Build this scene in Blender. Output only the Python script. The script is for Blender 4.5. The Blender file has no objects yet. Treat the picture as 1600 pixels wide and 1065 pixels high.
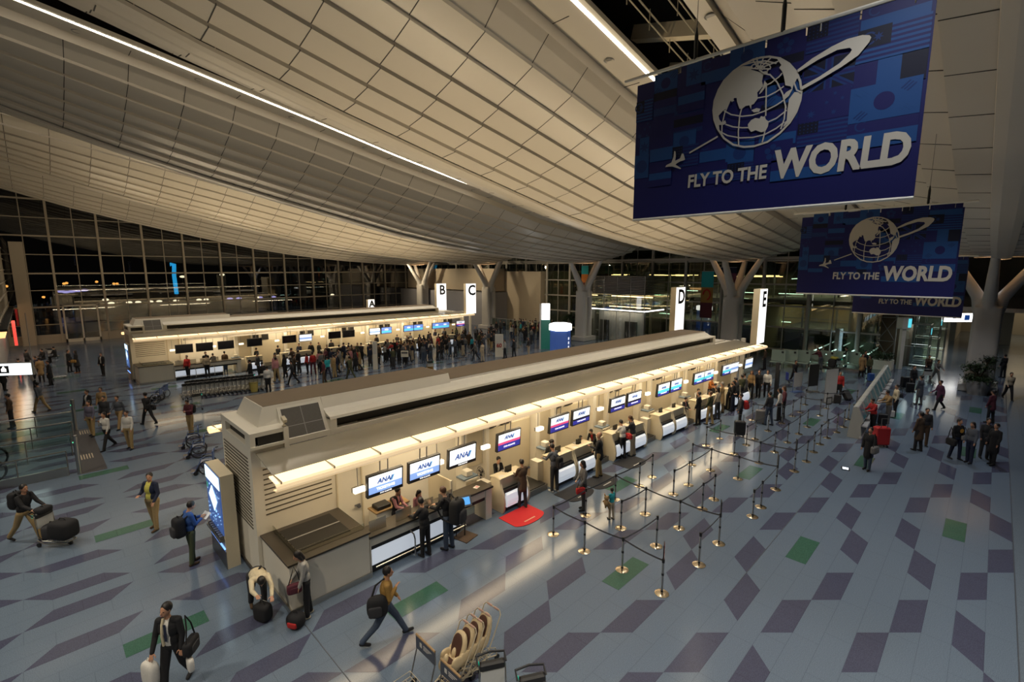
import bpy, bmesh, math, random
from mathutils import Vector, Matrix
random.seed(7)
SC = bpy.context.scene
COL = SC.collection
PI = math.pi
R2 = math.sqrt(2)

# ------------------------------------------------------------------ camera
CAM_H, FPX, PITCH = 8.0, 754.0, math.radians(8.45)
cam_data = bpy.data.cameras.new('camera')
cam_data.sensor_width = 36.0
cam_data.lens = 36.0 * FPX / 1600.0
cam_data.clip_start = 0.1
cam_data.clip_end = 600
cam = bpy.data.objects.new('camera', cam_data)
COL.objects.link(cam)
cam.location = (0, 0, CAM_H)
cam.rotation_euler = (math.radians(90) - PITCH, 0, math.radians(-45))
SC.camera = cam

# ------------------------------------------------------------------ world, exposure
world = bpy.data.worlds.new('night')
SC.world = world
world.use_nodes = True
world.node_tree.nodes['Background'].inputs[0].default_value = (0.0035, 0.0032, 0.003, 1)
world.node_tree.nodes['Background'].inputs[1].default_value = 1.0
SC.view_settings.view_transform = 'Standard'
SC.view_settings.look = 'None'
SC.view_settings.exposure = 0.0
SC.view_settings.gamma = 1.0
SC.view_settings.use_curve_mapping = False
SC.cycles.max_bounces = 6
SC.cycles.diffuse_bounces = 3
SC.cycles.glossy_bounces = 3
SC.cycles.transmission_bounces = 4
SC.cycles.transparent_max_bounces = 12
SC.cycles.sample_clamp_indirect = 3.0
SC.cycles.caustics_reflective = False
SC.cycles.caustics_refractive = False

UPW = 360.0      # up-lights lying on the roofs of the check-in islands
DNW = 170.0      # down-lights in the ceiling
def area(name, loc, sx, sy, power, col, rot=(0, 0, 0), spread=PI):
    l = bpy.data.lights.new(name, 'AREA'); l.shape = 'RECTANGLE'
    l.size = sx; l.size_y = sy; l.energy = power; l.color = col; l.spread = spread
    o = bpy.data.objects.new(name, l); o.location = loc; o.rotation_euler = rot
    COL.objects.link(o); return o
WARM = (1.0, 0.80, 0.52)
NEUT = (1.0, 0.93, 0.82)
COOL = (0.70, 0.82, 1.0)
for x0, y0, L, p in ((9, 13.9, 10, 1.25), (22, 13.2, 16, 1.3), (10, 44, 10, 1.6), (24, 43.5, 16, 1.8)):
    area('roof_uplight', (x0, y0, 4.75), L, 0.5, UPW * p, WARM, (PI, 0, 0))
for px_, py_ in ((5, 62), (16, 62), (28, 62)):
    area('far_uplight', (px_, py_, 3.0), 6, 0.5, UPW * 0.7, WARM, (PI, 0, 0))
# unseen down-lights added above and behind the gallery, as fill for the island end
for gx, gy in ((-5, -4), (-5, 4), (0, -6), (6, -6), (-6, 12), (-5, 22), (12, -6)):
    l = bpy.data.lights.new('gallery_fill', 'SPOT'); l.energy = 3000; l.spot_size = math.radians(115); l.spot_blend = .8; l.color = (1.0, .88, .70); l.shadow_soft_size = .3
    o = bpy.data.objects.new('gallery_fill', l); o.location = (gx, gy, 13.5); COL.objects.link(o)
for gy in (40, 52, 64):  # unseen spots added to brighten the cream back wall
    l = bpy.data.lights.new('back_wall_fill', 'SPOT'); l.energy = 1100; l.spot_size = math.radians(110); l.spot_blend = .8; l.color = (1.0, .80, .52); l.shadow_soft_size = .3
    o = bpy.data.objects.new('back_wall_fill', l); o.location = (40, gy, 8.3); o.rotation_euler = (0, math.radians(-58), 0); COL.objects.link(o)

# ------------------------------------------------------------------ photograph -> place
_c, _s = math.cos(PITCH), math.sin(PITCH)
def ray(px, py):
    a = px - 800.0; b = 532.5 - py
    u = b * _c - FPX * _s; d = FPX * _c + b * _s
    return ((a + d) / R2, (d - a) / R2, u)
def at(px, py, z=0.0):
    r = ray(px, py); k = (z - CAM_H) / r[2]
    return Vector((r[0] * k, r[1] * k, z))
def atY(px, py, y):
    r = ray(px, py); k = y / r[1]
    return Vector((r[0] * k, y, CAM_H + r[2] * k))
def atX(px, py, x):
    r = ray(px, py); k = x / r[0]
    return Vector((x, r[1] * k, CAM_H + r[2] * k))
def lerp(t, xs, ys):
    if t <= xs[0]: return ys[0] + (ys[1] - ys[0]) / (xs[1] - xs[0]) * (t - xs[0])
    for i in range(len(xs) - 1):
        if t <= xs[i + 1]: return ys[i] + (ys[i + 1] - ys[i]) * (t - xs[i]) / (xs[i + 1] - xs[i])
    return ys[-1]

# ------------------------------------------------------------------ materials
MC = {}
def mat(name, col, rough=0.5, metal=0.0, emit=0.0, ecol=None, noise=0.0, nscale=20.0, bump=0.0, alpha=1.0, spec=None):
    if name in MC: return MC[name]
    m = bpy.data.materials.new(name); m.use_nodes = True
    nt = m.node_tree; p = nt.nodes['Principled BSDF']
    p.inputs['Base Color'].default_value = (*col, 1)
    p.inputs['Roughness'].default_value = rough
    p.inputs['Metallic'].default_value = metal
    if spec is not None: p.inputs['Specular IOR Level'].default_value = spec
    if emit > 0:
        p.inputs['Emission Color'].default_value = (*(ecol or col), 1)
        p.inputs['Emission Strength'].default_value = emit
    if alpha < 1: p.inputs['Alpha'].default_value = alpha
    if noise > 0 or bump > 0:
        tc = nt.nodes.new('ShaderNodeTexCoord')
        n = nt.nodes.new('ShaderNodeTexNoise'); n.inputs['Scale'].default_value = nscale
        n.inputs['Detail'].default_value = 3
        nt.links.new(tc.outputs['Object'], n.inputs['Vector'])
        if noise > 0:
            mx = nt.nodes.new('ShaderNodeMix'); mx.data_type = 'RGBA'
            mx.inputs[6].default_value = (*[c * (1 - noise) for c in col], 1)
            mx.inputs[7].default_value = (*[min(1, c * (1 + noise)) for c in col], 1)
            nt.links.new(n.outputs['Fac'], mx.inputs[0]); nt.links.new(mx.outputs[2], p.inputs['Base Color'])
        if bump > 0:
            b = nt.nodes.new('ShaderNodeBump'); b.inputs['Strength'].default_value = bump
            nt.links.new(n.outputs['Fac'], b.inputs['Height']); nt.links.new(b.outputs['Normal'], p.inputs['Normal'])
    MC[name] = m; return m
def glass(name, tint=(0.9, 0.97, 0.95), refl=0.10, rough=0.02):
    if name in MC: return MC[name]
    m = bpy.data.materials.new(name); m.use_nodes = True
    nt = m.node_tree; nt.nodes.clear()
    o = nt.nodes.new('ShaderNodeOutputMaterial'); mx = nt.nodes.new('ShaderNodeMixShader')
    t = nt.nodes.new('ShaderNodeBsdfTransparent'); t.inputs[0].default_value = (*tint, 1)
    g = nt.nodes.new('ShaderNodeBsdfGlossy'); g.inputs['Roughness'].default_value = rough
    f = nt.nodes.new('ShaderNodeLayerWeight'); f.inputs[0].default_value = 0.25
    mr = nt.nodes.new('ShaderNodeMapRange'); mr.inputs[3].default_value = refl; mr.inputs[4].default_value = 0.7
    nt.links.new(f.outputs['Fresnel'], mr.inputs[0]); nt.links.new(mr.outputs[0], mx.inputs[0])
    nt.links.new(t.outputs[0], mx.inputs[1]); nt.links.new(g.outputs[0], mx.inputs[2])
    nt.links.new(mx.outputs[0], o.inputs[0]); MC[name] = m; return m
WHITE = mat('white_paint', (0.78, 0.73, 0.62), 0.45, noise=0.04, nscale=3)
CREAM = mat('cream_panel', (0.66, 0.58, 0.42), 0.5, noise=0.04, nscale=4)
TAUPE = mat('taupe_roof_sheet', (0.20, 0.15, 0.10), 0.7, noise=0.06, nscale=2)
DARK = mat('dark_recess', (0.015, 0.014, 0.012), 0.6, noise=0.2, nscale=6)
STEEL = mat('brushed_steel', (0.52, 0.50, 0.46), 0.28, 1.0, noise=0.05, nscale=40)
STEELD = mat('dull_steel', (0.30, 0.29, 0.28), 0.4, 1.0, noise=0.05, nscale=40)
BLACK = mat('black_plastic', (0.012, 0.012, 0.013), 0.45, noise=0.15, nscale=20)
GREY = mat('grey_plastic', (0.28, 0.27, 0.25), 0.5, noise=0.05, nscale=12)
STONE = mat('dark_worktop', (0.050, 0.041, 0.031), 0.35, noise=0.15, nscale=60)
RED = mat('red_mat', (0.55, 0.01, 0.012), 0.75, noise=0.06, nscale=60)
BMAT = mat('black_mat', (0.012, 0.012, 0.014), 0.8, noise=0.15, nscale=60)
COLW = mat('column_paint', (0.55, 0.53, 0.50), 0.4, noise=0.03, nscale=2)
GLOW = mat('canopy_light_diffuser', (1.0, 0.85, 0.6), 0.6, emit=1.55, ecol=(1.0, 0.73, 0.38))
GLOW2 = mat('canopy_light_lip', (1.0, 0.85, 0.6), 0.6, emit=.62, ecol=(1.0, 0.70, 0.38))
BARL = mat('ceiling_light_bar', (1, 0.95, 0.85), 0.6, emit=13.0, ecol=(1.0, 0.86, 0.66))
SIGNW = mat('white_lit_sign_face', (1, 1, 1), 0.4, emit=3.6, ecol=(1.0, 0.98, 0.94))
LAMPW = mat('white_lit_box', (1, 1, 1), 0.4, emit=1.7, ecol=(1.0, 0.86, 0.62))
PANEL = mat('frosted_lit_panel', (0.85, 0.9, 0.95), 0.5, emit=0.42, ecol=(0.80, 0.88, 1.0))
LEAF = mat('leaf_green', (0.025, 0.055, 0.018), 0.5, noise=0.4, nscale=8)
CLEAR = glass('clear_glass')
def frosted(name, col, body, refl):
    m = glass(name, (1, 1, 1), refl, .12); nt = m.node_tree
    t = [n for n in nt.nodes if n.type == 'BSDF_TRANSPARENT'][0]; mx = [n for n in nt.nodes if n.type == 'MIX_SHADER'][0]
    d = nt.nodes.new('ShaderNodeBsdfDiffuse'); d.inputs[0].default_value = (*col, 1)
    tl = nt.nodes.new('ShaderNodeBsdfTranslucent'); tl.inputs[0].default_value = (*col, 1)
    m1 = nt.nodes.new('ShaderNodeMixShader'); m1.inputs[0].default_value = .5; m2 = nt.nodes.new('ShaderNodeMixShader'); m2.inputs[0].default_value = body
    nt.links.new(d.outputs[0], m1.inputs[1]); nt.links.new(tl.outputs[0], m1.inputs[2])
    nt.links.new(t.outputs[0], m2.inputs[1]); nt.links.new(m1.outputs[0], m2.inputs[2]); nt.links.new(m2.outputs[0], mx.inputs[1]); return m
CANG = frosted('canopy_glass', (.78, .72, .58), .42, .06)
RIMG = glass('rim_glass', (.93, .95, .9), .12, .02)
RAILG = glass('rail_glass', (0.86, 0.94, 0.90), 0.12, 0.03)
NIGHTG = glass('night_window_glass', (0.50, 0.50, 0.48), 0.10, 0.01)
LETTER = mat('letter_black', (0.01, 0.01, 0.01), 0.6, noise=0.1)

# ------------------------------------------------------------------ mesh building
class MB:
    def __init__(s): s.v = []; s.f = []; s.m = []; s.c = []
    def calls(s): return [(v, (s.c[i + 1][0] if i + 1 < len(s.c) else len(s.v)), f, (s.c[i + 1][1] if i + 1 < len(s.c) else len(s.f))) for i, (v, f) in enumerate(s.c)]
    def add(s, vs, fs, mi=0, M=None):
        s.c.append((len(s.v), len(s.f)))
        b = len(s.v)
        s.v += [tuple(M @ Vector(v)) if M else tuple(v) for v in vs]
        s.f += [tuple(i + b for i in f) for f in fs]; s.m += [mi] * len(fs); return s
    def box(s, x0, x1, y0, y1, z0, z1, mi=0, M=None, nx=1):
        xs = [x0 + (x1 - x0) * i / nx for i in range(nx + 1)]
        vs = []
        for x in xs: vs += [(x, y0, z0), (x, y1, z0), (x, y1, z1), (x, y0, z1)]
        fs = [(0, 3, 2, 1)]
        for i in range(nx):
            a = 4 * i
            for k in range(4): fs.append((a + k, a + (k + 1) % 4, a + 4 + (k + 1) % 4, a + 4 + k))
        a = 4 * nx; fs.append((a, a + 1, a + 2, a + 3))
        return s.add(vs, fs, mi, M)
    def rbox(s, c, d, rot=0, mi=0, M=None, ch=0.0):
        X, Y, Z = d[0] / 2, d[1] / 2, d[2] / 2
        R = Matrix.Translation(c) @ Matrix.Rotation(rot, 4, 'Z')
        if M: R = M @ R
        if ch <= 0: return s.box(-X, X, -Y, Y, -Z, Z, mi, R)
        vs = []; c2 = ch
        for z, k in ((-Z, c2), (-Z + c2, 0), (Z - c2, 0), (Z, c2)):
            x, y = X - k, Y - k
            q = c2 * 0.6
            vs += [(-x + q, -y, z), (x - q, -y, z), (x, -y + q, z), (x, y - q, z), (x - q, y, z), (-x + q, y, z), (-x, y - q, z), (-x, -y + q, z)]
        fs = [tuple(range(7, -1, -1)), tuple(range(24, 32))]
        for j in range(3):
            for i in range(8): fs.append((8 * j + i, 8 * j + (i + 1) % 8, 8 * j + 8 + (i + 1) % 8, 8 * j + 8 + i))
        return s.add(vs, fs, mi, R)
    def cyl(s, p0, p1, r0, r1=None, n=12, mi=0, M=None, cap=True):
        r1 = r0 if r1 is None else r1
        p0, p1 = Vector(p0), Vector(p1); d = (p1 - p0)
        if d.length < 1e-6: return s
        d.normalize(); a = d.orthogonal().normalized(); b = d.cross(a)
        vs = []
        for p, r in ((p0, r0), (p1, r1)):
            for i in range(n):
                t = 2 * PI * i / n; vs.append(p + (a * math.cos(t) + b * math.sin(t)) * r)
        fs = [(i, (i + 1) % n, n + (i + 1) % n, n + i) for i in range(n)]
        if cap: fs += [tuple(range(n - 1, -1, -1)), tuple(range(n, 2 * n))]
        return s.add(vs, fs, mi, M)
    def tube(s, pts, r, n=8, mi=0, M=None):
        pts = [Vector(p) for p in pts]
        vs = []; ref = None
        for i, p in enumerate(pts):
            d = (pts[min(i + 1, len(pts) - 1)] - pts[max(i - 1, 0)]).normalized()
            if ref is None: ref = d.orthogonal().normalized()
            a = (ref - d * ref.dot(d))
            a = a.normalized() if a.length > 1e-4 else d.orthogonal().normalized()
            ref = a; b = d.cross(a)
            for k in range(n):
                t = 2 * PI * k / n; vs.append(p + (a * math.cos(t) + b * math.sin(t)) * r)
        fs = []
        for i in range(len(pts) - 1):
            for k in range(n): fs.append((i * n + k, i * n + (k + 1) % n, (i + 1) * n + (k + 1) % n, (i + 1) * n + k))
        fs += [tuple(range(n - 1, -1, -1)), tuple(range((len(pts) - 1) * n, len(pts) * n))]
        return s.add(vs, fs, mi, M)
    def lathe(s, prof, c=(0, 0, 0), n=20, mi=0, M=None):
        vs = []
        for r, z in prof:
            for k in range(n):
                t = 2 * PI * k / n; vs.append((c[0] + r * math.cos(t), c[1] + r * math.sin(t), c[2] + z))
        fs = []
        for i in range(len(prof) - 1):
            for k in range(n): fs.append((i * n + k, i * n + (k + 1) % n, (i + 1) * n + (k + 1) % n, (i + 1) * n + k))
        fs += [tuple(range(n - 1, -1, -1)), tuple(range((len(prof) - 1) * n, len(prof) * n))]
        return s.add(vs, fs, mi, M)
    def ell(s, c, r, M=None, mi=0, n=12, m=8, p=1.0):
        def sp(t, q): return math.copysign(abs(t) ** q, t)
        vs = [(c[0], c[1], c[2] - r[2])]
        for j in range(1, m):
            a = -PI / 2 + PI * j / m
            for i in range(n):
                t = 2 * PI * i / n
                vs.append((c[0] + r[0] * sp(math.cos(a), p) * sp(math.cos(t), p), c[1] + r[1] * sp(math.cos(a), p) * sp(math.sin(t), p), c[2] + r[2] * sp(math.sin(a), p)))
        vs.append((c[0], c[1], c[2] + r[2])); T = len(vs) - 1
        fs = [(0, 1 + (i + 1) % n, 1 + i) for i in range(n)]
        for j in range(m - 2):
            for i in range(n):
                a = 1 + j * n; fs.append((a + i, a + (i + 1) % n, a + n + (i + 1) % n, a + n + i))
        a = 1 + (m - 2) * n
        fs += [(a + i, a + (i + 1) % n, T) for i in range(n)]
        return s.add(vs, fs, mi, M)
    def prism(s, poly, x0, x1, axis='x', mi=0, M=None):
        # poly: 2-D outline; extruded along the axis
        n = len(poly)
        def P(a, b, t): return {'x': (t, a, b), 'y': (a, t, b), 'z': (a, b, t)}[axis]
        vs = [P(a, b, x0) for a, b in poly] + [P(a, b, x1) for a, b in poly]
        fs = [(i, (i + 1) % n, n + (i + 1) % n, n + i) for i in range(n)] + [tuple(range(n - 1, -1, -1)), tuple(range(n, 2 * n))]
        return s.add(vs, fs, mi, M)
    def loft(s, prof, xs, mi=0, bend=None, closed=False):
        n = len(prof); vs = []
        for x in xs: vs += [(x, a, b) for a, b in prof]
        fs = []
        for i in range(len(xs) - 1):
            for k in range(n if closed else n - 1): fs.append((i * n + k, i * n + (k + 1) % n, (i + 1) * n + (k + 1) % n, (i + 1) * n + k))
        if closed: fs += [tuple(range(n - 1, -1, -1)), tuple(range((len(xs) - 1) * n, len(xs) * n))]
        return s.add(vs, fs, mi)
    def build(s, name, mats, parent=None, smooth=False, world=False, fix=True, fn=None):
        if not isinstance(mats, (list, tuple)): mats = [mats]
        me = bpy.data.meshes.new(name)
        vs = s.v
        if fn: vs = [fn(Vector(v)) for v in vs]
        if parent is not None and world:
            L = parent.location; vs = [Vector(v) - L for v in vs]
        me.from_pydata([tuple(v) for v in vs], [], s.f)
        for m in mats: me.materials.append(m)
        for p, i in zip(me.polygons, s.m): p.material_index = i
        if fix:
            bm = bmesh.new(); bm.from_mesh(me); bmesh.ops.recalc_face_normals(bm, faces=bm.faces); bm.to_mesh(me); bm.free()
        if smooth:
            me.shade_smooth()
            try: me.set_sharp_from_angle(angle=math.radians(40))
            except Exception: pass
        me.update()
        o = bpy.data.objects.new(name, me); COL.objects.link(o)
        if parent is not None: o.parent = parent
        return o
def each(mb, name, mats, parent, fn=None, world=False, smooth=False):
    # every add() call of the MB becomes a part of its own
    out = []
    for (v0, v1, f0, f1) in mb.calls():
        q = MB(); q.v = mb.v[v0:v1]; q.f = [tuple(i - v0 for i in f) for f in mb.f[f0:f1]]; q.m = mb.m[f0:f1]
        out.append(q.build(name, mats, parent, smooth=smooth, world=world, fn=fn))
    return out
def sub(T, *pairs):
    # hang parts under the part they belong to
    for child, par in pairs:
        P = [c for c in T.children if c.name.split('.')[0] == par]
        if not P: continue
        for c in [c for c in T.children if c.name.split('.')[0] == child]: c.parent = P[0]
def tag(o, label=None, cat=None, group=None, kind=None):
    if label: o['label'] = label
    if cat: o['category'] = cat
    if group: o['group'] = group
    if kind: o['kind'] = kind
    return o
def thing(name, label, cat, loc=(0, 0, 0), rz=0.0, group=None):
    o = bpy.data.objects.new(name, None); o.empty_display_size = 0.1; COL.objects.link(o)
    o.location = loc; o.rotation_euler = (0, 0, rz)
    return tag(o, label, cat, group)
def copy_tree(o, parent=None):
    c = o.copy(); COL.objects.link(c); c.parent = parent
    for ch in o.children: copy_tree(ch, c)
    return c
def struct(o): o['kind'] = 'structure'; return o
TXT = {}
def text_mesh(body, size=1.0, offset=0.0, shear=0.0, ext=0.004, sx=1.0):
    k = (body, size, offset, shear, ext, sx)
    if k not in TXT:
        cu = bpy.data.curves.new('lettering', 'FONT'); cu.body = body; cu.size = size
        cu.offset = offset; cu.shear = shear; cu.extrude = ext; cu.resolution_u = 3
        cu.align_x = 'CENTER'; cu.align_y = 'CENTER'
        t = bpy.data.objects.new('lettering', cu); COL.objects.link(t)
        dg = bpy.context.evaluated_depsgraph_get()
        me = bpy.data.meshes.new_from_object(t.evaluated_get(dg))
        if sx != 1.0:
            for v in me.vertices: v.co.x *= sx
        bpy.data.objects.remove(t); TXT[k] = me
    return TXT[k]
def lettering(body, m, M, parent=None, name='lettering', **kw):
    me = text_mesh(body, **kw).copy(); me.materials.clear(); me.materials.append(m)
    me.transform(M)
    o = bpy.data.objects.new(name, me); COL.objects.link(o)
    if parent is not None: o.parent = parent
    return o
# a face looking towards -y (x to the right as seen from the front, z up) and one looking towards -x
def face_my(x, y, z): return Matrix.Translation((x, y, z)) @ Matrix.Rotation(PI / 2, 4, 'X')
def face_mx(x, y, z): return Matrix.Translation((x, y, z)) @ Matrix.Rotation(-PI / 2, 4, 'Z') @ Matrix.Rotation(PI / 2, 4, 'X')
# ------------------------------------------------------------------ floor
U, GX, GY = 0.505, 12.78, 0.40
def floor_mat(name, col, rough=0.16):
    m = mat(name, col, rough); nt = m.node_tree; p = nt.nodes['Principled BSDF']; N = nt.nodes.new; L = nt.links.new
    tc = N('ShaderNodeTexCoord')
    sep = N('ShaderNodeSeparateXYZ'); L(tc.outputs['Object'], sep.inputs[0])
    def mth(op, a, b=None):
        n = N('ShaderNodeMath'); n.operation = op
        for i, v in enumerate((a, b)):
            if v is None: continue
            if isinstance(v, (int, float)): n.inputs[i].default_value = v
            else: L(v, n.inputs[i])
        return n.outputs[0]
    fy = mth('FRACT', mth('DIVIDE', mth('SUBTRACT', sep.outputs['Y'], GY), U))
    row = mth('FLOOR', mth('DIVIDE', mth('SUBTRACT', sep.outputs['Y'], GY), U))
    fx = mth('FRACT', mth('ADD', mth('DIVIDE', mth('SUBTRACT', sep.outputs['X'], GX), U * 3), mth('MULTIPLY', row, 0.3333)))
    ly = mth('LESS_THAN', fy, 0.018); lx = mth('LESS_THAN', fx, 0.006)
    ln = mth('MAXIMUM', ly, lx)
    no = N('ShaderNodeTexNoise'); no.inputs['Scale'].default_value = 70; no.inputs['Detail'].default_value = 2
    L(tc.outputs['Object'], no.inputs['Vector'])
    n2 = N('ShaderNodeTexNoise'); n2.inputs['Scale'].default_value = 0.35; L(tc.outputs['Object'], n2.inputs['Vector'])
    r = N('ShaderNodeValToRGB'); r.color_ramp.elements[0].position = 0.35; r.color_ramp.elements[1].position = 0.68
    r.color_ramp.elements[0].color = (*[c * 0.78 for c in col], 1); r.color_ramp.elements[1].color = (*[c * 1.25 for c in col], 1)
    L(no.outputs['Fac'], r.inputs[0])
    mx = N('ShaderNodeMix'); mx.data_type = 'RGBA'; mx.blend_type = 'MULTIPLY'
    k = mth('MULTIPLY', ln, 0.28); L(k, mx.inputs[0]); L(r.outputs[0], mx.inputs[6]); mx.inputs[7].default_value = (0.1, 0.1, 0.1, 1)
    L(mx.outputs[2], p.inputs['Base Color'])
    L(mth('ADD', mth('MULTIPLY', n2.outputs['Fac'], 0.10), rough - 0.05), p.inputs['Roughness'])
    return m
FB = floor_mat('terrazzo_blue_grey', (0.124, 0.164, 0.222), 0.15)
FD = floor_mat('terrazzo_violet', (0.064, 0.070, 0.115), 0.17)
FG = floor_mat('terrazzo_green', (0.040, 0.110, 0.080), 0.17)
FP = floor_mat('terrazzo_plain_slate', (0.125, 0.16, 0.205), 0.2)
fl = MB()
fl.add([(-14, -14, 0), (130, -14, 0), (130, 110, 0), (-14, 110, 0)], [(0, 1, 2, 3)], 0)
fl.add([(-14, -14, .002), (130, -14, .002), (130, GY - 3 * U, .002), (-14, GY - 3 * U, .002)], [(0, 1, 2, 3)], 3)
def gp(i, j, z=0.003): return (GX + i * U, GY + j * U, z)
for n in range(-4, 9):
    i0 = -4 + 9 * n
    for k in range(-1, 48):
        A = (k % 4 in (0, 1)) if n % 2 == 0 else (k % 4 in (2, 3))
        for ii, first in ((i0, True), (i0 + 4, False)):
            if A: j = 3 * k + (1 if first else 0)
            else: j = 3 * k + (0 if first else 1)
            if j < -3: continue
            if A: q = [gp(ii + 1, j), gp(ii + 4, j), gp(ii + 3, j + 1), gp(ii, j + 1)]
            else: q = [gp(ii, j), gp(ii + 3, j), gp(ii + 4, j + 1), gp(ii + 1, j + 1)]
            fl.add(q, [(0, 1, 2, 3)], 1)
    for m_ in range(-8, 13):
        j = 5 - 6 * n + 12 * m_; i = 3 + 9 * n
        if -3 <= j < 140:
            fl.add([gp(i, j, .004), gp(i + 3, j, .004), gp(i + 3, j + 1, .004), gp(i, j + 1, .004)], [(0, 1, 2, 3)], 2)
struct(fl.build('floor', [FB, FD, FG, FP], fix=False))
# seams between the floor fields
sm = MB()
sm.box(3.675, 3.69, -10, 10.6, 0, .006); sm.box(3.7, 70, GY - 3 * U - .012, GY - 3 * U + .012, 0, .006)
sm.box(12.2, 70, 3.93, 3.945, 0, .006)
o = sm.build('floor_joint', mat('joint_filler', (0.06, 0.07, 0.09), 0.5, noise=.1)); struct(o)

# ------------------------------------------------------------------ ceiling
BX = [0, 4, 8, 12, 16, 20, 24, 28, 32, 38, 43.5, 52]; BZ = [15.2, 14.05, 13.1, 12.25, 11.45, 10.65, 10.05, 9.6, 9.25, 8.9, 8.7, 9.2]
SX = [0, 4, 8, 12, 16, 22, 30, 44, 52]; SZ = [17.5, 16.8, 16.05, 15.3, 14.5, 13.45, 11.95, 10.45, 10.5]
def belly(x): return lerp(x, BX, BZ)
def slit(x): return lerp(x, SX, SZ)
PER = 16.3
CEIL = mat('ceiling_panel_paint', (0.52, 0.475, 0.40), 0.33, noise=0.03, nscale=0.6)
GAP = mat('ceiling_joint_shadow_gap', (0.05, 0.046, 0.04), 0.8, noise=.1)
def zs(x, a, lip=0.35):
    if a >= 6.0: return slit(x)
    return belly(x) + (slit(x) - lip - belly(x)) * (a / 6.0) ** 1.5
XE, XS0 = 45.2, -3.0
xs = [XS0 + (XE - XS0) * i / 48 for i in range(49)]
OPEN_END = 24.0
def ceiling_bay(yc, lo=-8.15, hi=8.15):
    b = MB(); bj = MB()
    rows = [0.45 + (6.0 - 0.45) * i / 7 for i in range(8)]
    for sgn in (-1, 1):
        for r in range(7):
            a0, a1 = rows[r], rows[r + 1]
            if sgn * a0 < lo - 1 or sgn * a0 > hi + 1: continue
            v = []; step = 0.12
            for x in xs:
                zi, zo = zs(x, a0), zs(x, a1)
                # each panel hangs lower at its outer edge than the one above it
                v += [(x, yc + sgn * a0, zi + (0.0 if r == 0 else 0.0)), (x, yc + sgn * a1, zo - step), (x, yc + sgn * a1, zo)]
            fs = []
            for i in range(len(xs) - 1):
                q = 3 * i
                fs += [(q, q + 3, q + 4, q + 1), (q + 1, q + 4, q + 5, q + 2)]
            b.add(v, fs)
            # open joints between neighbouring panels, every two metres
            x = 0.0
            while x < 44.5:
                w = 0.013
                za = lambda xx, aa, off: zs(xx, aa) - off
                p = [(x - w, yc + sgn * a0, zs(x, a0) - .012), (x + w, yc + sgn * a0, zs(x, a0) - .012),
                     (x + w, yc + sgn * a1, zs(x, a1) - step - .006), (x - w, yc + sgn * a1, zs(x, a1) - step - .006)]
                bj.add(p + [(a, c_, d + .05) for a, c_, d in p], [(0, 1, 2, 3), (4, 7, 6, 5), (0, 4, 5, 1), (2, 6, 7, 3), (1, 5, 6, 2), (0, 3, 7, 4)])
                x += 2.0
    # smooth keel under the middle of the bay
    v = []
    pr = [(-0.45, 0.0), (-0.43, -0.10), (-0.2, -0.14), (0.2, -0.14), (0.43, -0.10), (0.45, 0.0)]
    b.loft([(0, 0)], [0]) if False else None
    n = len(pr)
    for x in xs: v += [(x, yc + a, belly(x) + d + .02) for a, d in pr]
    b.add(v, [(i * n + k, (i + 1) * n + k, (i + 1) * n + k + 1, i * n + k + 1) for i in range(len(xs) - 1) for k in range(n - 1)])
    # flat soffit on both sides of the bay, ending at the roof slot, with a lip towards the lapped panels
    for sgn in (-1, 1):
        v = []
        for x in xs:
            v += [(x, yc + sgn * 6.0, slit(x) - .35), (x, yc + sgn * 6.02, slit(x)), (x, yc + sgn * (6.7 if sgn > 0 else 7.1), slit(x)), (x, yc + sgn * (6.7 if sgn > 0 else 7.1), slit(x) + .1)]
        b.add(v, [(i * 4 + k, (i + 1) * 4 + k, (i + 1) * 4 + k + 1, i * 4 + k + 1) for i in range(len(xs) - 1) for k in range(3)])
        x = 0.0
        while x < 44.5:
            if True:
                bj.box(x - .012, x + .012, min(yc + sgn * 6.03, yc + sgn * 6.65), max(yc + sgn * 6.03, yc + sgn * 6.65), slit(x) - .012, slit(x) + .02)
            x += 4.0
    struct(b.build('ceiling', CEIL, smooth=False, fix=False))
    struct(bj.build('ceiling_joint', GAP, fix=True))
for k in range(0, 5): ceiling_bay(PER * k)
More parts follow.
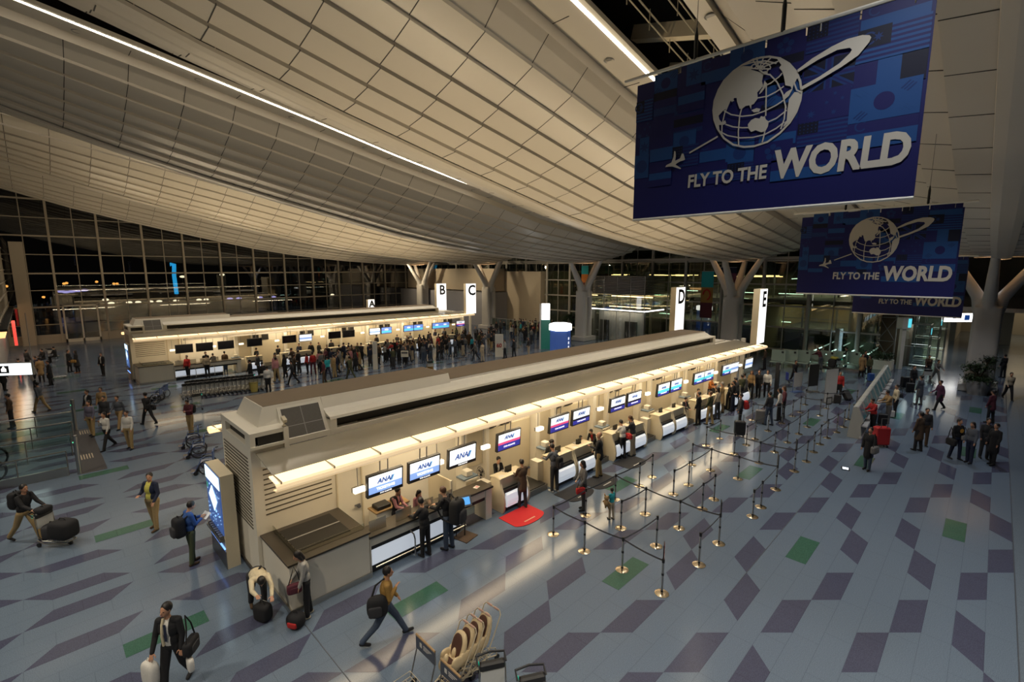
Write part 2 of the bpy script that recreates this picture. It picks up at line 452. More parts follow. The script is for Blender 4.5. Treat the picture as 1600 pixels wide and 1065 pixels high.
# infill that closes the slots beyond their open end, the dark roof above and its trusses
for k in range(0, 5):
    y0 = PER * k + PER / 2
    b = MB(); xq = [x for x in xs if x >= OPEN_END - 1]
    v = []
    for x in xq: v += [(x, y0 - 1.5, slit(x) + .02), (x, y0 + 1.05, slit(x) + .02)]
    b.add(v, [(2 * i, 2 * i + 2, 2 * i + 3, 2 * i + 1) for i in range(len(xq) - 1)])
    struct(b.build('ceiling_infill_panel', CEIL, fix=False))
    # fascia + the long light bar
    if k < 4:
        b = MB(); g = MB(); v = []; w = []; yb = y0 + 0.98
        xo = [XS0 + (OPEN_END - .5 - XS0) * i / 24 for i in range(25)]
        pr = [(yb + .10, 0.0), (yb - .24, 0.0), (yb - .24, .16), (yb + .3, .20)]
        for x in xo: v += [(x, a, slit(x) + d) for a, d in pr]
        b.add(v, [(i * 4 + q, (i + 1) * 4 + q, (i + 1) * 4 + q + 1, i * 4 + q + 1) for i in range(24) for q in range(3)])
        fa = thing('ceiling_light_strip', ['warm white light strip running along the ceiling slot partly hidden by the largest blue banner',
              'long warm white light strip running the length of the nearer left ceiling slot',
              'light strip in the ceiling slot behind the second ceiling wave', 'light strip in the ceiling slot nearest the far glass wall'][k], 'light strip', (10, yb, slit(10)))
        b.build('fascia', WHITE, fa, world=True, fix=False)
        pr = [(yb - .06, -.015), (yb + .06, -.015), (yb + .06, .01), (yb - .06, .01)]
        for x in xo: w += [(x, a, slit(x) + d) for a, d in pr]
        g.add(w, [(i * 4 + q, (i + 1) * 4 + q, (i + 1) * 4 + (q + 1) % 4, i * 4 + (q + 1) % 4) for i in range(24) for q in range(4)])
        g.build('light_bar', BARL, fa, world=True, fix=True)
    if k < 2:
        # plenum: rafters, catwalk rails
        rr = thing('roof_truss', 'steel rafters and catwalk rails in the ceiling slot ' + ('by the largest blue banner' if k == 0 else 'beside the long left light strip'), 'roof truss', (10, y0, slit(10) + 1))
        t = MB()
        x = 0.0
        while x < OPEN_END:
            z = slit(x)
            t.box(-.2, .2, -1.9, 1.6, 0, .45, M=Matrix.Translation((x, y0, z + .75)) @ Matrix.Rotation(.0, 4, 'Z') @ Matrix.Rotation(.25, 4, 'X'))
            x += 2.6
        each(t, 'rafter', CREAM, rr, world=True)
        t = MB()
        for dy, dz in ((-.7, .62), (-.7, .95), (.2, .6), (.2, .9), (.5, 1.25)):
            t.tube([(x_, y0 + dy, slit(x_) + dz) for x_ in xo], .022, 5)
        for x_ in [i * 1.3 for i in range(19)]:
            t.cyl((x_, y0 - .7, slit(x_) + .5), (x_, y0 - .7, slit(x_) + 1.0), .018, n=5); t.cyl((x_, y0 + .2, slit(x_) + .4), (x_, y0 + .2, slit(x_) + 1.0), .018, n=5)
        t.build('catwalk_rail', CREAM, rr, world=True)
rf = MB(); v = []
for x in xs: v += [(x, -20, slit(x) + 2.6), (x, 80, slit(x) + 2.6)]
rf.add(v, [(2 * i, 2 * i + 2, 2 * i + 3, 2 * i + 1) for i in range(len(xs) - 1)])
struct(rf.build('roof', DARK, fix=False))
# round down-lights set in the soffits
def downlight(x, y, label, on):
    z = slit(x)
    d = thing('ceiling_downlight', label, 'downlight', (x, y, z), 0, 'round downlights set in the ceiling soffits')
    m = MB(); m.lathe([(0.13, 0.0), (0.17, -0.02), (0.185, 0.0), (0.13, 0.0)], n=16); m.build('trim_ring', GREY, d, smooth=True)
    m = MB(); m.lathe([(0.13, -.004), (0.10, .01), (0.02, .02)], n=16); m.build('reflector', STEEL if on else STEELD, d)
for k in range(0, 4):
    y0 = PER * k + PER / 2
    lab = ['round downlight in the soffit above the largest blue banner', 'round downlight beside the long left ceiling light strip',
           'small round downlight in the soffit behind the second ceiling wave', 'small round downlight in the soffit nearest the far glass wall'][k]
    for i in range(7 if k < 2 else 0):
        x = 2.4 + i * 4.0
        downlight(x, y0 + 1.7, lab + ', on its far side', True)
        if k == 0: downlight(x - .3, y0 - 1.8, lab + ', on its near side', False)
    for i in range(6):
        x = 3 + i * 7.0
        for yy in (y0 + 1.7,):
            l = bpy.data.lights.new('downlight_lamp', 'SPOT'); l.energy = DNW * 6.5 * (1.0 if yy > 9 else 1); l.spot_size = math.radians(105); l.spot_blend = 0.8
            l.color = NEUT; l.shadow_soft_size = 0.15
            o = bpy.data.objects.new('downlight_lamp', l); o.location = (x, yy, slit(x) - .12); COL.objects.link(o)
for i in range(6):
    x = 6 + i * 8.0
    l = bpy.data.lights.new('downlight_lamp', 'SPOT'); l.energy = DNW * 3.6; l.spot_size = math.radians(110); l.spot_blend = 0.8
    l.color = (0.9, 0.93, 1.0); l.shadow_soft_size = 0.2
    o = bpy.data.objects.new('downlight_lamp', l); o.location = (x, 1.0, belly(x) - .3); COL.objects.link(o)

# ------------------------------------------------------------------ tree columns
def smooth_union(mb, vox, name, mats, parent, labelf=None, sm=4):
    me = bpy.data.meshes.new(name); me.from_pydata([tuple(v) for v in mb.v], [], mb.f)
    t = bpy.data.objects.new('tmp', me); COL.objects.link(t)
    r = t.modifiers.new('r', 'REMESH'); r.mode = 'VOXEL'; r.voxel_size = vox
    s = t.modifiers.new('s', 'SMOOTH'); s.iterations = sm; s.factor = .5
    dg = bpy.context.evaluated_depsgraph_get()
    out = bpy.data.meshes.new_from_object(t.evaluated_get(dg))
    bpy.data.objects.remove(t); bpy.data.meshes.remove(me)
    out.materials.clear()
    for m in mats: out.materials.append(m)
    out.shade_smooth(); out.name = name
    o = bpy.data.objects.new(name, out); COL.objects.link(o)
    if parent is not None: o.parent = parent
    return o
def tree_column(y, x=44.4, label='', proto=None):
    if proto is not None:
        c = copy_tree(proto); c.location = (x, y, 0); tag(c, label); return c
    t = thing('tree_column', label, 'column', (x, y, 0))
    m = MB()
    for a, b in ((-.55, -.35), (-.55, .35), (.55, -.35), (.55, .35)):
        m.cyl((a * .9, b * 1.3, 0.4), (a * .9, b * 1.2, 5.6), .30, .28, 14)
    m.box(-.8, .8, -.35, .35, .4, 5.6)
    for a, b, zt in ((-2.9, 0.0, 9.3), (2.6, 0.0, 9.3), (0, -2.5, 9.6), (0, 2.5, 9.6)):
        m.cyl((a * .10, b * .12, 5.0), (a * .24, b * .24, 6.3), .42, .36, 14)
        m.cyl((a * .23, b * .23, 6.2), (a, b, zt), .36, .20, 14)
    smooth_union(m, .07, 'branching_trunk', [COLW], t)
    m = MB(); m.rbox((0, 0, .25), (2.3, 1.9, .5), ch=.05); m.build('plinth', COLW, t)
    return t
col_labels = ['white tree column at the right with a large potted tree in front', 'white branching column rising behind the tall D and E signs',
              'white branching column beside the glass lift enclosure', 'white branching column rising behind the tall C sign', 'white branching column rising behind the tall B sign']
c0 = tree_column(0.25, label=col_labels[0])
for k in range(1, 5): tree_column([0, 16.5, 32.9, 48.9, 64.5][k], label=col_labels[k], proto=c0)
for y in (0.25, 16.5, 32.9, 48.9, 64.5):
    l = bpy.data.lights.new('column_uplight', 'SPOT'); l.energy = 420; l.spot_size = math.radians(120); l.spot_blend = .9; l.color = (1.0, .60, .30); l.shadow_soft_size = .12
    o = bpy.data.objects.new('column_uplight', l); o.location = (44.4, y, 6.95); o.rotation_euler = (PI, 0, 0); COL.objects.link(o)

# ------------------------------------------------------------------ left glass wall (y = 72.5)
YW = 72.5
MULL = mat('mullion_paint', (0.46, 0.40, 0.31), 0.4, noise=.03)
def glazed_wall_y(x0, x1, y, step, zrows, top, name, door=None):
    m = MB(); x = x0; k = 0
    while x <= x1 + .01:
        w = .20 if k % 2 == 0 else .07
        m.box(x - w / 2, x + w / 2, y - (.25 if k % 2 == 0 else .1), y + .05, .9 if k % 2 else 0, top)
        x += step / 2; k += 1
    for i, z in enumerate(zrows):
        h = .16 if i % 2 == 0 else .08
        m.box(x0, x1, y - .10, y + .02, z - h / 2, z + h / 2)
    m.box(x0 - .5, x1, y - .14, y + .1, 0, .95)
    struct(m.build(name, MULL))
    g = MB(); g.box(x0, x1, y, y + .03, .9, top); return g
zr = [15.3, 13.4, 11.5, 9.55, 7.55, 5.75, 3.95, 2.05]
g = glazed_wall_y(-1.8, 48, YW, 4.02, zr, 17.5, 'window_frame_left')
struct(g.build('window_1', NIGHTG))
d = thing('door_1', None, None, (4.0, YW - .3, 0)); d['kind'] = 'structure'
m = MB(); m.box(-1.5, -1.35, 0, .3, 0, 4.1); m.box(1.35, 1.5, 0, .3, 0, 4.1); m.box(-.07, .07, 0, .3, 0, 4.1); m.box(-1.5, 1.5, 0, .3, 3.95, 4.1); m.box(-1.5, 1.5, 0, .3, 0, .35); m.build('door_frame', WHITE, d)
m = MB(); m.box(-1.35, -.07, .12, .15, .35, 3.95); m.box(.07, 1.35, .12, .15, .35, 3.95); m.build('door_pane', NIGHTG, d)
# corner pier and shop side on the left
m = MB(); m.box(-.9, .15, YW - .9, YW, 0, 10.8); struct(m.build('wall_corner_pier', MULL))
m = MB()
for k in range(14): m.box(-1.6, -1.5, 40 + k * 2.4, 40.1 + k * 2.4, 4.2, 12)
for k in range(7): m.box(-1.6, -1.45, 40, YW, 4.6 + k * 1.1, 4.68 + k * 1.1)
struct(m.build('window_frame_side', MULL))
m = MB(); m.box(-1.58, -1.55, 40, YW, 4.2, 12); struct(m.build('window_2', NIGHTG))
m = MB(); m.box(-2.4, -1.9, 40, YW, 0, 4.2); struct(m.build('wall_left', mat('shop_wall', (.42, .40, .38), .5, noise=.05)))
# ground outside, sky glow objects far away
m = MB(); m.add([(-80, YW + .5, -.3), (160, YW + .5, -.3), (160, 300, -.3), (-80, 300, -.3)], [(0, 1, 2, 3)]); struct(m.build('ground', mat('asphalt_night', (.03, .03, .032), .6, noise=.3, nscale=.5), fix=False))
random.seed(3)
om = mat('sodium_lamp', (1, .5, .15), .5, emit=5, ecol=(1, .45, .10)); wm = mat('white_far_lamp', (1, .95, .8), .5, emit=5, ecol=(1, .90, .65)); bm_ = mat('blue_far_lamp', (.3, .4, 1), .5, emit=3, ecol=(.5, .45, 1))
lampm = MB()
def street(px, py, mt, w, h, k):
    p = atY(px, py, 140); z = max(p.z, .5)
    t = thing('apron_lamp', 'small distant ' + {0: 'orange', 1: 'white', 2: 'bluish'}[k] + ' lamp glowing outside the far left glass wall', 'lamp', (p.x, 140, -.3), 0, 'distant %s lamps outside the glass wall' % {0: 'orange', 1: 'white', 2: 'bluish'}[k])
    q = MB(); q.cyl((0, 0, 0), (0, 0, z + .3), .05, n=6); q.build('mast', GREY, t)
    q = MB(); q.ell((0, 0, z + .3), (w, .15, h), n=8, m=6); q.build('lamp_head', mt, t)
for px, py in ((10, 447), (27, 443), (100, 443), (104, 442), (151, 440), (178, 443), (183, 443), (68, 464)): street(px, py, om, .28, .25, 0)
for px, py in ((175, 483), (203, 482), (217, 481), (236, 480), (250, 480), (276, 479), (312, 478), (323, 477), (165, 468), (347, 429), (285, 432), (405, 485), (520, 475)): street(px, py, wm, .6, .28, 1)
for px, py in ((95, 455), (103, 456), (112, 455), (122, 454), (132, 453), (360, 475), (374, 474), (407, 473), (428, 473)): street(px, py, bm_, .7, .28, 2)
# ------------------------------------------------------------------ back glass wall (x = 50)
XW = 50.0
BMUL = mat('back_mullion_paint', (0.40, 0.38, 0.34), 0.4, noise=.03)
m = MB(); y = 8.0; k = 0
while y < 80:
    w = .34 if k % 2 == 0 else .10
    m.cyl((XW - .2, y, 0), (XW - .2, y, 14), w / 2, n=10)
    y += 1.95; k += 1
for i, z in enumerate((.5, 2.6, 4.6, 6.6, 8.8, 10.2, 11.6)):
    m.box(XW - .2, XW + .0, 6.5, 80, z - .07, z + .07)
m.box(XW - .5, XW, -12, 80, 8.9, 9.15); m.box(XW - .3, XW, -12, 80, 10.3, 10.4)
y = -12
while y < 8: m.cyl((XW - .2, y, 8.9), (XW - .2, y, 14), .09, n=8); y += 2
struct(m.build('window_frame_back', BMUL))
m = MB(); m.box(XW, XW + .03, 6.5, 80, 0, 14); struct(m.build('window_3', glass('back_window_glass', (.72, .78, .68), .14, .02)))
# galleries of the neighbouring station building seen through the back glass
IN1 = mat('gallery_slab', (.20, .21, .17), .6, noise=.2, nscale=.6); IN2 = mat('gallery_wall', (.10, .11, .085), .6, noise=.4, nscale=.5)
GL3 = mat('gallery_lamp_warm', (1, .7, .35), .5, emit=5, ecol=(1, .62, .28)); GL4 = mat('gallery_lamp_cool', (.8, 1, .85), .5, emit=3.2, ecol=(.75, 1, .85))
nb = thing('station_gallery', 'neighbouring station building with lit galleries seen through the back glass wall', 'building', (64, 20, 0))
m = MB()
for z in (1.5, 4.4, 7.4): m.box(56, 68, 7, 44, z, z + .35)
m.build('floor_slab', IN1, nb, world=True)
m = MB(); m.box(68, 68.5, 5, 50, 0, 13); m.build('back_wall', IN2, nb, world=True)
m = MB()
random.seed(5)
for k in range(30):
    z = random.choice([1.9, 4.2, 4.9, 7.2, 7.0]); y = random.uniform(8, 42); L = random.uniform(.6, 2.6)
    m.box(56.5 + random.uniform(0, 8), 57 + random.uniform(8, 9), y, y + .07, z - .12, z - .05) if k % 3 == 0 else m.box(57, 57.1, y, y + L, z + .5, z + .56)
m.build('cool_lamp', GL4, nb, world=True)
m = MB()
for k in range(26):
    z = random.choice([4.25, 7.25, 7.3]); y = random.uniform(8, 40); x = random.uniform(57, 66); L = random.uniform(1, 3.2)
    m.box(x, x + .1, y, y + L, z - .12, z - .04)
m.build('warm_lamp', GL3, nb, world=True)
m = MB()
for y in range(8, 44, 3): m.box(57, 57.15, y, y + .15, 0, 9.5); m.box(57, 57.1, y + 1.5, y + 1.55, 4.75, 5.9); 
for z in (5.9, 8.8, 2.9): m.box(57, 57.1, 7, 44, z, z + .06)
m.build('railing_post', BMUL, nb, world=True)
for (y, z, w, mm) in ((12.2, 6.5, .7, 0), (13.6, 6.5, .5, 1)): pass
area('station_light', (60, 20, 7.2), 8, 26, 260, (1, .92, .7), (0, 0, 0))
area('station_light', (60, 20, 4.1), 8, 26, 240, (1, .95, .75), (0, 0, 0))
# hall continuing on the right, closing wall
HW = mat('hall_wall', (.40, .36, .30), .5, noise=.06, nscale=.5); HY = mat('hall_wall_light_tint', (.62, .50, .28), .5, noise=.05)  # the second wall colour has the hall's yellow light painted in
m = MB(); m.box(74, 74.4, -14, 3.4, 4.8, 12); m.box(73.4, 74.2, -1.6, -.6, 0, 5); m.box(73.4, 74.2, -5, -3.6, 0, 5); m.box(86, 86.5, -14, 3, 0, 5); m.box(73.5, 88, 2.8, 3.3, 0, 5)
struct(m.build('wall_right', HW))
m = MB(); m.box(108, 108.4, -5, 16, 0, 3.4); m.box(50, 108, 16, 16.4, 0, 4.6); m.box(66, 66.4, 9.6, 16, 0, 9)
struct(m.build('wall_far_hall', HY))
m = MB(); m.box(50, 110, -14, 16, 4.9, 5.2); struct(m.build('ceiling_hall', HW))
area('hall_light', (60, 3, 4.8), 10, 5, 90, (1, .9, .7)); area('hall_light', (80, -3, 4.8), 10, 5, 160, (1, .8, .5)); area('hall_light', (95, 6, 4.8), 16, 5, 200, (1, .85, .6))
from mathutils.geometry import tessellate_polygon
# ------------------------------------------------------------------ check-in islands
def bend_near(v):
    x = v[0]; return Vector((x, v[1] - (.0012 * (x - 4) ** 2 if x > 4 else 0), v[2]))
FARS = 0.055
def bend_far(v):
    x = v[0]; return Vector((x + 1.3, v[1] + 30.7 - FARS * (x - 4), v[2]))
def frange(a, b, n): return [a + (b - a) * i / n for i in range(n + 1)]
GRILLE = mat('roof_grille', (.055, .048, .038), .7, noise=.2)
LOUV = mat('louvre_gap', (.10, .085, .06), .7, noise=.1)
def island(fn, label, L=33.0, near=True):
    T = thing('check_in_island', label, 'check-in island', fn((4, 14, 0)))
    def B(mb, name, m, **k): return mb.build(name, m, T, world=True, fn=fn, **k)
    # core: end block + back walls
    m = MB(); m.box(3.5, 6.45, 12.7, 15.15, 0.12, 3.6)
    m.box(6.45, L - 1.5, 12.95, 14.95, 0, 3.5, nx=14)
    B(m, 'core_wall', WHITE)
    m = MB(); m.box(3.47, 6.0, 12.68, 15.17, 0, .12); B(m, 'skirting', STONE)
    m = MB()
    for k in range(21):
        z = 3.25 - k * .095; m.box(3.485, 3.51, 12.95, 15.0, z, z + .03)
    for k in range(10):
        z = 2.95 - k * .135; m.box(3.75, 5.5, 12.685, 12.71, z, z + .03)
    B(m, 'louvre', LOUV)
    # door in the front of the end block
    m = MB(); m.box(5.62, 5.66, 12.66, 12.72, .1, 2.9); m.box(6.38, 6.42, 12.66, 12.72, .1, 2.9); m.box(5.62, 6.42, 12.66, 12.72, 2.86, 2.9); B(m, 'door_frame', CREAM)
    m = MB(); m.cyl((6.25, 12.6, 1.1), (6.25, 12.7, 1.1), .05); m.box(6.1, 6.27, 12.58, 12.61, 1.16, 1.2); B(m, 'door_handle', STEELD)
    # roof cap over the end block
    m = MB(); m.box(3.5, 4.42, 12.65, 15.15, 3.86, 3.97)
    for yy in (12.65, 14.75): m.box(3.5, 3.62, yy, yy + .4, 3.6, 3.87)
    m.box(3.5, 4.40, 12.62, 12.70, 3.55, 3.62); m.box(4.30, 4.42, 12.62, 12.8, 3.4, 3.97)
    B(m, 'end_cap', WHITE)
    m = MB(); m.box(3.62, 4.42, 12.9, 14.9, 3.6, 3.86); m.box(3.68, 4.28, 12.67, 12.70, 3.62, 3.86); B(m, 'end_slot', DARK)
    # roof body: lofted hood with a raised first section
    def hood(x0, x1, ztop, n, cap0=True):
        pr = [(12.68, 3.88), (12.70, 3.95), (12.95, 4.02), (13.10, 4.12), (13.2, ztop - .06), (13.22, ztop), (14.78, ztop), (14.8, ztop - .06), (14.9, 4.12), (15.05, 4.02), (15.15, 3.95), (15.17, 3.86)]
        h = MB(); h.loft(pr, frange(x0, x1, n), closed=True); B(h, 'hood', WHITE)
        h = MB(); h.box(x0 + .04, x1 - .04, 13.24, 14.76, ztop - .01, ztop + .012, nx=n); B(h, 'roof_sheet', TAUPE)
    pr = [(13.1, 3.9), (13.26, 4.43), (14.74, 4.43), (14.9, 3.9)]
    h = MB(); v = []
    for x, s in ((3.82, 0), (4.02, 1), ): pass
    h.add([(3.82, 13.1, 3.95), (3.82, 14.9, 3.95), (4.02, 13.26, 4.43), (4.02, 14.74, 4.43), (5.6, 13.0, 3.9), (5.6, 15.0, 3.9), (5.6, 13.26, 4.43), (5.6, 14.74, 4.43)],
          [(0, 1, 3, 2), (0, 2, 6, 4), (1, 5, 7, 3), (2, 3, 7, 6), (4, 6, 7, 5)]); B(h, 'hood_end', WHITE)
    h = MB(); h.box(4.05, 5.6, 13.28, 14.72, 4.42, 4.442); B(h, 'roof_sheet', TAUPE)
    hood(5.56, 10.05, 4.43, 4); hood(10.05, 29.3, 4.2, 16)
    h = MB(); h.add([(4.36, 12.68, 3.40), (5.56, 12.68, 3.40), (5.56, 13.22, 4.36), (4.36, 13.22, 4.36), (4.36, 13.3, 3.40), (5.56, 13.3, 3.40)], [(0, 1, 2, 3), (0, 3, 4), (1, 5, 2), (0, 4, 5, 1)]); B(h, 'grille_housing', WHITE)
    # ventilation grille
    def gpt(x, t, o=0.01): return (x, 12.68 + .54 * t - o, 3.40 + .96 * t)
    g = MB(); g.add([gpt(4.44, .04), gpt(5.46, .04), gpt(5.46, .94), gpt(4.44, .94)], [(0, 1, 2, 3)])
    gm = mat('roof_grille_mesh', (.09, .08, .065), .7)
    B(g, 'vent_grille', gm, fix=False)
    g = MB()
    for k in range(30):
        t = .05 + .88 * k / 29; g.add([gpt(4.45, t, .018), gpt(5.45, t, .018), gpt(5.45, t + .008, .018), gpt(4.45, t + .008, .018)], [(0, 1, 2, 3)])
    g.add([gpt(4.94, .04, .022), gpt(4.965, .04, .022), gpt(4.965, .94, .022), gpt(4.94, .94, .022)], [(0, 1, 2, 3)])
    g.add([gpt(4.44, .48, .022), gpt(5.46, .48, .022), gpt(5.46, .50, .022), gpt(4.44, .50, .022)], [(0, 1, 2, 3)])
    B(g, 'grille_bars', GREY, fix=False)
    # long dark slots and mullions
    m = MB(); m.box(5.75, 29.4, 12.9, 15.0, 3.58, 3.88, nx=16); B(m, 'clerestory_slot', DARK)
    m = MB()
    m.box(5.56, 29.5, 12.70, 12.92, 3.44, 3.58, nx=16); m.box(5.56, 5.75, 12.69, 12.95, 3.44, 3.92); m.box(5.56, 29.5, 15.0, 15.17, 3.44, 3.58, nx=16); m.box(29.3, 29.6, 12.7, 15.15, 3.4, 3.95)
    B(m, 'slot_frame', WHITE)
    m = MB(); m.box(29.5, L - 1.0, 12.7, 15.15, 3.3, 3.42, nx=3); B(m, 'flat_end_roof', WHITE)
    # canopies in front and behind
    for sg, nm in ((1, 0), (-1, 1)):
        def Y(y): return y if sg > 0 else 27.85 - y
        m = MB(); m.loft([(Y(12.7), 3.44), (Y(11.5), 3.22), (Y(11.5), 3.20), (Y(12.7), 3.42)], frange(3.62, L - .5, 18), closed=True); B(m, 'canopy_glass', CANG)
        m = MB(); m.loft([(Y(11.52), 3.235), (Y(11.06), 3.19), (Y(11.06), 3.165), (Y(11.52), 3.2)], frange(3.52, L, 18), closed=True); B(m, 'light_trough', GLOW)
        m = MB(); m.loft([(Y(11.06), 3.195), (Y(10.98), 3.16), (Y(10.96), 3.09), (Y(11.02), 3.02), (Y(11.2), 3.0), (Y(11.2), 3.02), (Y(11.04), 3.05), (Y(10.99), 3.1)], frange(3.5, L + .02, 18), closed=True); B(m, 'canopy_lip', GLOW2)
        m = MB(); x = 3.62
        while x < L: m.box(x - .012, x + .012, min(Y(11.52), Y(11.0)), max(Y(11.52), Y(11.0)), 3.185, 3.245); x += 1.25
        each(m, 'trough_joint', STEELD, T, fn=fn, world=True)
        m = MB(); x = 3.75
        while x < L - 1:
            m.prism([(Y(12.72), 3.40), (Y(12.72), 3.05), (Y(12.2), 3.16), (Y(11.3), 3.10), (Y(11.3), 3.17), (Y(12.0), 3.27)], x - .03, x + .03)
            x += 3.75
        each(m, 'bracket', WHITE, T, fn=fn, world=True)
        m = MB(); m.box(6.5, L - 1, min(Y(11.55), Y(11.75)), max(Y(11.55), Y(11.75)), 2.78, 2.92, nx=14); B(m, 'screen_rail', GREY)
        area('canopy_light', fn((11, Y(11.25), 3.0)), 14, .4, 150, WARM, (0, 0, 0)); area('canopy_light', fn((25.5, Y(11.25), 3.0)), 14, .4, 150, WARM, (0, 0, 0))
        for xx, pw in ((8.2, 5),) + tuple((13.5 + 3.75 * k, 3.75) for k in range(5)):
            area('counter_light', fn((xx, Y(12.2), 2.95)), 2.6, .5, 42, WARM, (0, 0, 0))
    # back wall: cream bays, pilasters, dark openings
    m = MB()
    for k in range(7):
        x = 10.2 + 3.75 * k; m.box(x - .12, x + .12, 12.6, 12.95, 0, 3.4); m.box(x + 1.1, x + 1.25, 12.7, 12.95, 0, 3.4)
    each(m, 'pilaster', WHITE, T, fn=fn, world=True)
    m = MB()
    for k in range(6):
        x = 10.2 + 3.75 * k; m.box(x + .14, x + 1.08, 12.9, 12.96, .9, 2.8); m.box(x + 1.3, x + 3.6, 12.9, 12.96, .1, 2.1)
    each(m, 'wall_panel', CREAM, T, fn=fn, world=True)
    m = MB()
    for k in range(6):
        x = 10.2 + 3.75 * k; m.box(x + 1.3, x + 1.75, 12.87, 12.95, 2.15, 3.0); m.box(x + 2.0, x + 2.5, 12.87, 12.95, 2.15, 3.0)
    each(m, 'wall_opening', DARK, T, fn=fn, world=True)
    m = MB(); m.box(10.3, L - 2, 11.55, 12.7, 0, .06, nx=10); B(m, 'service_floor', mat('service_floor_brown', (.16, .115, .07), .6, noise=.2))
    sub(T, ('trough_joint', 'light_trough'), ('door_handle', 'door_frame'), ('grille_bars', 'vent_grille'))
    return T
ISL = island(bend_near, 'nearer long cream check-in island with brown roof, glowing canopies and signs D and E')
ISF = island(bend_far, 'farther cream check-in island with glowing canopies, under signs B and C', near=False)

# ---- suspended end-block counters, ticket desk, check-in desks
def end_block(fn, label, tall):
    T = thing('end_counter', label, 'counter', fn((4.6, 11.8, 0)))
    m = MB(); m.box(3.6, 5.6, 10.85, 12.68, .14, 1.22); m.build('cabinet', WHITE, T, world=True, fn=fn)
    m = MB(); m.box(3.56, 5.64, 10.82, 12.68, 0, .14); m.build('kick_plate', STEEL, T, world=True, fn=fn)
    m = MB(); m.box(3.56, 5.64, 10.82, 12.68, 1.22, 1.27); m.build('worktop', STONE, T, world=True, fn=fn)
    m = MB(); m.box(3.95, 5.3, 11.25, 12.5, 1.27, 1.285); m.build('vent_grille', DARK, T, world=True, fn=fn)
    m = MB(); m.box(3.86, 3.88, 11.08, 12.66, 1.27, 1.42); m.box(3.86, 5.6, 11.08, 11.10, 1.27, 1.42); m.build('glass_rim', RIMG, T, world=True, fn=fn)
    m = MB(); m.box(3.95, 5.3, 11.86, 11.9, 1.285, 1.295); m.build('grille_divider', GREY, T, world=True, fn=fn)
    return T
end_block(bend_near, 'white end counter with dark ventilated top at the near corner of the nearer island', True)
end_block(bend_far, 'white end counter with dark top at the left corner of the farther island', True)
def ticket_desk(fn, label, screens=True):
    T = thing('ticket_desk', label, 'counter', fn((7.8, 11.2, 0)))
    m = MB(); m.box(5.64, 10.0, 10.9, 11.5, 1.02, 1.08); m.build('worktop', STONE, T, world=True, fn=fn)
    m = MB(); m.box(5.64, 9.9, 10.95, 11.0, .78, 1.02); m.box(9.7, 9.95, 10.92, 11.48, 0, 1.02); m.box(5.64, 5.68, 10.9, 11.5, 0, 1.02); m.build('apron', WHITE, T, world=True, fn=fn)
    m = MB(); m.box(5.66, 8.7, 10.97, 11.02, .22, .66); m.build('lit_panel', PANEL, T, world=True, fn=fn)
    m = MB(); m.box(5.66, 9.7, 10.98, 11.45, .66, .80); m.box(5.66, 8.7, 10.98, 11.3, .02, .20); m.build('shelf_recess', BLACK, T, world=True, fn=fn)
    m = MB()
    m.tube([(5.7, 10.72, .3), (8.7, 10.72, .3)], .02)
    for x in (6.9, 8.1): m.tube([(x, 10.95, .75), (x, 10.78, .72), (x, 10.72, .6), (x, 10.72, .1), (x, 10.95, .06)], .022)
    m.build('foot_rail', STEEL, T, world=True, fn=fn)
    m = MB()
    for x in (5.75, 6.55, 7.3, 8.0): m.box(x, x + .5, 11.1, 11.115, 1.08, 1.40)
    each(m, 'frosted_screen', glass('frosted_divider', (.8, .78, .72), .25, .3), T, fn=fn, world=True)
    return T
ticket_desk(bend_near, 'long airline ticket desk with white lit front next to the near end counter')
ticket_desk(bend_far, 'ticket desk at the left end of the farther island')
SIDE = [(0.0, 0), (-.07, .12), (-.10, .35), (-.06, .60), (.04, .82), (.10, .98), (.12, 1.14), (.52, 1.14), (.60, .95), (.75, .5), (.78, 0)]
def make_desk():
    T = thing('check_in_desk', 'x', 'counter')
    m = MB(); m.prism(SIDE, 0, .07); m.prism(SIDE, 1.15, 1.22); each(m, 'side_panel', CREAM, T)
    m = MB(); m.prism([(-.05, .18), (-.09, .3), (-.09, .42), (-.05, .6), (0, .66), (.03, .66), (.03, .18)], .16, 1.12); m.build('lit_panel', PANEL, T)
    m = MB(); m.box(.07, 1.15, .05, .7, 0, .16); m.box(.07, 1.15, .02, .6, .66, .76); m.build('ledge', BLACK, T)
    m = MB(); m.box(.0, 1.22, .14, .62, 1.10, 1.14); m.box(.07, 1.15, .14, .5, .78, 1.1); m.build('desk_top', CREAM, T)
    m = MB(); m.box(-.3, .0, .55, .95, .0, .95); m.build('side_return', WHITE, T)
    return T
DESK = make_desk()
desk_x = [10.35] + [v for k in range(5) for v in (12.95 + 3.75 * k, 14.2 + 3.75 * k)]
first = True
def ordinal(n): return ['first', 'second', 'third', 'fourth', 'fifth', 'sixth', 'seventh', 'eighth', 'ninth', 'tenth', 'eleventh', 'twelfth', 'thirteenth', 'fourteenth', 'fifteenth', 'sixteenth'][n]
for isl, fn in (('nearer', bend_near), ('farther', bend_far)):
    for i, x in enumerate(desk_x):
        o = DESK if first else copy_tree(DESK); first = False
        p = fn((x, 10.85, 0)); o.location = p
        o.rotation_euler.z = math.atan2(fn((x + 1, 0, 0)).y - fn((x, 0, 0)).y, 1)
        tag(o, 'cream check-in desk with lit front, %s along the %s island' % (ordinal(i), isl), 'counter', 'check-in desks of the %s island' % isl)
        o['category'] = 'counter'
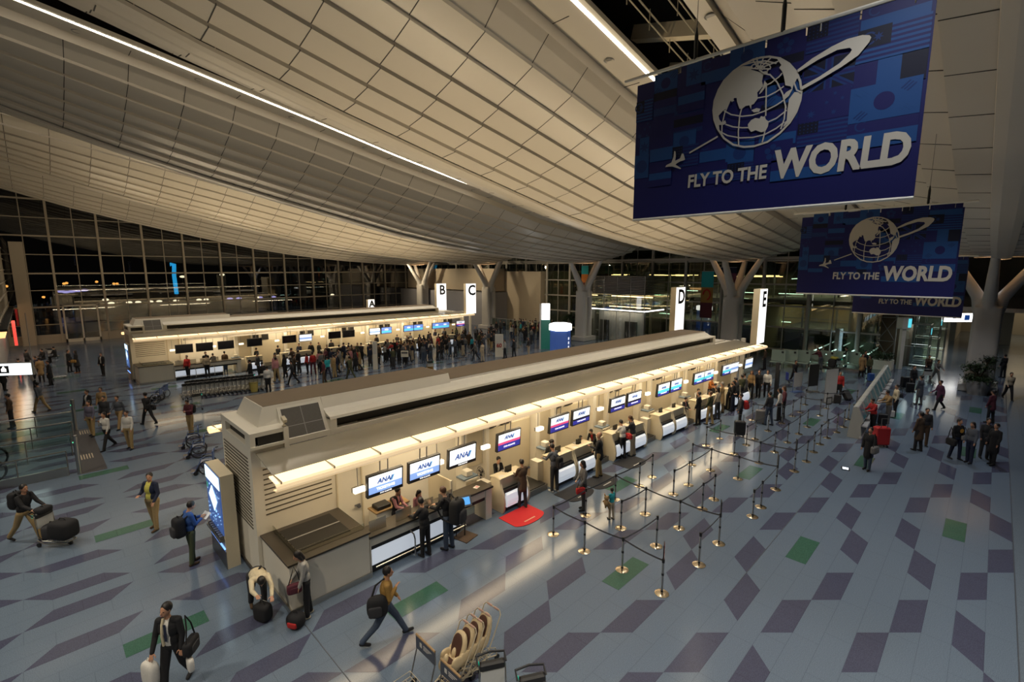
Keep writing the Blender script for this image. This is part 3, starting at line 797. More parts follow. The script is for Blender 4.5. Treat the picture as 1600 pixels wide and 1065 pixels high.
# scale conveyors between desk pairs
def make_belt():
    T = thing('baggage_scale', 'x', 'baggage scale')
    m = MB(); m.box(0, 1.1, 0, 1.6, 0, .22); m.build('bed', STEELD, T)
    m = MB(); m.box(.1, 1.0, .03, 1.57, .22, .25); m.build('belt', BLACK, T)
    m = MB(); m.box(-.02, .04, 0, 1.6, .2, .42); m.build('guard', GREY, T)
    return T
BELT = make_belt(); first = True
for isl, fn in (('nearer', bend_near), ('farther', bend_far)):
    for i, x in enumerate([11.68] + [15.5 + 3.75 * k for k in range(5)]):
        o = BELT if first else copy_tree(BELT); first = False
        o.location = fn((x, 11.0, 0)); tag(o, 'baggage scale and belt, %s from the ticket desk on the %s island' % (ordinal(i), isl), 'baggage scale', 'baggage scales of the %s island' % isl)

# ---- screens
SCRW = mat('screen_white', (.9, .95, 1), .3, emit=.92, ecol=(.93, .97, 1)); SCRB = mat('screen_blue', (.2, .3, .9), .3, emit=.75, ecol=(.20, .36, .95))
SCRN = mat('screen_navy', (.05, .05, .4), .3, emit=.5, ecol=(.07, .07, .55)); SCRR = mat('screen_pink', (.9, .1, .25), .3, emit=.8, ecol=(.95, .10, .25))
SCRC = mat('screen_cyan', (.1, .7, .8), .3, emit=.9, ecol=(.12, .75, .90)); SCRK = mat('screen_black', (.012, .012, .014), .15)
SCRL = mat('screen_ticketing_blue', (.3, .45, .85), .3, emit=.9, ecol=(.25, .42, .86)); BLUE = mat('logo_blue', (.02, .10, .45), .4, emit=.25, ecol=(.02, .12, .6)); BLUE2 = mat('logo_light_blue', (.05, .40, .8), .4, emit=.4, ecol=(.05, .4, .9))
TW = mat('text_white_lit', (1, 1, 1), .4, emit=1.1, ecol=(1, 1, 1))
def screen_proto(style):
    T = thing('hanging_screen', 'x', 'screen')
    m = MB(); m.box(-.55, .55, .02, .13, -.32, .32); m.box(-.3, .3, .13, .2, -.2, .2); m.build('bezel', BLACK, T)
    m = MB(); m.cyl((-.12, .12, .3), (-.12, .12, .85), .018); m.cyl((.12, .12, .3), (.12, .12, .85), .018); m.box(-.18, .18, .08, .16, .26, .32); m.build('bracket', STEELD, T)
    def band(z0, z1, mt, nm, e=.015): q = MB(); q.box(-.51, .51, e, .03, z0, z1); q.build(nm, mt, T)
    if style == 'off': band(-.28, .28, SCRK, 'display'); return T
    if style == 'blue':
        band(-.28, .28, SCRB, 'display'); band(-.2, -.05, SCRC, 'banner_strip', .012); q = MB(); q.ell((0, .006, .08), (.2, .004, .07), n=12, m=6); q.build('white_mark', TW, T); return T
    if style == 'plain': band(-.28, .28, SCRW, 'display'); band(-.1, .02, SCRL, 'banner_strip', .012); return T
    band(-.28, .28, SCRW, 'display')
    zz = {'ticket': .10, 'pink': .14, 'white': .02, 'navy': .12, 'cyan': .10}[style]; sz = {'ticket': .19, 'white': .24}.get(style, .17)
    lettering('ANA', BLUE, face_my(-.06, .009, zz), T, size=sz, offset=.004, shear=.25)
    q = MB(); w = sz * .19; h = sz * .42
    for k, mm in ((0, 0), (1, 1)):
        x0 = -.06 + sz * 1.12 + k * w * 1.1
        q.add([(x0 - h * .45, .008, zz - h), (x0 + w - h * .45, .008, zz - h), (x0 + w + h * .45, .008, zz + h * .9), (x0 + h * .45, .008, zz + h * .9)], [(0, 1, 2, 3)], mm)
    q.build('logo_mark', [BLUE, BLUE2], T, fix=False)
    band(-.30, -.22, BLACK, 'banner_strip', .012); 
    if style == 'ticket': band(-.22, -.02, SCRL, 'banner_strip', .012); lettering('TICKETING', TW, face_my(0, .008, -.12), T, size=.11, offset=.003); lettering('STAR ALLIANCE', TW, face_my(0, .006, -.26), T, size=.05)
    if style == 'pink': band(-.08, .0, SCRR, 'banner_strip', .012); band(-.28, -.08, SCRN, 'banner_strip', .011)
    if style == 'navy': band(-.12, -.05, BLACK, 'banner_strip', .012); band(-.28, -.12, SCRN, 'banner_strip', .011)
    if style == 'cyan': band(-.14, .0, SCRC, 'banner_strip', .012); band(-.28, -.14, SCRN, 'banner_strip', .011)
    if style in ('pink', 'navy', 'cyan'): lettering('STAR ALLIANCE / 航空', TW, face_my(0, .005, -.18), T, size=.07) if False else lettering('STAR ALLIANCE', TW, face_my(0, .005, -.18), T, size=.075)
    if style == 'white': lettering('STAR ALLIANCE', TW, face_my(0, .006, -.26), T, size=.05)
    sub(T, ('lettering', 'display'), ('logo_mark', 'display'), ('banner_strip', 'display'))
    return T
styles = ['ticket', 'ticket', 'white', 'pink', 'pink', 'navy', 'navy', 'navy', 'cyan', 'cyan', 'cyan', 'cyan', 'cyan', 'plain', 'plain']
SCX = [6.44, 7.73, 9.15, 11.18, 13.83, 15.15, 17.68, 18.97, 21.5, 22.7, 25.1, 26.2, 28.4, 29.4, 31.4]
protos = {}
def put_screen(style, p, rz, label, group):
    if style not in protos: protos[style] = screen_proto(style); o = protos[style]
    else: o = copy_tree(protos[style])
    o.location = p; o.rotation_euler = (math.radians(4), 0, rz); tag(o, label, 'screen', group)
desc = {'ticket': 'white and blue ticketing screen with airline logo', 'white': 'all-white airline logo screen', 'pink': 'airline logo screen with pink and navy bands', 'navy': 'airline logo screen with navy band',
        'cyan': 'airline logo screen with cyan and navy bands', 'plain': 'white and blue screen', 'off': 'switched-off black screen', 'blue': 'bright blue airline screen'}
for i, (x, st) in enumerate(zip(SCX, styles)):
    p = bend_near((x, 11.35, 2.2)); put_screen(st, p, -.0024 * (x - 4), '%s, %s under the nearer canopy' % (desc[st], ordinal(i)), 'screens under the nearer canopy')
fst = ['off', 'off', 'off', 'off', 'off', 'plain', 'off', 'off', 'plain', 'blue', 'blue', 'blue', 'blue', 'blue', 'pink']
for i, (x, st) in enumerate(zip(SCX, fst)):
    p = bend_far((x, 11.35, 2.2)); put_screen(st, p, -FARS, '%s, %s under the farther canopy' % (desc[st], ordinal(i)), 'screens under the farther canopy')
# small lit counter-number boxes
def numbox():
    T = thing('counter_number_light', 'x', 'light box')
    m = MB(); m.box(-.16, .16, -.02, .1, -.06, .06); m.build('lamp_face', LAMPW, T)
    m = MB(); m.box(-.17, .17, .1, .16, -.07, .07); m.cyl((0, .13, .08), (0, .13, .7), .012); m.build('housing', STEELD, T); return T
NB = numbox(); first = True
for isl, fn in (('nearer', bend_near), ('farther', bend_far)):
    for i, x in enumerate([5.75, 8.35, 10.25, 12.9, 16.65, 20.35, 24.0, 27.4, 30.6]):
        o = NB if first else copy_tree(NB); first = False
        o.location = fn((x, 11.5, 2.15)); tag(o, 'small white glowing counter light, %s under the %s canopy' % (ordinal(i), isl), 'light box', 'counter lights of the %s canopy' % isl)

# ---- tall letter signs
def letter_sign(ch, loc, label, w=1.35, d=.42, z0=3.2, z1=6.75, size=1.15, lx=None):
    T = thing('letter_sign', label, 'sign', (loc[0], loc[1], z0)); H = z1 - z0
    m = MB(); m.box(-w / 2, w / 2, -d / 2 + .02, d / 2, 0, H); m.build('casing', CREAM, T)
    m = MB(); m.box(-w / 2 + .01, w / 2 - .01, -d / 2, -d / 2 + .02, .01, H - .01); m.build('lit_face', mat('letter_sign_face', (1, 1, 1), .4, emit=1.2, ecol=(1, .98, .95)), T)
    lettering(ch, LETTER, face_my(w * .08, -d / 2 - .012, H - size * .62), T, size=size * 1.2, offset=.038, name='letter'); return T
letter_sign('E', (33.6, 10.8), 'tall white lit column sign with black letter E')
letter_sign('D', (32.7, 16.0), 'tall white lit column sign with black letter D')
def far_sign(ch, px0, px1, pt, pb, y, label, z0=3.2):
    a = atY(px0, pt, y); b = atY(px1, pt, y)
    return letter_sign(ch, ((a.x + b.x) / 2, y + .2), label, w=max(b.x - a.x, .4), d=.4, z0=z0, z1=a.z, size=min(1.25, (b.x - a.x) * 1.05))
far_sign('C', 728, 743.5, 443, 497, 40.4, 'tall white lit column sign with black letter C')
far_sign('B', 682, 697, 443, 483, 45.0, 'tall white lit column sign with black letter B')
far_sign('A', 575, 585, 468, 489, 45.6, 'short white lit sign with black letter A', z0=3.5)
# airline sign boards on the farther island roof
def sign_board(px0, px1, pt, pb, y, cells, label):
    a = atY(px0, pt, y); b = atY(px1, pb, y); T = thing('airline_sign_board', label, 'sign board', (a.x, y, b.z - .1)); W = b.x - a.x; H = max(.45, a.z - b.z + .1)
    m = MB(); m.box(-.1, W + .1, 0, .3, -.4, H + .08); m.build('housing', STEELD, T)
    n = len(cells)
    for i, c in enumerate(cells):
        q = MB(); q.box(W * i / n + .04, W * (i + 1) / n - .04, -.02, 0, .04, H); q.build('lit_cell', c, T)
LB = mat('sign_cell_blue', (.1, .4, .9), .4, emit=1.3, ecol=(.10, .42, .95)); LV = mat('sign_cell_violet', (.15, .15, .8), .4, emit=1.2, ecol=(.16, .18, .85)); LR = mat('sign_cell_red', (.9, .05, .15), .4, emit=1.2, ecol=(.9, .06, .16)); LWc = mat('sign_cell_white', (1, 1, 1), .4, emit=1.8, ecol=(.9, .97, 1))
sign_board(366, 433, 493, 498, 45.4, [LWc, LWc, LWc, LWc, LWc, LWc, LWc, LR], 'row of white illuminated airline signs with a red one at its end')
sign_board(441, 500, 489.5, 494, 45.4, [LWc, LB, LWc, LB, LWc, LV, LWc, LV], 'row of blue and white illuminated airline signs')
sign_board(508, 560, 486.5, 491, 45.4, [LWc, LV, LWc, LV, LWc, LWc, LWc], 'row of violet and white illuminated airline signs left of sign A')

# ------------------------------------------------------------------ blue banners
BN0 = mat('banner_blue', (.008, .009, .088), .45, noise=.05, nscale=3); BN1 = mat('banner_mid_blue', (.007, .029, .13), .45); BN2 = mat('banner_light_blue', (.010, .060, .20), .45)
BN3 = mat('banner_darkest', (.003, .004, .018), .45); BNW = mat('banner_print_cream', (.52, .47, .38), .6)
def disc(m, cy, cz, r, mi, x, n=24, ry=1.0):
    m.add([(x, cy + r * ry * math.cos(2 * PI * k / n), cz + r * math.sin(2 * PI * k / n)) for k in range(n)], [tuple(range(n))], mi)
def rect(m, y0, y1, z0, z1, mi, x): m.add([(x, y0, z0), (x, y1, z0), (x, y1, z1), (x, y0, z1)], [(0, 1, 2, 3)], mi)
def poly(m, pts, mi, x): m.add([(x, a, b) for a, b in pts], [tuple(range(len(pts)))], mi)
def stroke(m, pts, w, mi, x, closed=False):
    n = len(pts); L = []; R = []
    for i, p in enumerate(pts):
        a = pts[(i - 1) % n] if (closed or i > 0) else p; b = pts[(i + 1) % n] if (closed or i < n - 1) else p
        d = Vector((b[0] - a[0], b[1] - a[1])); d = d.normalized() if d.length > 0 else Vector((1, 0)); ww = w(i / n) if callable(w) else w
        L.append((x, p[0] - d.y * ww / 2, p[1] + d.x * ww / 2)); R.append((x, p[0] + d.y * ww / 2, p[1] - d.x * ww / 2))
    k = n if closed else n - 1
    m.add(L + R, [(i, (i + 1) % n, n + (i + 1) % n, n + i) for i in range(k)], mi)
def star(m, y, z, r, mi, x, n=7):
    pts = []
    for k in range(2 * n):
        t = PI * k / n; q = r if k % 2 == 0 else r * .42; pts.append((x, y + q * math.sin(t), z + q * math.cos(t)))
    m.add([(x, y, z)] + pts, [(0, 1 + k, 1 + (k + 1) % (2 * n)) for k in range(2 * n)], mi)
def flag_tile(m, kind, a, z, w, h, x):
    # a: distance from the left edge of the banner; converted to y with  y = W - a
    def Y(q): return 4.0 - q
    def R(a0, a1, z0, z1, mi, dx=0): rect(m, Y(a0), Y(a1), z0, z1, mi, x - dx)
    if kind == 'jp': R(a, a + w, z, z + h, 2); disc(m, Y(a + w / 2), z + h / 2, h * .27, 1, x - .001)
    elif kind == 'ca':
        R(a, a + w, z, z + h, 0); R(a + w * .25, a + w * .75, z, z + h, 2, .0005); star(m, Y(a + w / 2), z + h / 2, h * .3, 1, x - .001, 7)
    elif kind == 'kr':
        R(a, a + w, z, z + h, 2); disc(m, Y(a + w / 2), z + h / 2, h * .25, 0, x - .001)
        for sx_ in (-1, 1):
            for sz in (-1, 1):
                for k in range(3):
                    cx, cz = a + w / 2 + sx_ * (w * .28 + k * .03), z + h / 2 + sz * (h * .30 - (k - 1) * .02)
                    poly(m, [(Y(cx - .05), cz - .04 * sx_ * sz), (Y(cx - .038), cz - .04 * sx_ * sz - .012), (Y(cx + .05), cz + .04 * sx_ * sz - .012), (Y(cx + .038), cz + .04 * sx_ * sz)], 1, x - .001)
    elif kind == 'us':
        R(a, a + w, z, z + h, 0)
        for k in range(7): R(a, a + w, z + h * (2 * k) / 13, z + h * (2 * k + 1) / 13, 1, .0005)
        R(a, a + w * .42, z + h * .46, z + h, 3, .001)
        for i in range(5):
            for j in range(4): star(m, Y(a + w * (.05 + .08 * i)), z + h * (.52 + .12 * j), .012, 1, x - .0015, 5)
    elif kind == 'my':
        R(a, a + w, z, z + h, 0)
        for k in range(7): R(a, a + w, z + h * (2 * k) / 13, z + h * (2 * k + 1) / 13, 2, .0005)
        R(a, a + w * .48, z + h * .42, z + h, 3, .001); stroke(m, [(Y(a + w * .17 + .07 * math.cos(t)), z + h * .7 + .07 * math.sin(t)) for t in frange(.7, 5.6, 12)], .022, 1, x - .0015); star(m, Y(a + w * .3), z + h * .7, .06, 1, x - .0015, 7)
    elif kind == 'uk':
        R(a, a + w, z, z + h, 3)
        for c1, c2 in (((a, z), (a + w, z + h)), ((a, z + h), (a + w, z))): stroke(m, [(Y(c1[0]), c1[1]), (Y(c2[0]), c2[1])], .07, 1, x - .0005); stroke(m, [(Y(c1[0]), c1[1]), (Y(c2[0]), c2[1])], .02, 0, x - .0008)
        R(a + w * .42, a + w * .58, z, z + h, 1, .001); R(a, a + w, z + h * .4, z + h * .6, 1, .001); R(a + w * .46, a + w * .54, z, z + h, 0, .0015); R(a, a + w, z + h * .46, z + h * .54, 0, .0015)
    elif kind == 'au':
        R(a, a + w, z, z + h, 0)
        for q, r, hh in ((.25, .25, .06), (.7, .8, .03), (.7, .2, .04), (.55, .55, .03), (.85, .6, .03)): star(m, Y(a + w * q), z + h * r, hh, 1, x - .001, 7)
    elif kind == 'hk':
        R(a, a + w, z, z + h, 0)
        for k in range(5):
            t = 2 * PI * k / 5; disc(m, Y(a + w / 2 + .075 * math.sin(t)), z + h / 2 + .075 * math.cos(t), .042, 1, x - .001 - .0001 * k, 10)
    elif kind == 'fr': R(a, a + w * .33, z, z + h, 0); R(a + w * .33, a + w * .66, z, z + h, 2); R(a + w * .66, a + w, z, z + h, 3)
    elif kind == 'id': R(a, a + w, z, z + h * .5, 2); R(a, a + w, z + h * .5, z + h, 0)
    elif kind == 'sg': R(a, a + w, z, z + h * .5, 2); R(a, a + w, z + h * .5, z + h, 0); stroke(m, [(Y(a + w * .2 + .06 * math.cos(t)), z + h * .75 + .06 * math.sin(t)) for t in frange(.7, 5.6, 12)], .02, 1, x - .001)
    elif kind == 'de': R(a, a + w, z, z + h * .33, 1); R(a, a + w, z + h * .33, z + h * .66, 0); R(a, a + w, z + h * .66, z + h, 3)
    elif kind == 'th': R(a, a + w, z, z + h, 1); R(a, a + w, z + h * .17, z + h * .83, 0, .0005); R(a, a + w, z + h * .33, z + h * .66, 3, .001)
    elif kind == 'at': R(a, a + w, z, z + h, 0); R(a, a + w, z + h * .33, z + h * .66, 2, .0005)
TILES = [('kr', .33, 1.83, .42, .34), ('de', .33, 1.45, .42, .38), ('ca', .78, 1.82, .5, .36), ('at', .78, 1.40, .45, .40), ('my', 0, 1.42, .32, .34), ('au', 0, 1.05, .32, .34), ('ca', 0, .72, .36, .34), ('jp', 0, .32, .28, .40),
         ('id', .30, .60, .42, .42), ('at', .30, .12, .42, .34), ('th', .72, 1.02, .5, .38), ('jp', .72, .70, .4, .32), ('us', .70, .42, .48, .34), ('sg', 1.16, 1.80, .46, .36), ('jp', 1.6, 1.88, .5, .34), ('hk', 2.12, 1.86, .5, .36),
         ('de', 2.12, 1.50, .5, .36), ('us', 2.64, 1.84, .6, .36), ('sg', 3.26, 1.90, .7, .34), ('my', 3.24, 1.50, .74, .40), ('uk', 2.64, 1.22, .6, .42), ('kr', 2.14, 1.18, .48, .38), ('fr', 3.24, 1.10, .74, .42), ('au', 2.62, .80, .6, .4),
         ('kr', 3.22, .66, .74, .44), ('de', 2.1, .86, .5, .32), ('id', 2.1, .52, .5, .34), ('us', 2.62, .44, .6, .36), ('sg', 3.22, .28, .74, .38), ('hk', 2.05, .26, .52, .3), ('jp', 1.62, .30, .42, .36), ('sg', 1.2, .44, .42, .34), ('us', 1.66, .05, .6, .26), ('at', 1.16, .04, .5, .3), ('id', 2.3, -.05, .9, .3)]
def banner(x, W, H, yr, ztop, label):
    T = thing('hanging_banner', label, 'banner', (x, 0, 0)); s = W / 4.0; zb = ztop - H; k = H / 2.31
    Mx = Matrix.Translation((0, yr, zb)) @ Matrix.Diagonal((1, s, k, 1))
    m = MB(); m.box(0, .012, yr, yr + W, zb, ztop); m.build('cloth', BN0, T)
    m = MB()
    for n_, (kd, a, z, w, h) in enumerate(TILES): flag_tile(m, kd, a, z * .88 + .44, w, h, -.002 - (n_ % 5) * .0022)
    m.v = [tuple(Mx @ Vector(v)) for v in m.v]
    m.build('flag_print', [BN0, BN1, BN2, BN3], T, fix=False)
    # globe, ring and aeroplane: outlines measured on the large banner
    m = MB(); X = -.020; ly = [0]
    def BQ(px, py):
        p = atX(px, py, 8.0); return (4.0 - (4.86 - p.y), (p.z - 8.89))
    def C5(pts): return [BQ(980 + a / 3.55, 60 + b / 3.55) for a, b in pts]
    def C6(pts): return [BQ(1180 + a / 3.327, b / 3.327) for a, b in pts]
    def area_(pts, dx=0.0):
        tr = tessellate_polygon([[Vector((p_[0], p_[1], 0)) for p_ in pts]]); ly[0] += 1
        m.add([(X - .0008 * ly[0], p_[0], p_[1]) for p_ in pts], [tuple(t_) for t_ in tr], 0)
    circ = C5([(480, 400), (487, 345), (510, 285), (540, 235), (590, 185), (640, 150), (700, 120), (745, 108), (790, 103), (850, 113), (900, 142), (940, 187), (962, 240), (969, 295), (963, 345), (940, 410), (905, 467), (850, 525), (780, 575), (710, 598), (650, 603), (590, 590), (540, 555), (503, 500), (485, 450)])
    stroke(m, circ, .028, 0, X, True)
    area_(C5([(484, 430), (484, 370), (510, 290), (545, 232), (600, 180), (645, 155), (700, 158), (690, 175), (740, 190), (785, 180), (780, 200), (757, 206), (750, 240), (757, 262), (745, 280), (724, 302), (727, 335), (705, 365), (692, 370), (690, 395), (680, 372), (660, 376), (640, 392), (626, 392), (612, 352), (610, 332), (596, 332), (590, 346), (570, 350), (560, 385), (535, 402), (510, 430), (514, 450), (530, 470), (546, 455), (552, 470), (540, 480), (512, 482), (515, 510), (505, 512)]))
    area_(C5([(690, 455), (712, 443), (737, 446), (745, 432), (758, 436), (766, 432), (771, 450), (788, 463), (783, 490), (770, 515), (745, 522), (715, 510), (690, 520), (675, 500), (672, 478)]))
    area_(C5([(692, 400), (720, 388), (742, 392), (735, 408), (705, 412)])); area_(C5([(765, 235), (774, 250), (768, 275), (750, 300), (735, 312), (740, 295), (756, 272)]))
    area_(C5([(832, 112), (880, 128), (930, 172), (958, 225), (945, 225), (925, 262), (917, 290), (900, 320), (872, 345), (886, 375), (888, 395), (872, 350), (868, 320), (885, 300), (915, 282), (910, 268), (880, 262), (872, 215), (862, 185), (846, 165), (858, 150), (845, 132)]))
    area_(C5([(962, 300), (958, 360), (935, 415), (900, 468), (870, 490), (888, 455), (892, 400), (900, 340), (930, 300)]))
    area_(C5([(868, 492), (880, 462), (895, 460), (880, 485)]))
    for ln in ([(540, 402), (580, 424), (640, 434), (700, 427), (765, 405), (830, 372), (870, 345)], [(548, 478), (590, 492), (640, 497), (680, 496)], [(785, 465), (830, 445), (888, 400)], [(512, 515), (560, 540), (630, 553), (700, 550), (765, 535), (830, 500), (875, 465)],
               [(754, 272), (800, 250), (846, 215), (862, 195)], [(727, 332), (780, 323), (830, 298), (872, 268)], [(640, 385), (628, 430), (620, 520), (622, 598)], [(573, 350), (545, 415), (530, 480), (528, 545)], [(775, 250), (774, 330), (772, 432)], [(767, 518), (760, 550), (752, 578)],
               [(792, 200), (835, 245), (866, 310), (882, 380), (874, 450), (855, 505)], [(596, 345), (582, 352)], [(733, 172), (700, 122)], [(733, 172), (722, 108)], [(735, 172), (760, 110)], [(737, 170), (800, 112)], [(740, 168), (842, 130)], [(740, 172), (800, 172)], [(733, 172), (680, 168)], [(735, 176), (765, 198), (795, 205)],
               [(680, 170), (700, 150), (740, 138), (790, 145), (800, 165), (780, 182)], [(706, 172), (722, 158), (752, 156), (766, 166), (750, 178)], [(650, 150), (700, 136), (770, 128), (832, 142)], [(928, 245), (945, 290), (968, 300)]):
        ly[0] += .3; stroke(m, C5(ln), .018, 0, X + .0004 - .0008 * ly[0])
    area_(C6([(222, 366), (300, 307), (400, 246), (480, 207), (560, 186), (597, 187), (606, 198), (596, 222), (540, 290), (450, 352), (340, 418), (243, 472), (240, 455), (335, 402), (440, 333), (495, 280), (506, 262), (495, 252), (430, 263), (330, 314), (226, 379)]))
    area_(C5([(216, 716), (222, 704), (250, 690), (262, 658), (266, 626), (273, 628), (275, 655), (271, 680), (298, 667), (308, 640), (317, 640), (326, 672), (322, 676), (298, 684), (280, 694), (273, 702), (284, 708), (303, 721), (300, 726), (256, 712), (236, 712)]))
    stroke(m, C5([(347, 636), (505, 545)]), .026, 0, X)
    m.v = [tuple(Mx @ Vector(v)) for v in m.v]
    m.build('globe_logo', BNW, T, fix=False)
    def tx(body, a0, a1, z0, z1, off, sh):
        me = text_mesh(body, size=1.0, offset=off, ext=.001, shear=sh).copy(); me.materials.clear(); me.materials.append(BNW)
        xs_ = [v.co.x for v in me.vertices]; ys_ = [v.co.y for v in me.vertices]; sx_, sy_ = (a1 - a0) / (max(xs_) - min(xs_)), (z1 - z0) / (max(ys_) - min(ys_))
        for v in me.vertices: v.co.x = (v.co.x - min(xs_)) * sx_; v.co.y = (v.co.y - min(ys_)) * sy_
        me.transform(Mx @ Matrix.Translation((-.016, 4 - a0, z0)) @ Matrix.Rotation(-PI / 2, 4, 'Z') @ Matrix.Rotation(PI / 2, 4, 'X'))
        o = bpy.data.objects.new('lettering', me); COL.objects.link(o); o.parent = T
    tx('FLY TO THE', 1.03, 2.25, .45, .66, .030, 0.03); tx('WORLD', 2.34, 3.92, .42, .84, .042, .06)
    m = MB()
    m.tube([(.0, yr - .25, ztop + .13), (.0, yr + W + .25, ztop + .13)], .03); m.tube([(0, yr, zb), (0, yr + W, zb)], .022); each(m, 'rod', WHITE, T)
    m = MB()
    for f in (.05, .3, .55, .8): m.tube([(0, yr + W * f, ztop), (0, yr + W * f, ztop + .12)], .012)
    each(m, 'hook', STEEL, T)
    m = MB()
    for f in (.42, .74) if x < 10 else (.2, .7):
        m.lathe([(.03, 0), (.03, .37), (.008, .49)], c=(0, yr + W * f, ztop + .13), n=10)
    each(m, 'turnbuckle', BLACK, T)
    m = MB()
    for f in (.42, .74) if x < 10 else (.2, .7): m.cyl((0, yr + W * f, ztop + .6), (0, yr + W * f, slit(x) - .2 if x < 10 else slit(x)), .006, n=5)
    each(m, 'cable', STEELD, T)
    return T
banner(8.0, 4.0, 2.31, .86, 11.2, 'largest blue globe banner, hanging in front of the two smaller ones')
b2a, b2b = atX(1254, 340, 17.3), atX(1507, 330, 17.3); b2c = atX(1247, 458, 17.3)
banner(17.3, b2a.y - b2b.y, b2a.z - b2c.z, b2b.y, b2a.z, 'middle-sized blue globe banner hanging behind and below the largest one')
b3b = atX(1514, 414, 26.6); b3c = atX(1510, 497, 26.6)
banner(26.6, b2a.y - b2b.y, b2a.z - b2c.z, b3b.y, b3c.z + (b2a.z - b2c.z), 'smallest blue globe banner, mostly hidden behind the middle one')
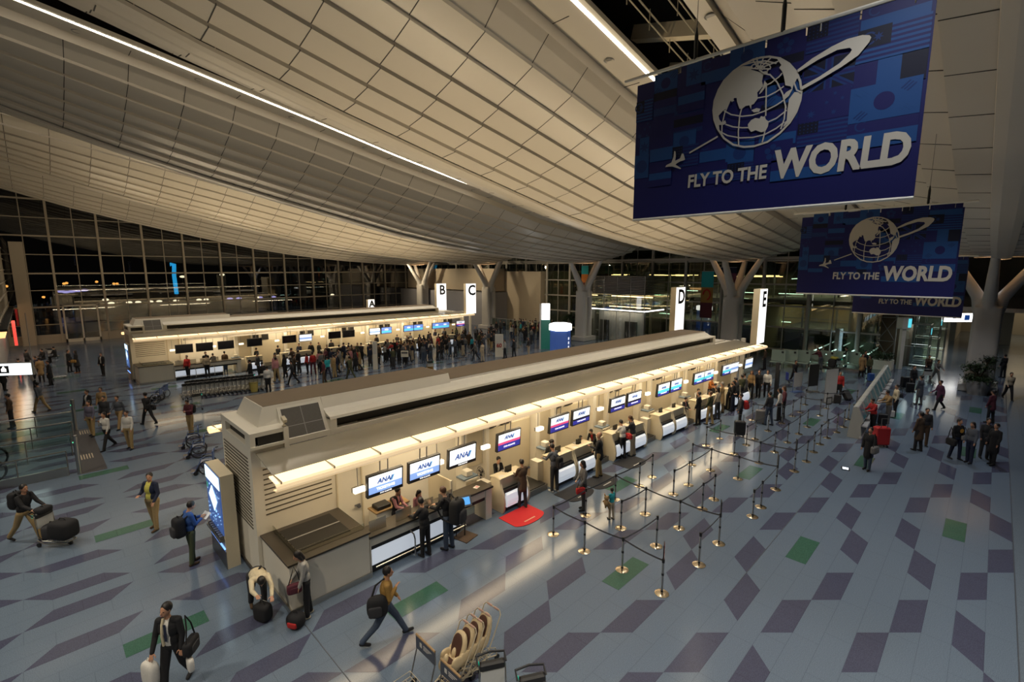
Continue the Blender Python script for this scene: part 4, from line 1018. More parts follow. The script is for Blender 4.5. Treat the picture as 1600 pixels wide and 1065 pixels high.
# ------------------------------------------------------------------ people
import numpy as np
def V(*a): return Vector(a)
class Fig:
    """prims: (kind, data, tag); tags 0 skin 1 top 2 trousers 3 shoes 4 shirt front 5 hair"""
    def __init__(s): s.p = []
    def cap(s, a, b, ra, rb, t): s.p.append(('c', V(*a), V(*b), ra, rb, t))
    def ell(s, c, r, t, R=None): s.p.append(('e', V(*c), V(*r), R or Matrix.Identity(3), 0, t))
HTS = 1.70
def figure(lean=0, nod=0, turn=0, legs=((8, 10), (-8, 12)), arms=((5, 8, 15), (5, 8, 15)), stance=.09, skirt=0, coat=0, hair='short', hands=False, bulk=1.0, sit=False, openw=0, twist=0, vest=False, armtag=1):
    f = Fig(); r = math.radians
    hipz = .92
    pel = V(0, 0, hipz)
    L = r(lean); up = V(math.sin(L), 0, math.cos(L)); fw = V(math.cos(L), 0, -math.sin(L))
    RL = Matrix.Rotation(L, 3, 'Y')
    chest = pel + up * .33; neck = pel + up * .53
    b = bulk
    f.ell(pel + V(0, 0, .0), (.115 * b, .165 * b, .13), 2)
    f.ell(pel + up * .10, (.122 * b, .168 * b, .18), 1, RL)
    f.ell(chest, (.135 * b, .188 * b, .20), 1, RL)
    sh = neck - up * .055
    f.cap(sh + V(0, .13, 0), sh - V(0, .13, 0), .068 * b, .068 * b, 1)
    if coat: f.cap(pel + up * .2, pel + V(.0, 0, -coat), .135 * b, .175 * b, 1)
    if skirt: f.cap(pel + up * .02, pel + V(0, 0, -skirt), .15, .21, 2)
    N = r(lean * .6 + nod); hup = V(math.sin(N), 0, math.cos(N)); T = r(turn)
    hf = Matrix.Rotation(T, 3, 'Z') @ V(math.cos(N), 0, -math.sin(N))
    hc = neck + hup * .17 + hf * .02
    f.cap(neck - up * .03, hc - hup * .06, .052, .05, 0)
    RH = Matrix.Rotation(T, 3, 'Z') @ Matrix.Rotation(N, 3, 'Y')
    f.ell(hc, (.092, .074, .112), 0, RH)
    f.ell(hc + hf * .045 - hup * .045, (.052, .052, .062), 0, RH)
    f.cap(hc + hf * .092 + hup * .01, hc + hf * .108 - hup * .022, .010, .015, 0)       # nose
    side = RH @ V(0, 1, 0)
    for s_ in (-1, 1): f.ell(hc + side * .074 * s_ - hup * .005, (.014, .010, .028), 0, RH)
    if hair: 
        f.ell(hc + hup * .028 - hf * .022, (.098, .086, .105), 5, RH)
        if hair in ('bob', 'long'):
            for s_ in (-1, 1): f.cap(hc + side * .06 * s_ - hf * .02, hc + side * .068 * s_ - hf * .03 - hup * .11, .04, .035, 5)
            f.cap(hc - hf * .06, hc - hf * .065 - hup * .13, .06, .055, 5)
        if hair == 'long': f.cap(hc - hf * .07 - hup * .1, hc - hf * .09 - hup * .28, .06, .045, 5)
        if hair == 'bun': f.ell(hc - hf * .115 - hup * .01, (.035, .035, .035), 5, RH)
    # legs
    for i, s_ in enumerate((1, -1)):
        a, k = legs[i]
        hip = pel + V(0, stance * s_, -.04); A = r(a)
        kn = hip + V(math.sin(A), .01 * s_, -math.cos(A)) * .43
        A2 = r(a - k); an = kn + V(math.sin(A2), 0, -math.cos(A2)) * .41
        f.cap(hip, kn, .096 * b, .072, 2); f.cap(kn, an, .070, .060, 2)
        ft = 0 if not sit else 0
        A3 = A2 * .5
        toe = an + V(math.cos(A3) * .15, .01 * s_, -.055 + math.sin(A3) * .10); heel = an + V(-.035 * math.cos(A3), 0, -.05 - math.sin(-A3) * .0)
        f.cap(heel, toe, .042, .036, 3)
    # arms: (forward, out, elbow[, inward])
    out = {}
    for i, s_ in enumerate((1, -1)):
        ar = arms[i]; a, o_, e = ar[:3]; inw = ar[3] if len(ar) > 3 else 0
        sp = sh + V(0, .165 * b * s_, 0)
        A = r(a); O = r(o_)
        el = sp + V(math.sin(A) * math.cos(O), math.sin(O) * s_, -math.cos(A) * math.cos(O)) * .28
        E = r(a + e); I = r(inw)
        d = V(math.sin(E) * math.cos(I), -math.sin(I) * s_, -math.cos(E) * math.cos(I)).normalized()
        wr = el + d * .24
        f.cap(sp, el, .060 * b, .052, armtag); f.cap(el, wr, .051, .040, armtag if armtag != 1 or not vest else armtag)
        out['wrist', i] = wr; out['dir', i] = d
        if not hands: f.ell(wr + d * .075, (.035, .03, .07), 0, d.to_track_quat('Z', 'Y').to_matrix())
        else:
            w = V(0, 1, 0) if abs(d.y) < .8 else V(1, 0, 0)
            w = (w - d * w.dot(d)).normalized(); nrm = d.cross(w)
            Q = Matrix((w, nrm, d)).transposed()
            f.ell(wr + d * .045, (.038, .017, .05), 0, Q)
            for q, (off, ln) in enumerate(((-.031, .062), (-.011, .075), (.010, .078), (.031, .068))):
                b0 = wr + d * .082 + w * off; cur = nrm * (.012 * -1)
                b1 = b0 + d * ln * .5 + w * off * .12 + cur * .5; b2 = b1 + d * ln * .42 + cur * 1.4
                f.cap(b0, b1, .0088, .0082, 0); f.cap(b1, b2, .0082, .0072, 0)
            tb = wr + d * .03 - w * .032 * s_ * 1
            t1 = tb + (d * .6 - w * s_ * .75).normalized() * .042; t2 = t1 + (d * .92 - w * s_ * .2).normalized() * .034
            f.cap(tb, t1, .0115, .010, 0); f.cap(t1, t2, .010, .0085, 0)
    out['head'] = hc; out['hf'] = hf; out['hup'] = hup; out['side'] = side; out['chest'] = chest; out['up'] = up; out['neck'] = neck; out['pel'] = pel
    f.joints = out; f.openw = openw; f.sit = sit; f.vest = vest
    return f
def fig_mesh(f, vox, name='body'):
    m = MB(); zmin = 9
    for p in f.p:
        if p[0] == 'c':
            a, b, ra, rb = p[1:5]; d = b - a; L = d.length
            if L < 1e-5: continue
            n = 10 if ra > .02 else 8
            q = (d / L).to_track_quat('Z', 'Y').to_matrix().to_4x4(); M = Matrix.Translation(a) @ q
            prof = [(ra * math.sin(t), -ra * math.cos(t)) for t in (.35, .8, 1.25, PI / 2)] + [(rb * math.cos(t), L + rb * math.sin(t)) for t in (0, .35, .8, 1.25)]
            m.lathe(prof, n=n, M=M)
        else:
            c, r_, R = p[1], p[2], p[3]
            m.ell((0, 0, 0), tuple(r_), M=Matrix.Translation(c) @ R.to_4x4(), n=14, m=9)
    me = bpy.data.meshes.new('t'); me.from_pydata([tuple(v) for v in m.v], [], m.f)
    t = bpy.data.objects.new('t', me); COL.objects.link(t)
    r = t.modifiers.new('r', 'REMESH'); r.mode = 'VOXEL'; r.voxel_size = vox
    s = t.modifiers.new('s', 'SMOOTH'); s.iterations = 2 if vox < .02 else 1; s.factor = .5
    out = bpy.data.meshes.new_from_object(t.evaluated_get(bpy.context.evaluated_depsgraph_get()))
    bpy.data.objects.remove(t); bpy.data.meshes.remove(me)
    n = len(out.polygons); cen = np.zeros(n * 3); out.polygons.foreach_get('center', cen); cen = cen.reshape(-1, 3)
    nor = np.zeros(n * 3); out.polygons.foreach_get('normal', nor); nor = nor.reshape(-1, 3)
    best = np.full(n, 9.0); tg = np.zeros(n, int)
    for p in f.p:
        if p[0] == 'c':
            a, b, ra, rb = np.array(p[1]), np.array(p[2]), p[3], p[4]; d = b - a; L2 = d @ d
            if L2 < 1e-9: continue
            t_ = np.clip(((cen - a) @ d) / L2, 0, 1); q = a + t_[:, None] * d
            ds = np.linalg.norm(cen - q, axis=1) - (ra + (rb - ra) * t_)
        else:
            R = np.array(p[3]); q = (cen - np.array(p[1])) @ R / np.array(p[2]); k = np.linalg.norm(q, axis=1)
            ds = (k - 1) * np.linalg.norm(cen - np.array(p[1]), axis=1) / np.maximum(k, 1e-6)
        w = ds < best; best[w] = ds[w]; tg[w] = p[5]
    J = f.joints; hc = np.array(J['head']); hf = np.array(J['hf']); hu = np.array(J['hup'])
    rel = cen - hc; infront = rel @ hf; upw = rel @ hu
    tg[(tg == 5) & (infront > .055) & (upw < .06)] = 0
    tg[(tg == 5) & (infront > .078) & (upw < .075)] = 0
    ch = np.array(J['chest']); 
    if f.openw:
        fr = (tg == 1) & (nor[:, 0] > .35) & (np.abs(cen[:, 1]) < f.openw) & (cen[:, 2] > J['pel'].z - .12)
        tg[fr] = 4
    out.materials.clear()
    for i in range(6): out.materials.append(None)
    out.polygons.foreach_set('material_index', tg.astype(np.int32)); out.shade_smooth(); out.name = name
    co = np.zeros(len(out.vertices) * 3); out.vertices.foreach_get('co', co); co = co.reshape(-1, 3)
    zb = co[:, 2].min(); f.drop = zb
    if f.sit: zb = f.drop
    co[:, 2] -= zb; out.vertices.foreach_set('co', co.ravel()); out.update()
    return out
SKIN = mat('skin', (.48, .25, .15), .5, noise=.06, nscale=14); SKIN2 = mat('skin_light', (.62, .36, .24), .5, noise=.06, nscale=14)
HAIRM = mat('hair_black', (.012, .009, .008), .5, noise=.3, nscale=60); HAIRB = mat('hair_brown', (.08, .035, .015), .5, noise=.3, nscale=60); HAIRG = mat('hair_grey', (.20, .18, .16), .5, noise=.3, nscale=60)
CL = {}
CN = {'black': (.010, .010, .012), 'charcoal': (.032, .032, .036), 'navy': (.012, .018, .045), 'grey': (.16, .155, .15), 'light_grey': (.34, .33, .31), 'white': (.62, .60, .56), 'cream': (.60, .52, .36), 'khaki': (.34, .24, .11), 'tan': (.34, .22, .10),
      'brown': (.075, .045, .025), 'olive': (.055, .06, .028), 'green': (.06, .075, .035), 'red': (.42, .02, .02), 'maroon': (.09, .018, .03), 'blue': (.03, .09, .30), 'jeans': (.045, .065, .105), 'teal': (.02, .33, .38), 'pink': (.55, .25, .27), 'yellow': (.55, .50, .10),
      'mustard': (.30, .17, .04), 'orange': (.50, .16, .03), 'plum': (.10, .03, .07), 'beige': (.46, .38, .27), 'slate': (.09, .10, .12), 'violet_grey': (.13, .12, .17)}
def cloth(n):
    if n not in CL: CL[n] = mat('cloth_' + n, CN[n], .85, noise=.12, nscale=30)
    return CL[n]
POSE = {
 'stand': dict(legs=((4, 4), (-3, 3))), 'stand_wide': dict(legs=((8, 6), (-6, 6)), stance=.12, arms=((8, 12, 18), (0, 12, 12))),
 'walk': dict(lean=3, legs=((24, 8), (-20, 18)), arms=((-22, 6, 14), (22, 6, 22))), 'walk2': dict(lean=3, legs=((-18, 22), (22, 8)), arms=((22, 6, 22), (-20, 6, 14))),
 'stride': dict(lean=6, legs=((32, 6), (-28, 16)), arms=((-18, 8, 20), (20, 8, 60, 20)), openw=.0),
 'counter': dict(lean=8, nod=14, legs=((3, 3), (-3, 3)), arms=((35, 6, 45, 15), (30, 6, 50, 15))),
 'push': dict(lean=10, legs=((26, 8), (-26, 14)), arms=((38, 4, 30, 5), (38, 4, 30, 5))),
 'phone': dict(nod=25, legs=((5, 4), (-3, 3)), arms=((20, 5, 85, 35), (15, 5, 80, 35))),
 'lean': dict(lean=28, nod=10, legs=((4, 2), (-4, 2)), arms=((50, 6, 20, 5), (50, 6, 20, 5))),
 'sitp': dict(lean=4, nod=8, legs=((82, 85), (82, 82)), arms=((25, 6, 55, 20), (25, 6, 55, 20)), sit=True),
 'bend': dict(lean=78, nod=25, legs=((6, 16), (-10, 14)), arms=((60, 6, 10, 10), (70, 6, 25, 10)), stance=.12),
 'crossed': dict(nod=6, legs=((4, 3), (-3, 3)), arms=((22, 6, 75, 55), (20, 6, 70, 60))),
 'coat': dict(legs=((5, 4), (-4, 3)), coat=.35), 'coatwalk': dict(lean=3, legs=((22, 8), (-18, 18)), arms=((-16, 6, 14), (18, 6, 40)), coat=.3),
 'skirt': dict(legs=((3, 3), (-3, 3)), skirt=.38, hair='bob', bulk=.88), 'womanstand': dict(legs=((4, 4), (-3, 3)), hair='bob', bulk=.88, nod=12),
 'womanstaff': dict(legs=((2, 2), (-2, 2)), hair='bun', bulk=.86, nod=14, lean=6, arms=((26, 4, 55, 20), (26, 4, 55, 20))),
}
MESHC = {}; FIGC = {}
def pmesh(pose, vox, **over):
    k = (pose, vox, tuple(sorted(over.items())))
    if k not in MESHC:
        d = dict(POSE[pose]); d.update(over); f = figure(hands=vox < .012, **d); MESHC[k] = fig_mesh(f, vox); FIGC[k] = f
    return MESHC[k], FIGC[k]
EYE = mat('eye_dark', (.01, .008, .008), .2); LIP = mat('lip', (.35, .10, .08), .5); EYEW = mat('eye_white', (.7, .68, .64), .3)
def person(p, deg, pose, top, bottom, label, shoes='black', shirt='white', hair=HAIRM, skin=SKIN, h=1.70, vox=.03, group=None, z=0, face=False, **over):
    me, f = pmesh(pose, vox, **over)
    o = bpy.data.objects.new('person', me); COL.objects.link(o); s = h / HTS
    o.location = (p[0], p[1], z); o.rotation_euler = (0, 0, math.radians(deg)); o.scale = (s, s, s)
    if not me.materials[0]:
        for i, mt in enumerate((skin, cloth(top), cloth(bottom), cloth(shoes) if shoes in CN else BLACK, cloth(shirt), hair)): me.materials[i] = mt
    for i, mt in enumerate((skin, cloth(top), cloth(bottom), cloth(shoes), cloth(shirt), hair)):
        o.material_slots[i].link = 'OBJECT'; o.material_slots[i].material = mt
    tag(o, label, 'person', group)
    if face:
        J = f.joints; hc, hf, hu, sd = J['head'], J['hf'], J['hup'], J['side']; dz = V(0, 0, -f.drop)
        for s_ in (-1, 1):
            e = MB(); e.ell(tuple(hc + hf * .076 + sd * .030 * s_ + hu * .006 + dz), (.012, .013, .009), n=8, m=6); e.build('eye', EYE, o, smooth=True)
        e = MB(); e.ell(tuple(hc + hf * .091 - hu * .066 + dz), (.010, .022, .006), n=8, m=6); e.build('mouth', LIP, o, smooth=True)
    o['_f'] = 0; del o['_f']
    return o, f
def local(p, deg, v, z=0, s=1.0):
    return Matrix.Translation((p[0], p[1], z)) @ Matrix.Rotation(math.radians(deg), 4, 'Z') @ Matrix.Scale(s, 4) @ Vector(v)
# bags -----------------------------------------------------------------
def rounded(mb, c, r, p=.45, M=None, n=20, mm=12): return mb.ell(c, r, M=M, n=n, m=mm, p=p)
def backpack_proto():
    T = thing('backpack', 'x', 'backpack')
    m = MB(); rounded(m, (0, 0, 0), (.12, .16, .25)); m.build('main_body', cloth('black'), T, smooth=True)
    m = MB(); rounded(m, (-.12, 0, -.08), (.05, .12, .13)); m.build('front_pocket', cloth('charcoal'), T, smooth=True)
    for s_ in (-1, 1):
        m = MB(); m.tube([(.10, .09 * s_, .20), (.20, .11 * s_, .27), (.33, .12 * s_, .20), (.36, .12 * s_, .0), (.26, .13 * s_, -.16), (.10, .12 * s_, -.2)], .018, 6); m.build('shoulder_strap', cloth('black'), T, smooth=True)
    m = MB(); m.tube([(0, -.04, .24), (0, -.03, .29), (0, .03, .29), (0, .04, .24)], .01, 6); m.build('top_handle', cloth('black'), T)
    sub(T, ('front_pocket', 'main_body'), ('top_handle', 'main_body')); return T
def recolor(o, mt, names):
    for c in o.children_recursive:
        if c.name.split('.')[0] in names:
            c.data = c.data.copy(); c.data.materials.clear(); c.data.materials.append(mt)
BP = None
def backpack(p, deg, label, z=1.22, off=-.24, s=1.0, color=None):
    global BP
    if BP is None: BP = backpack_proto(); o = BP
    else: o = copy_tree(BP)
    w = local(p, deg, (off, 0, z)); o.location = w; o.rotation_euler = (0, 0, math.radians(deg)); o.scale = (s, s, s); tag(o, label, 'backpack')
    if color: recolor(o, cloth(color), ('main_body', 'front_pocket'))
    return o
def bag_proto(kind):
    T = thing('shoulder_bag' if kind == 'shoulder' else 'carrier_bag', 'x', 'bag')
    if kind == 'shoulder':
        m = MB(); rounded(m, (0, 0, 0), (.19, .08, .14)); m.build('pouch', cloth('black'), T, smooth=True)
        m = MB(); m.tube([(-.15, 0, .1), (-.1, -.02, .38), (-.02, -.06, .58), (.05, -.02, .38), (.15, 0, .1)], .014, 6); m.build('strap', cloth('black'), T, smooth=True)
        m = MB(); rounded(m, (0, .08, -.02), (.12, .02, .08)); m.build('outer_pocket', cloth('charcoal'), T, smooth=True)
    else:
        m = MB(); rounded(m, (0, 0, -.27), (.17, .09, .23), p=.55); m.build('sack', cloth('white'), T, smooth=True)
        m = MB(); m.tube([(-.08, 0, -.06), (-.03, 0, .02), (.03, 0, .02), (.08, 0, -.06)], .008, 6); m.build('handle', cloth('white'), T)
    return T
BAGS = {}
def bag(p, deg, v, kind, label, s=1.0, color=None, rz=0):
    if kind not in BAGS: BAGS[kind] = bag_proto(kind); o = BAGS[kind]
    else: o = copy_tree(BAGS[kind])
    o.location = local(p, deg, v); o.rotation_euler = (0, 0, math.radians(deg + rz)); o.scale = (s, s, s); tag(o, label, 'bag')
    if color: recolor(o, cloth(color), ('pouch', 'sack', 'outer_pocket'))
    return o
def suitcase_proto():
    T = thing('suitcase', 'x', 'suitcase')
    m = MB(); m.rbox((0, 0, .38), (.26, .44, .62), ch=.04); m.build('shell', BLACK, T, smooth=False)
    for x, y in ((-.09, -.17), (.09, -.17), (-.09, .17), (.09, .17)):
        m = MB(); m.cyl((x, y - .015, .035), (x, y + .015, .035), .033, n=10); m.build('wheel', BLACK, T)
    m = MB(); m.tube([(-.1, -.1, .68), (-.1, -.1, 1.0), (-.1, .1, 1.0), (-.1, .1, .68)], .012, 6); m.build('pull_handle', STEELD, T)
    m = MB()
    for k in range(4): m.box(.13, .14, -.16 + k * .1, -.14 + k * .1, .12, .64)
    m.build('rib', STEELD, T)
    return T
SUIT = None
def suitcase(p, deg, label, color=None, s=1.0, tilt=0, z=0):
    global SUIT
    if SUIT is None: SUIT = suitcase_proto(); o = SUIT
    else: o = copy_tree(SUIT)
    o.location = (p[0], p[1], z); o.rotation_euler = (0, math.radians(tilt), math.radians(deg)); o.scale = (s, s, s); tag(o, label, 'suitcase')
    if color: recolor(o, mat('shell_' + color, CN[color], .4, noise=.05), ('shell',))
    return o

N1 = .009
# ---- near people
def F(px, py): return at(px, py)
p, = (F(44, 845),); dA = -52
person(p, dA, 'push', 'black', 'khaki', 'person in black top and khaki trousers striding right while pushing a loaded trolley', vox=N1, h=1.78, face=True)
backpack(p, dA, 'large black backpack on the person pushing the trolley at far left', z=1.28, off=-.20, s=1.05)
p = F(243, 826); person(p, 215, 'stand_wide', 'navy', 'khaki', 'person in open dark jacket and yellow shirt standing hands low on the open floor', shirt='yellow', shoes='brown', vox=N1, h=1.76, bulk=1.12, openw=.085, face=True, turn=30, arms=((10, 20, 30), (14, 16, 78, 30)))
p = F(302, 880); person(p, 10, 'phone', 'blue', 'green', 'person in blue hoodie and olive trousers reading a white sheet by the lit map panel', shoes='brown', vox=N1, h=1.72, face=True)
backpack(p, 10, 'black backpack on the person in the blue hoodie', z=1.18, off=-.25, s=1.1)
o = MB(); o.box(-.1, .1, -.14, .14, 0, .006); q = o.build('paper_sheet', mat('paper_white', (.8, .8, .78), .6, noise=.03)); q.location = local(p, 10, (.42, 0, 1.24)); q.rotation_euler = (0, -.7, .3); tag(q, 'white sheet held by the person in the blue hoodie', 'paper')
p = Vector((1.25, 10.40, 0)); person(p, 232, 'walk', 'black', 'black', 'person in black suit, white shirt and tie walking with white carrier bags', vox=.008, h=1.78, openw=.045, face=True, turn=-18, arms=((4, 10, 12), (12, 10, 20)), legs=((-14, 16), (18, 6)))
m = MB(); m.box(-.004, .004, -.022, .022, 0, .34); q = m.build('necktie', cloth('navy')); q.location = local(p, 232, (.166, 0, 1.14)); q.rotation_euler = (0, 0, math.radians(232)); tag(q, 'dark necktie on the person in the black suit', 'tie')
m = MB(); m.tube([(-.02, -.07, .10), (.03, -.075, .0), (.045, -.085, -.20), (.03, -.08, -.42)], .024, 8); q = m.build('scarf', cloth('cream'), smooth=True); q.location = local(p, 232, (.11, .02, 1.46)); q.rotation_euler = (0, 0, math.radians(232)); tag(q, 'cream scarf hanging over the black suit jacket', 'scarf')
bag(p, 232, (.16, -.33, .80), 'carrier', 'large white plastic bag hanging from the right hand of the person in the black suit', s=1.1, rz=60)
bag(p, 232, (-.02, .32, .88), 'shoulder', 'black briefcase bag at the left side of the person in the black suit', s=1.05)
bag(p, 232, (.10, .34, .74), 'carrier', 'small white paper bag beside the black briefcase bag', s=.62, rz=40)
p = F(405, 952); person(p, 262, 'bend', 'cream', 'charcoal', 'person in cream jacket bending down over a black bag by the end counter', shoes='brown', vox=N1, h=1.72, face=True)
m = MB(); m.tube([(-.10, .10, .02), (.05, .10, .13), (.25, .02, .16), (.42, -.08, .10), (.50, -.12, -.05)], .022, 8); q = m.build('bag_strap', cloth('black'), smooth=True); q.location = local(p, 262, (.0, 0, .98)); q.rotation_euler = (0, 0, math.radians(262)); tag(q, 'black strap across the back of the bending person', 'strap')
m = MB(); rounded(m, (0, 0, .20), (.14, .20, .2)); q = thing('travel_bag', 'black bag standing on the floor under the bending person', 'bag', local(p, 262, (.42, .02, 0)), .4); m.build('main_body', cloth('black'), q, smooth=True)
m = MB(); m.tube([(0, -.08, .38), (0, -.05, .48), (0, .05, .48), (0, .08, .38)], .012, 6); m.build('handle', cloth('black'), q); m = MB(); m.box(.12, .135, .02, .14, .05, .36); m.build('white_towel', cloth('white'), q)
p = F(482, 962); person(p, 165, 'womanstand', 'light_grey', 'black', 'person in grey cardigan and black trousers looking down at the end counter corner', shoes='cream', vox=N1, h=1.62, face=True, arms=((8, 6, 12), (18, 10, 20)), lean=6, nod=22)
bag(p, 165, (.26, .10, .86), 'shoulder', 'dark bag with green trim carried by the person in the grey cardigan', s=.85, color='maroon')
q = thing('day_pack', 'round black and red day pack lying on the floor by the grey cardigan', 'bag', F(463, 978), .5)
m = MB(); rounded(m, (0, 0, .17), (.17, .2, .17), p=.7); m.build('main_body', cloth('black'), q, smooth=True); m = MB(); rounded(m, (-.13, -.02, .14), (.06, .12, .07)); m.build('front_pocket', cloth('red'), q, smooth=True); m = MB(); m.tube([(0, -.07, .32), (0, 0, .4), (0, .07, .32)], .012, 6); m.build('handle', cloth('black'), q)
p = F(604, 999); person(p, -28, 'stride', 'mustard', 'jeans', 'person in mustard jacket and jeans striding right with a big black bag', vox=N1, h=1.74, face=True, arms=((10, 8, 30, 10), (8, 8, 128, 38)))
q = thing('messenger_bag', 'big round black bag slung on the striding person in mustard', 'bag', local(p, -28, (-.16, -.20, .98)), math.radians(-28))
m = MB(); rounded(m, (0, 0, 0), (.22, .13, .24), p=.7); m.build('main_body', cloth('black'), q, smooth=True); m = MB(); m.tube([(-.12, .04, .16), (-.02, .10, .42), (.16, .22, .46), (.26, .26, .2)], .022, 6); m.build('strap', cloth('black'), q, smooth=True); m = MB(); rounded(m, (-.05, -.12, -.04), (.14, .04, .12)); m.build('front_pocket', cloth('charcoal'), q, smooth=True)
# ---- people at the nearer island, mid size
N2 = .016
def mid(px, py, deg, pose, top, bottom, label, **k): p = F(px, py); person(p, deg, pose, top, bottom, label, vox=k.pop('vox', N2), **k); return p
def staff(px, py, zt, deg, top, label, h=1.58, y=None, **k):
    pp = atY(px, py, y) if y else at(px, py, zt); person((pp.x, pp.y), deg, k.pop('pose', 'womanstaff'), top, k.pop('bottom', 'black'), label, vox=N2, h=h, skin=SKIN2, **k); return pp
p = F(665, 868); person(p, 100, 'counter', 'black', 'black', 'person in black seen from behind leaning on the ticket desk', vox=.011, h=1.64, hair=HAIRM)
p = F(701, 857); person(p, 112, 'counter', 'black', 'jeans', 'person in black top and jeans with a huge backpack at the ticket desk', vox=.011, h=1.80, hair=HAIRB, skin=SKIN2)
backpack(p, 112, 'huge black hiking backpack at the ticket desk', z=1.22, off=-.30, s=1.45)
staff(617, 765, 1.55, 290, 'black', 'staff member in black vest, white sleeves and pink scarf behind the ticket desk', openw=.04, shirt='pink', armtag=4)
staff(652, 769, 1.38, 280, 'pink', 'staff member in pale pink blouse leaning behind the ticket desk', h=1.42, hair=HAIRM, pose='womanstand', nod=25)
staff(777, 716, 1.52, 250, 'black', 'staff member in black jacket with white collar at the first check-in desk', openw=.035, hair=HAIRM, h=1.56)
staff(853, 690, 1.50, 300, 'black', 'staff member in black leaning over the second check-in desk', openw=.03, lean=18)
staff(905, 683, 1.25, 260, 'black', 'seated staff member in black with light scarf behind the third check-in desk', h=1.3, openw=.04)
staff(929, 668, 1.45, 190, 'black', 'staff member in black with red scarf bending between the desks', h=1.5, openw=.05, shirt='red', lean=30)
staff(1007, 607, 1.72, 120, 'light_grey', 'staff member in light grey shirt and black trousers seen from behind under the screens', h=1.74, pose='stand')
staff(1069.5, 622, 1.5, 250, 'black', 'staff member in black with pink collar writing at a desk', h=1.52, openw=.03, shirt='pink')
staff(1090, 609, 1.5, 230, 'white', 'staff member in white blouse behind the desks', h=1.54)
staff(1115.6, 600, 1.6, 250, 'black', 'staff member in black beside the red cylinder', h=1.6, openw=.03)
staff(1140, 600, 1.5, 240, 'black', 'staff member in black leaning towards the crowd at the far desks', h=1.6, lean=20)
staff(1110, 590, 1.6, 260, 'orange', 'person in orange top far behind the desks', h=1.6)
p = mid(816, 792, 75, 'coat', 'brown', 'charcoal', 'person in shaggy brown coat standing on the red mat', h=1.62, coat=.22, hair=HAIRM, nod=15, arms=((25, 8, 60, 15), (20, 8, 60, 15)), shoes='brown')
p = mid(866, 768, 85, 'counter', 'slate', 'charcoal', 'person in dark plaid shirt with a small backpack at the second desk', h=1.72, shoes='white'); backpack(p, 85, 'small black backpack on the person in the dark plaid shirt', z=1.2, s=.8)
p = mid(935, 745, 120, 'coat', 'black', 'khaki', 'bald person in long black jacket and khaki trousers at the third desk', h=1.72, hair=SKIN, coat=.15, arms=((20, 6, 85, 20), (15, 6, 20)))
p = mid(972, 716, 80, 'counter', 'white', 'black', 'person in white top with a red and blue bag at the fourth desk', h=1.62); bag(p, 80, (-.15, -.2, 1.0), 'shoulder', 'red and blue shoulder bag on the person in white', color='red', s=.9)
p = mid(988, 712, 110, 'counter', 'charcoal', 'beige', 'person in dark jacket and beige trousers at the fourth desk', h=1.72, hair=HAIRB)
p = mid(911, 796, 150, 'womanstand', 'grey', 'charcoal', 'person in grey hooded top holding a red bag near the belt posts', h=1.66, arms=((10, 6, 30), (15, 6, 50, 40))); bag(p, 150, (.18, .18, .78), 'shoulder', 'bright red hand bag held by the person in the grey hooded top', color='red', s=.85)
p = mid(955, 811, 80, 'stand', 'teal', 'beige', 'child in teal vest holding a teddy bear', h=1.02, vox=.016, arms=((30, 10, 80, 20), (10, 10, 40)))
t = thing('teddy_bear', 'orange-brown teddy bear held by the child in teal', 'toy', local(p, 80, (.02, .22, .62)))
m = MB(); rounded(m, (0, 0, 0), (.08, .09, .12), p=1); m.build('body', cloth('tan'), t, smooth=True); m = MB(); rounded(m, (0, 0, .17), (.075, .08, .075), p=1); rounded(m, (0, -.06, .24), (.02, .03, .03), p=1); rounded(m, (0, .06, .24), (.02, .03, .03), p=1); m.build('head', cloth('tan'), t, smooth=True)
for s_ in (-1, 1): m = MB(); m.cyl((0, .06 * s_, .06), (.04, .15 * s_, -.02), .03, .025, 8); m.build('arm', cloth('tan'), t); m = MB(); m.cyl((.02, .04 * s_, -.08), (.06, .07 * s_, -.2), .035, .03, 8); m.build('leg', cloth('tan'), t)
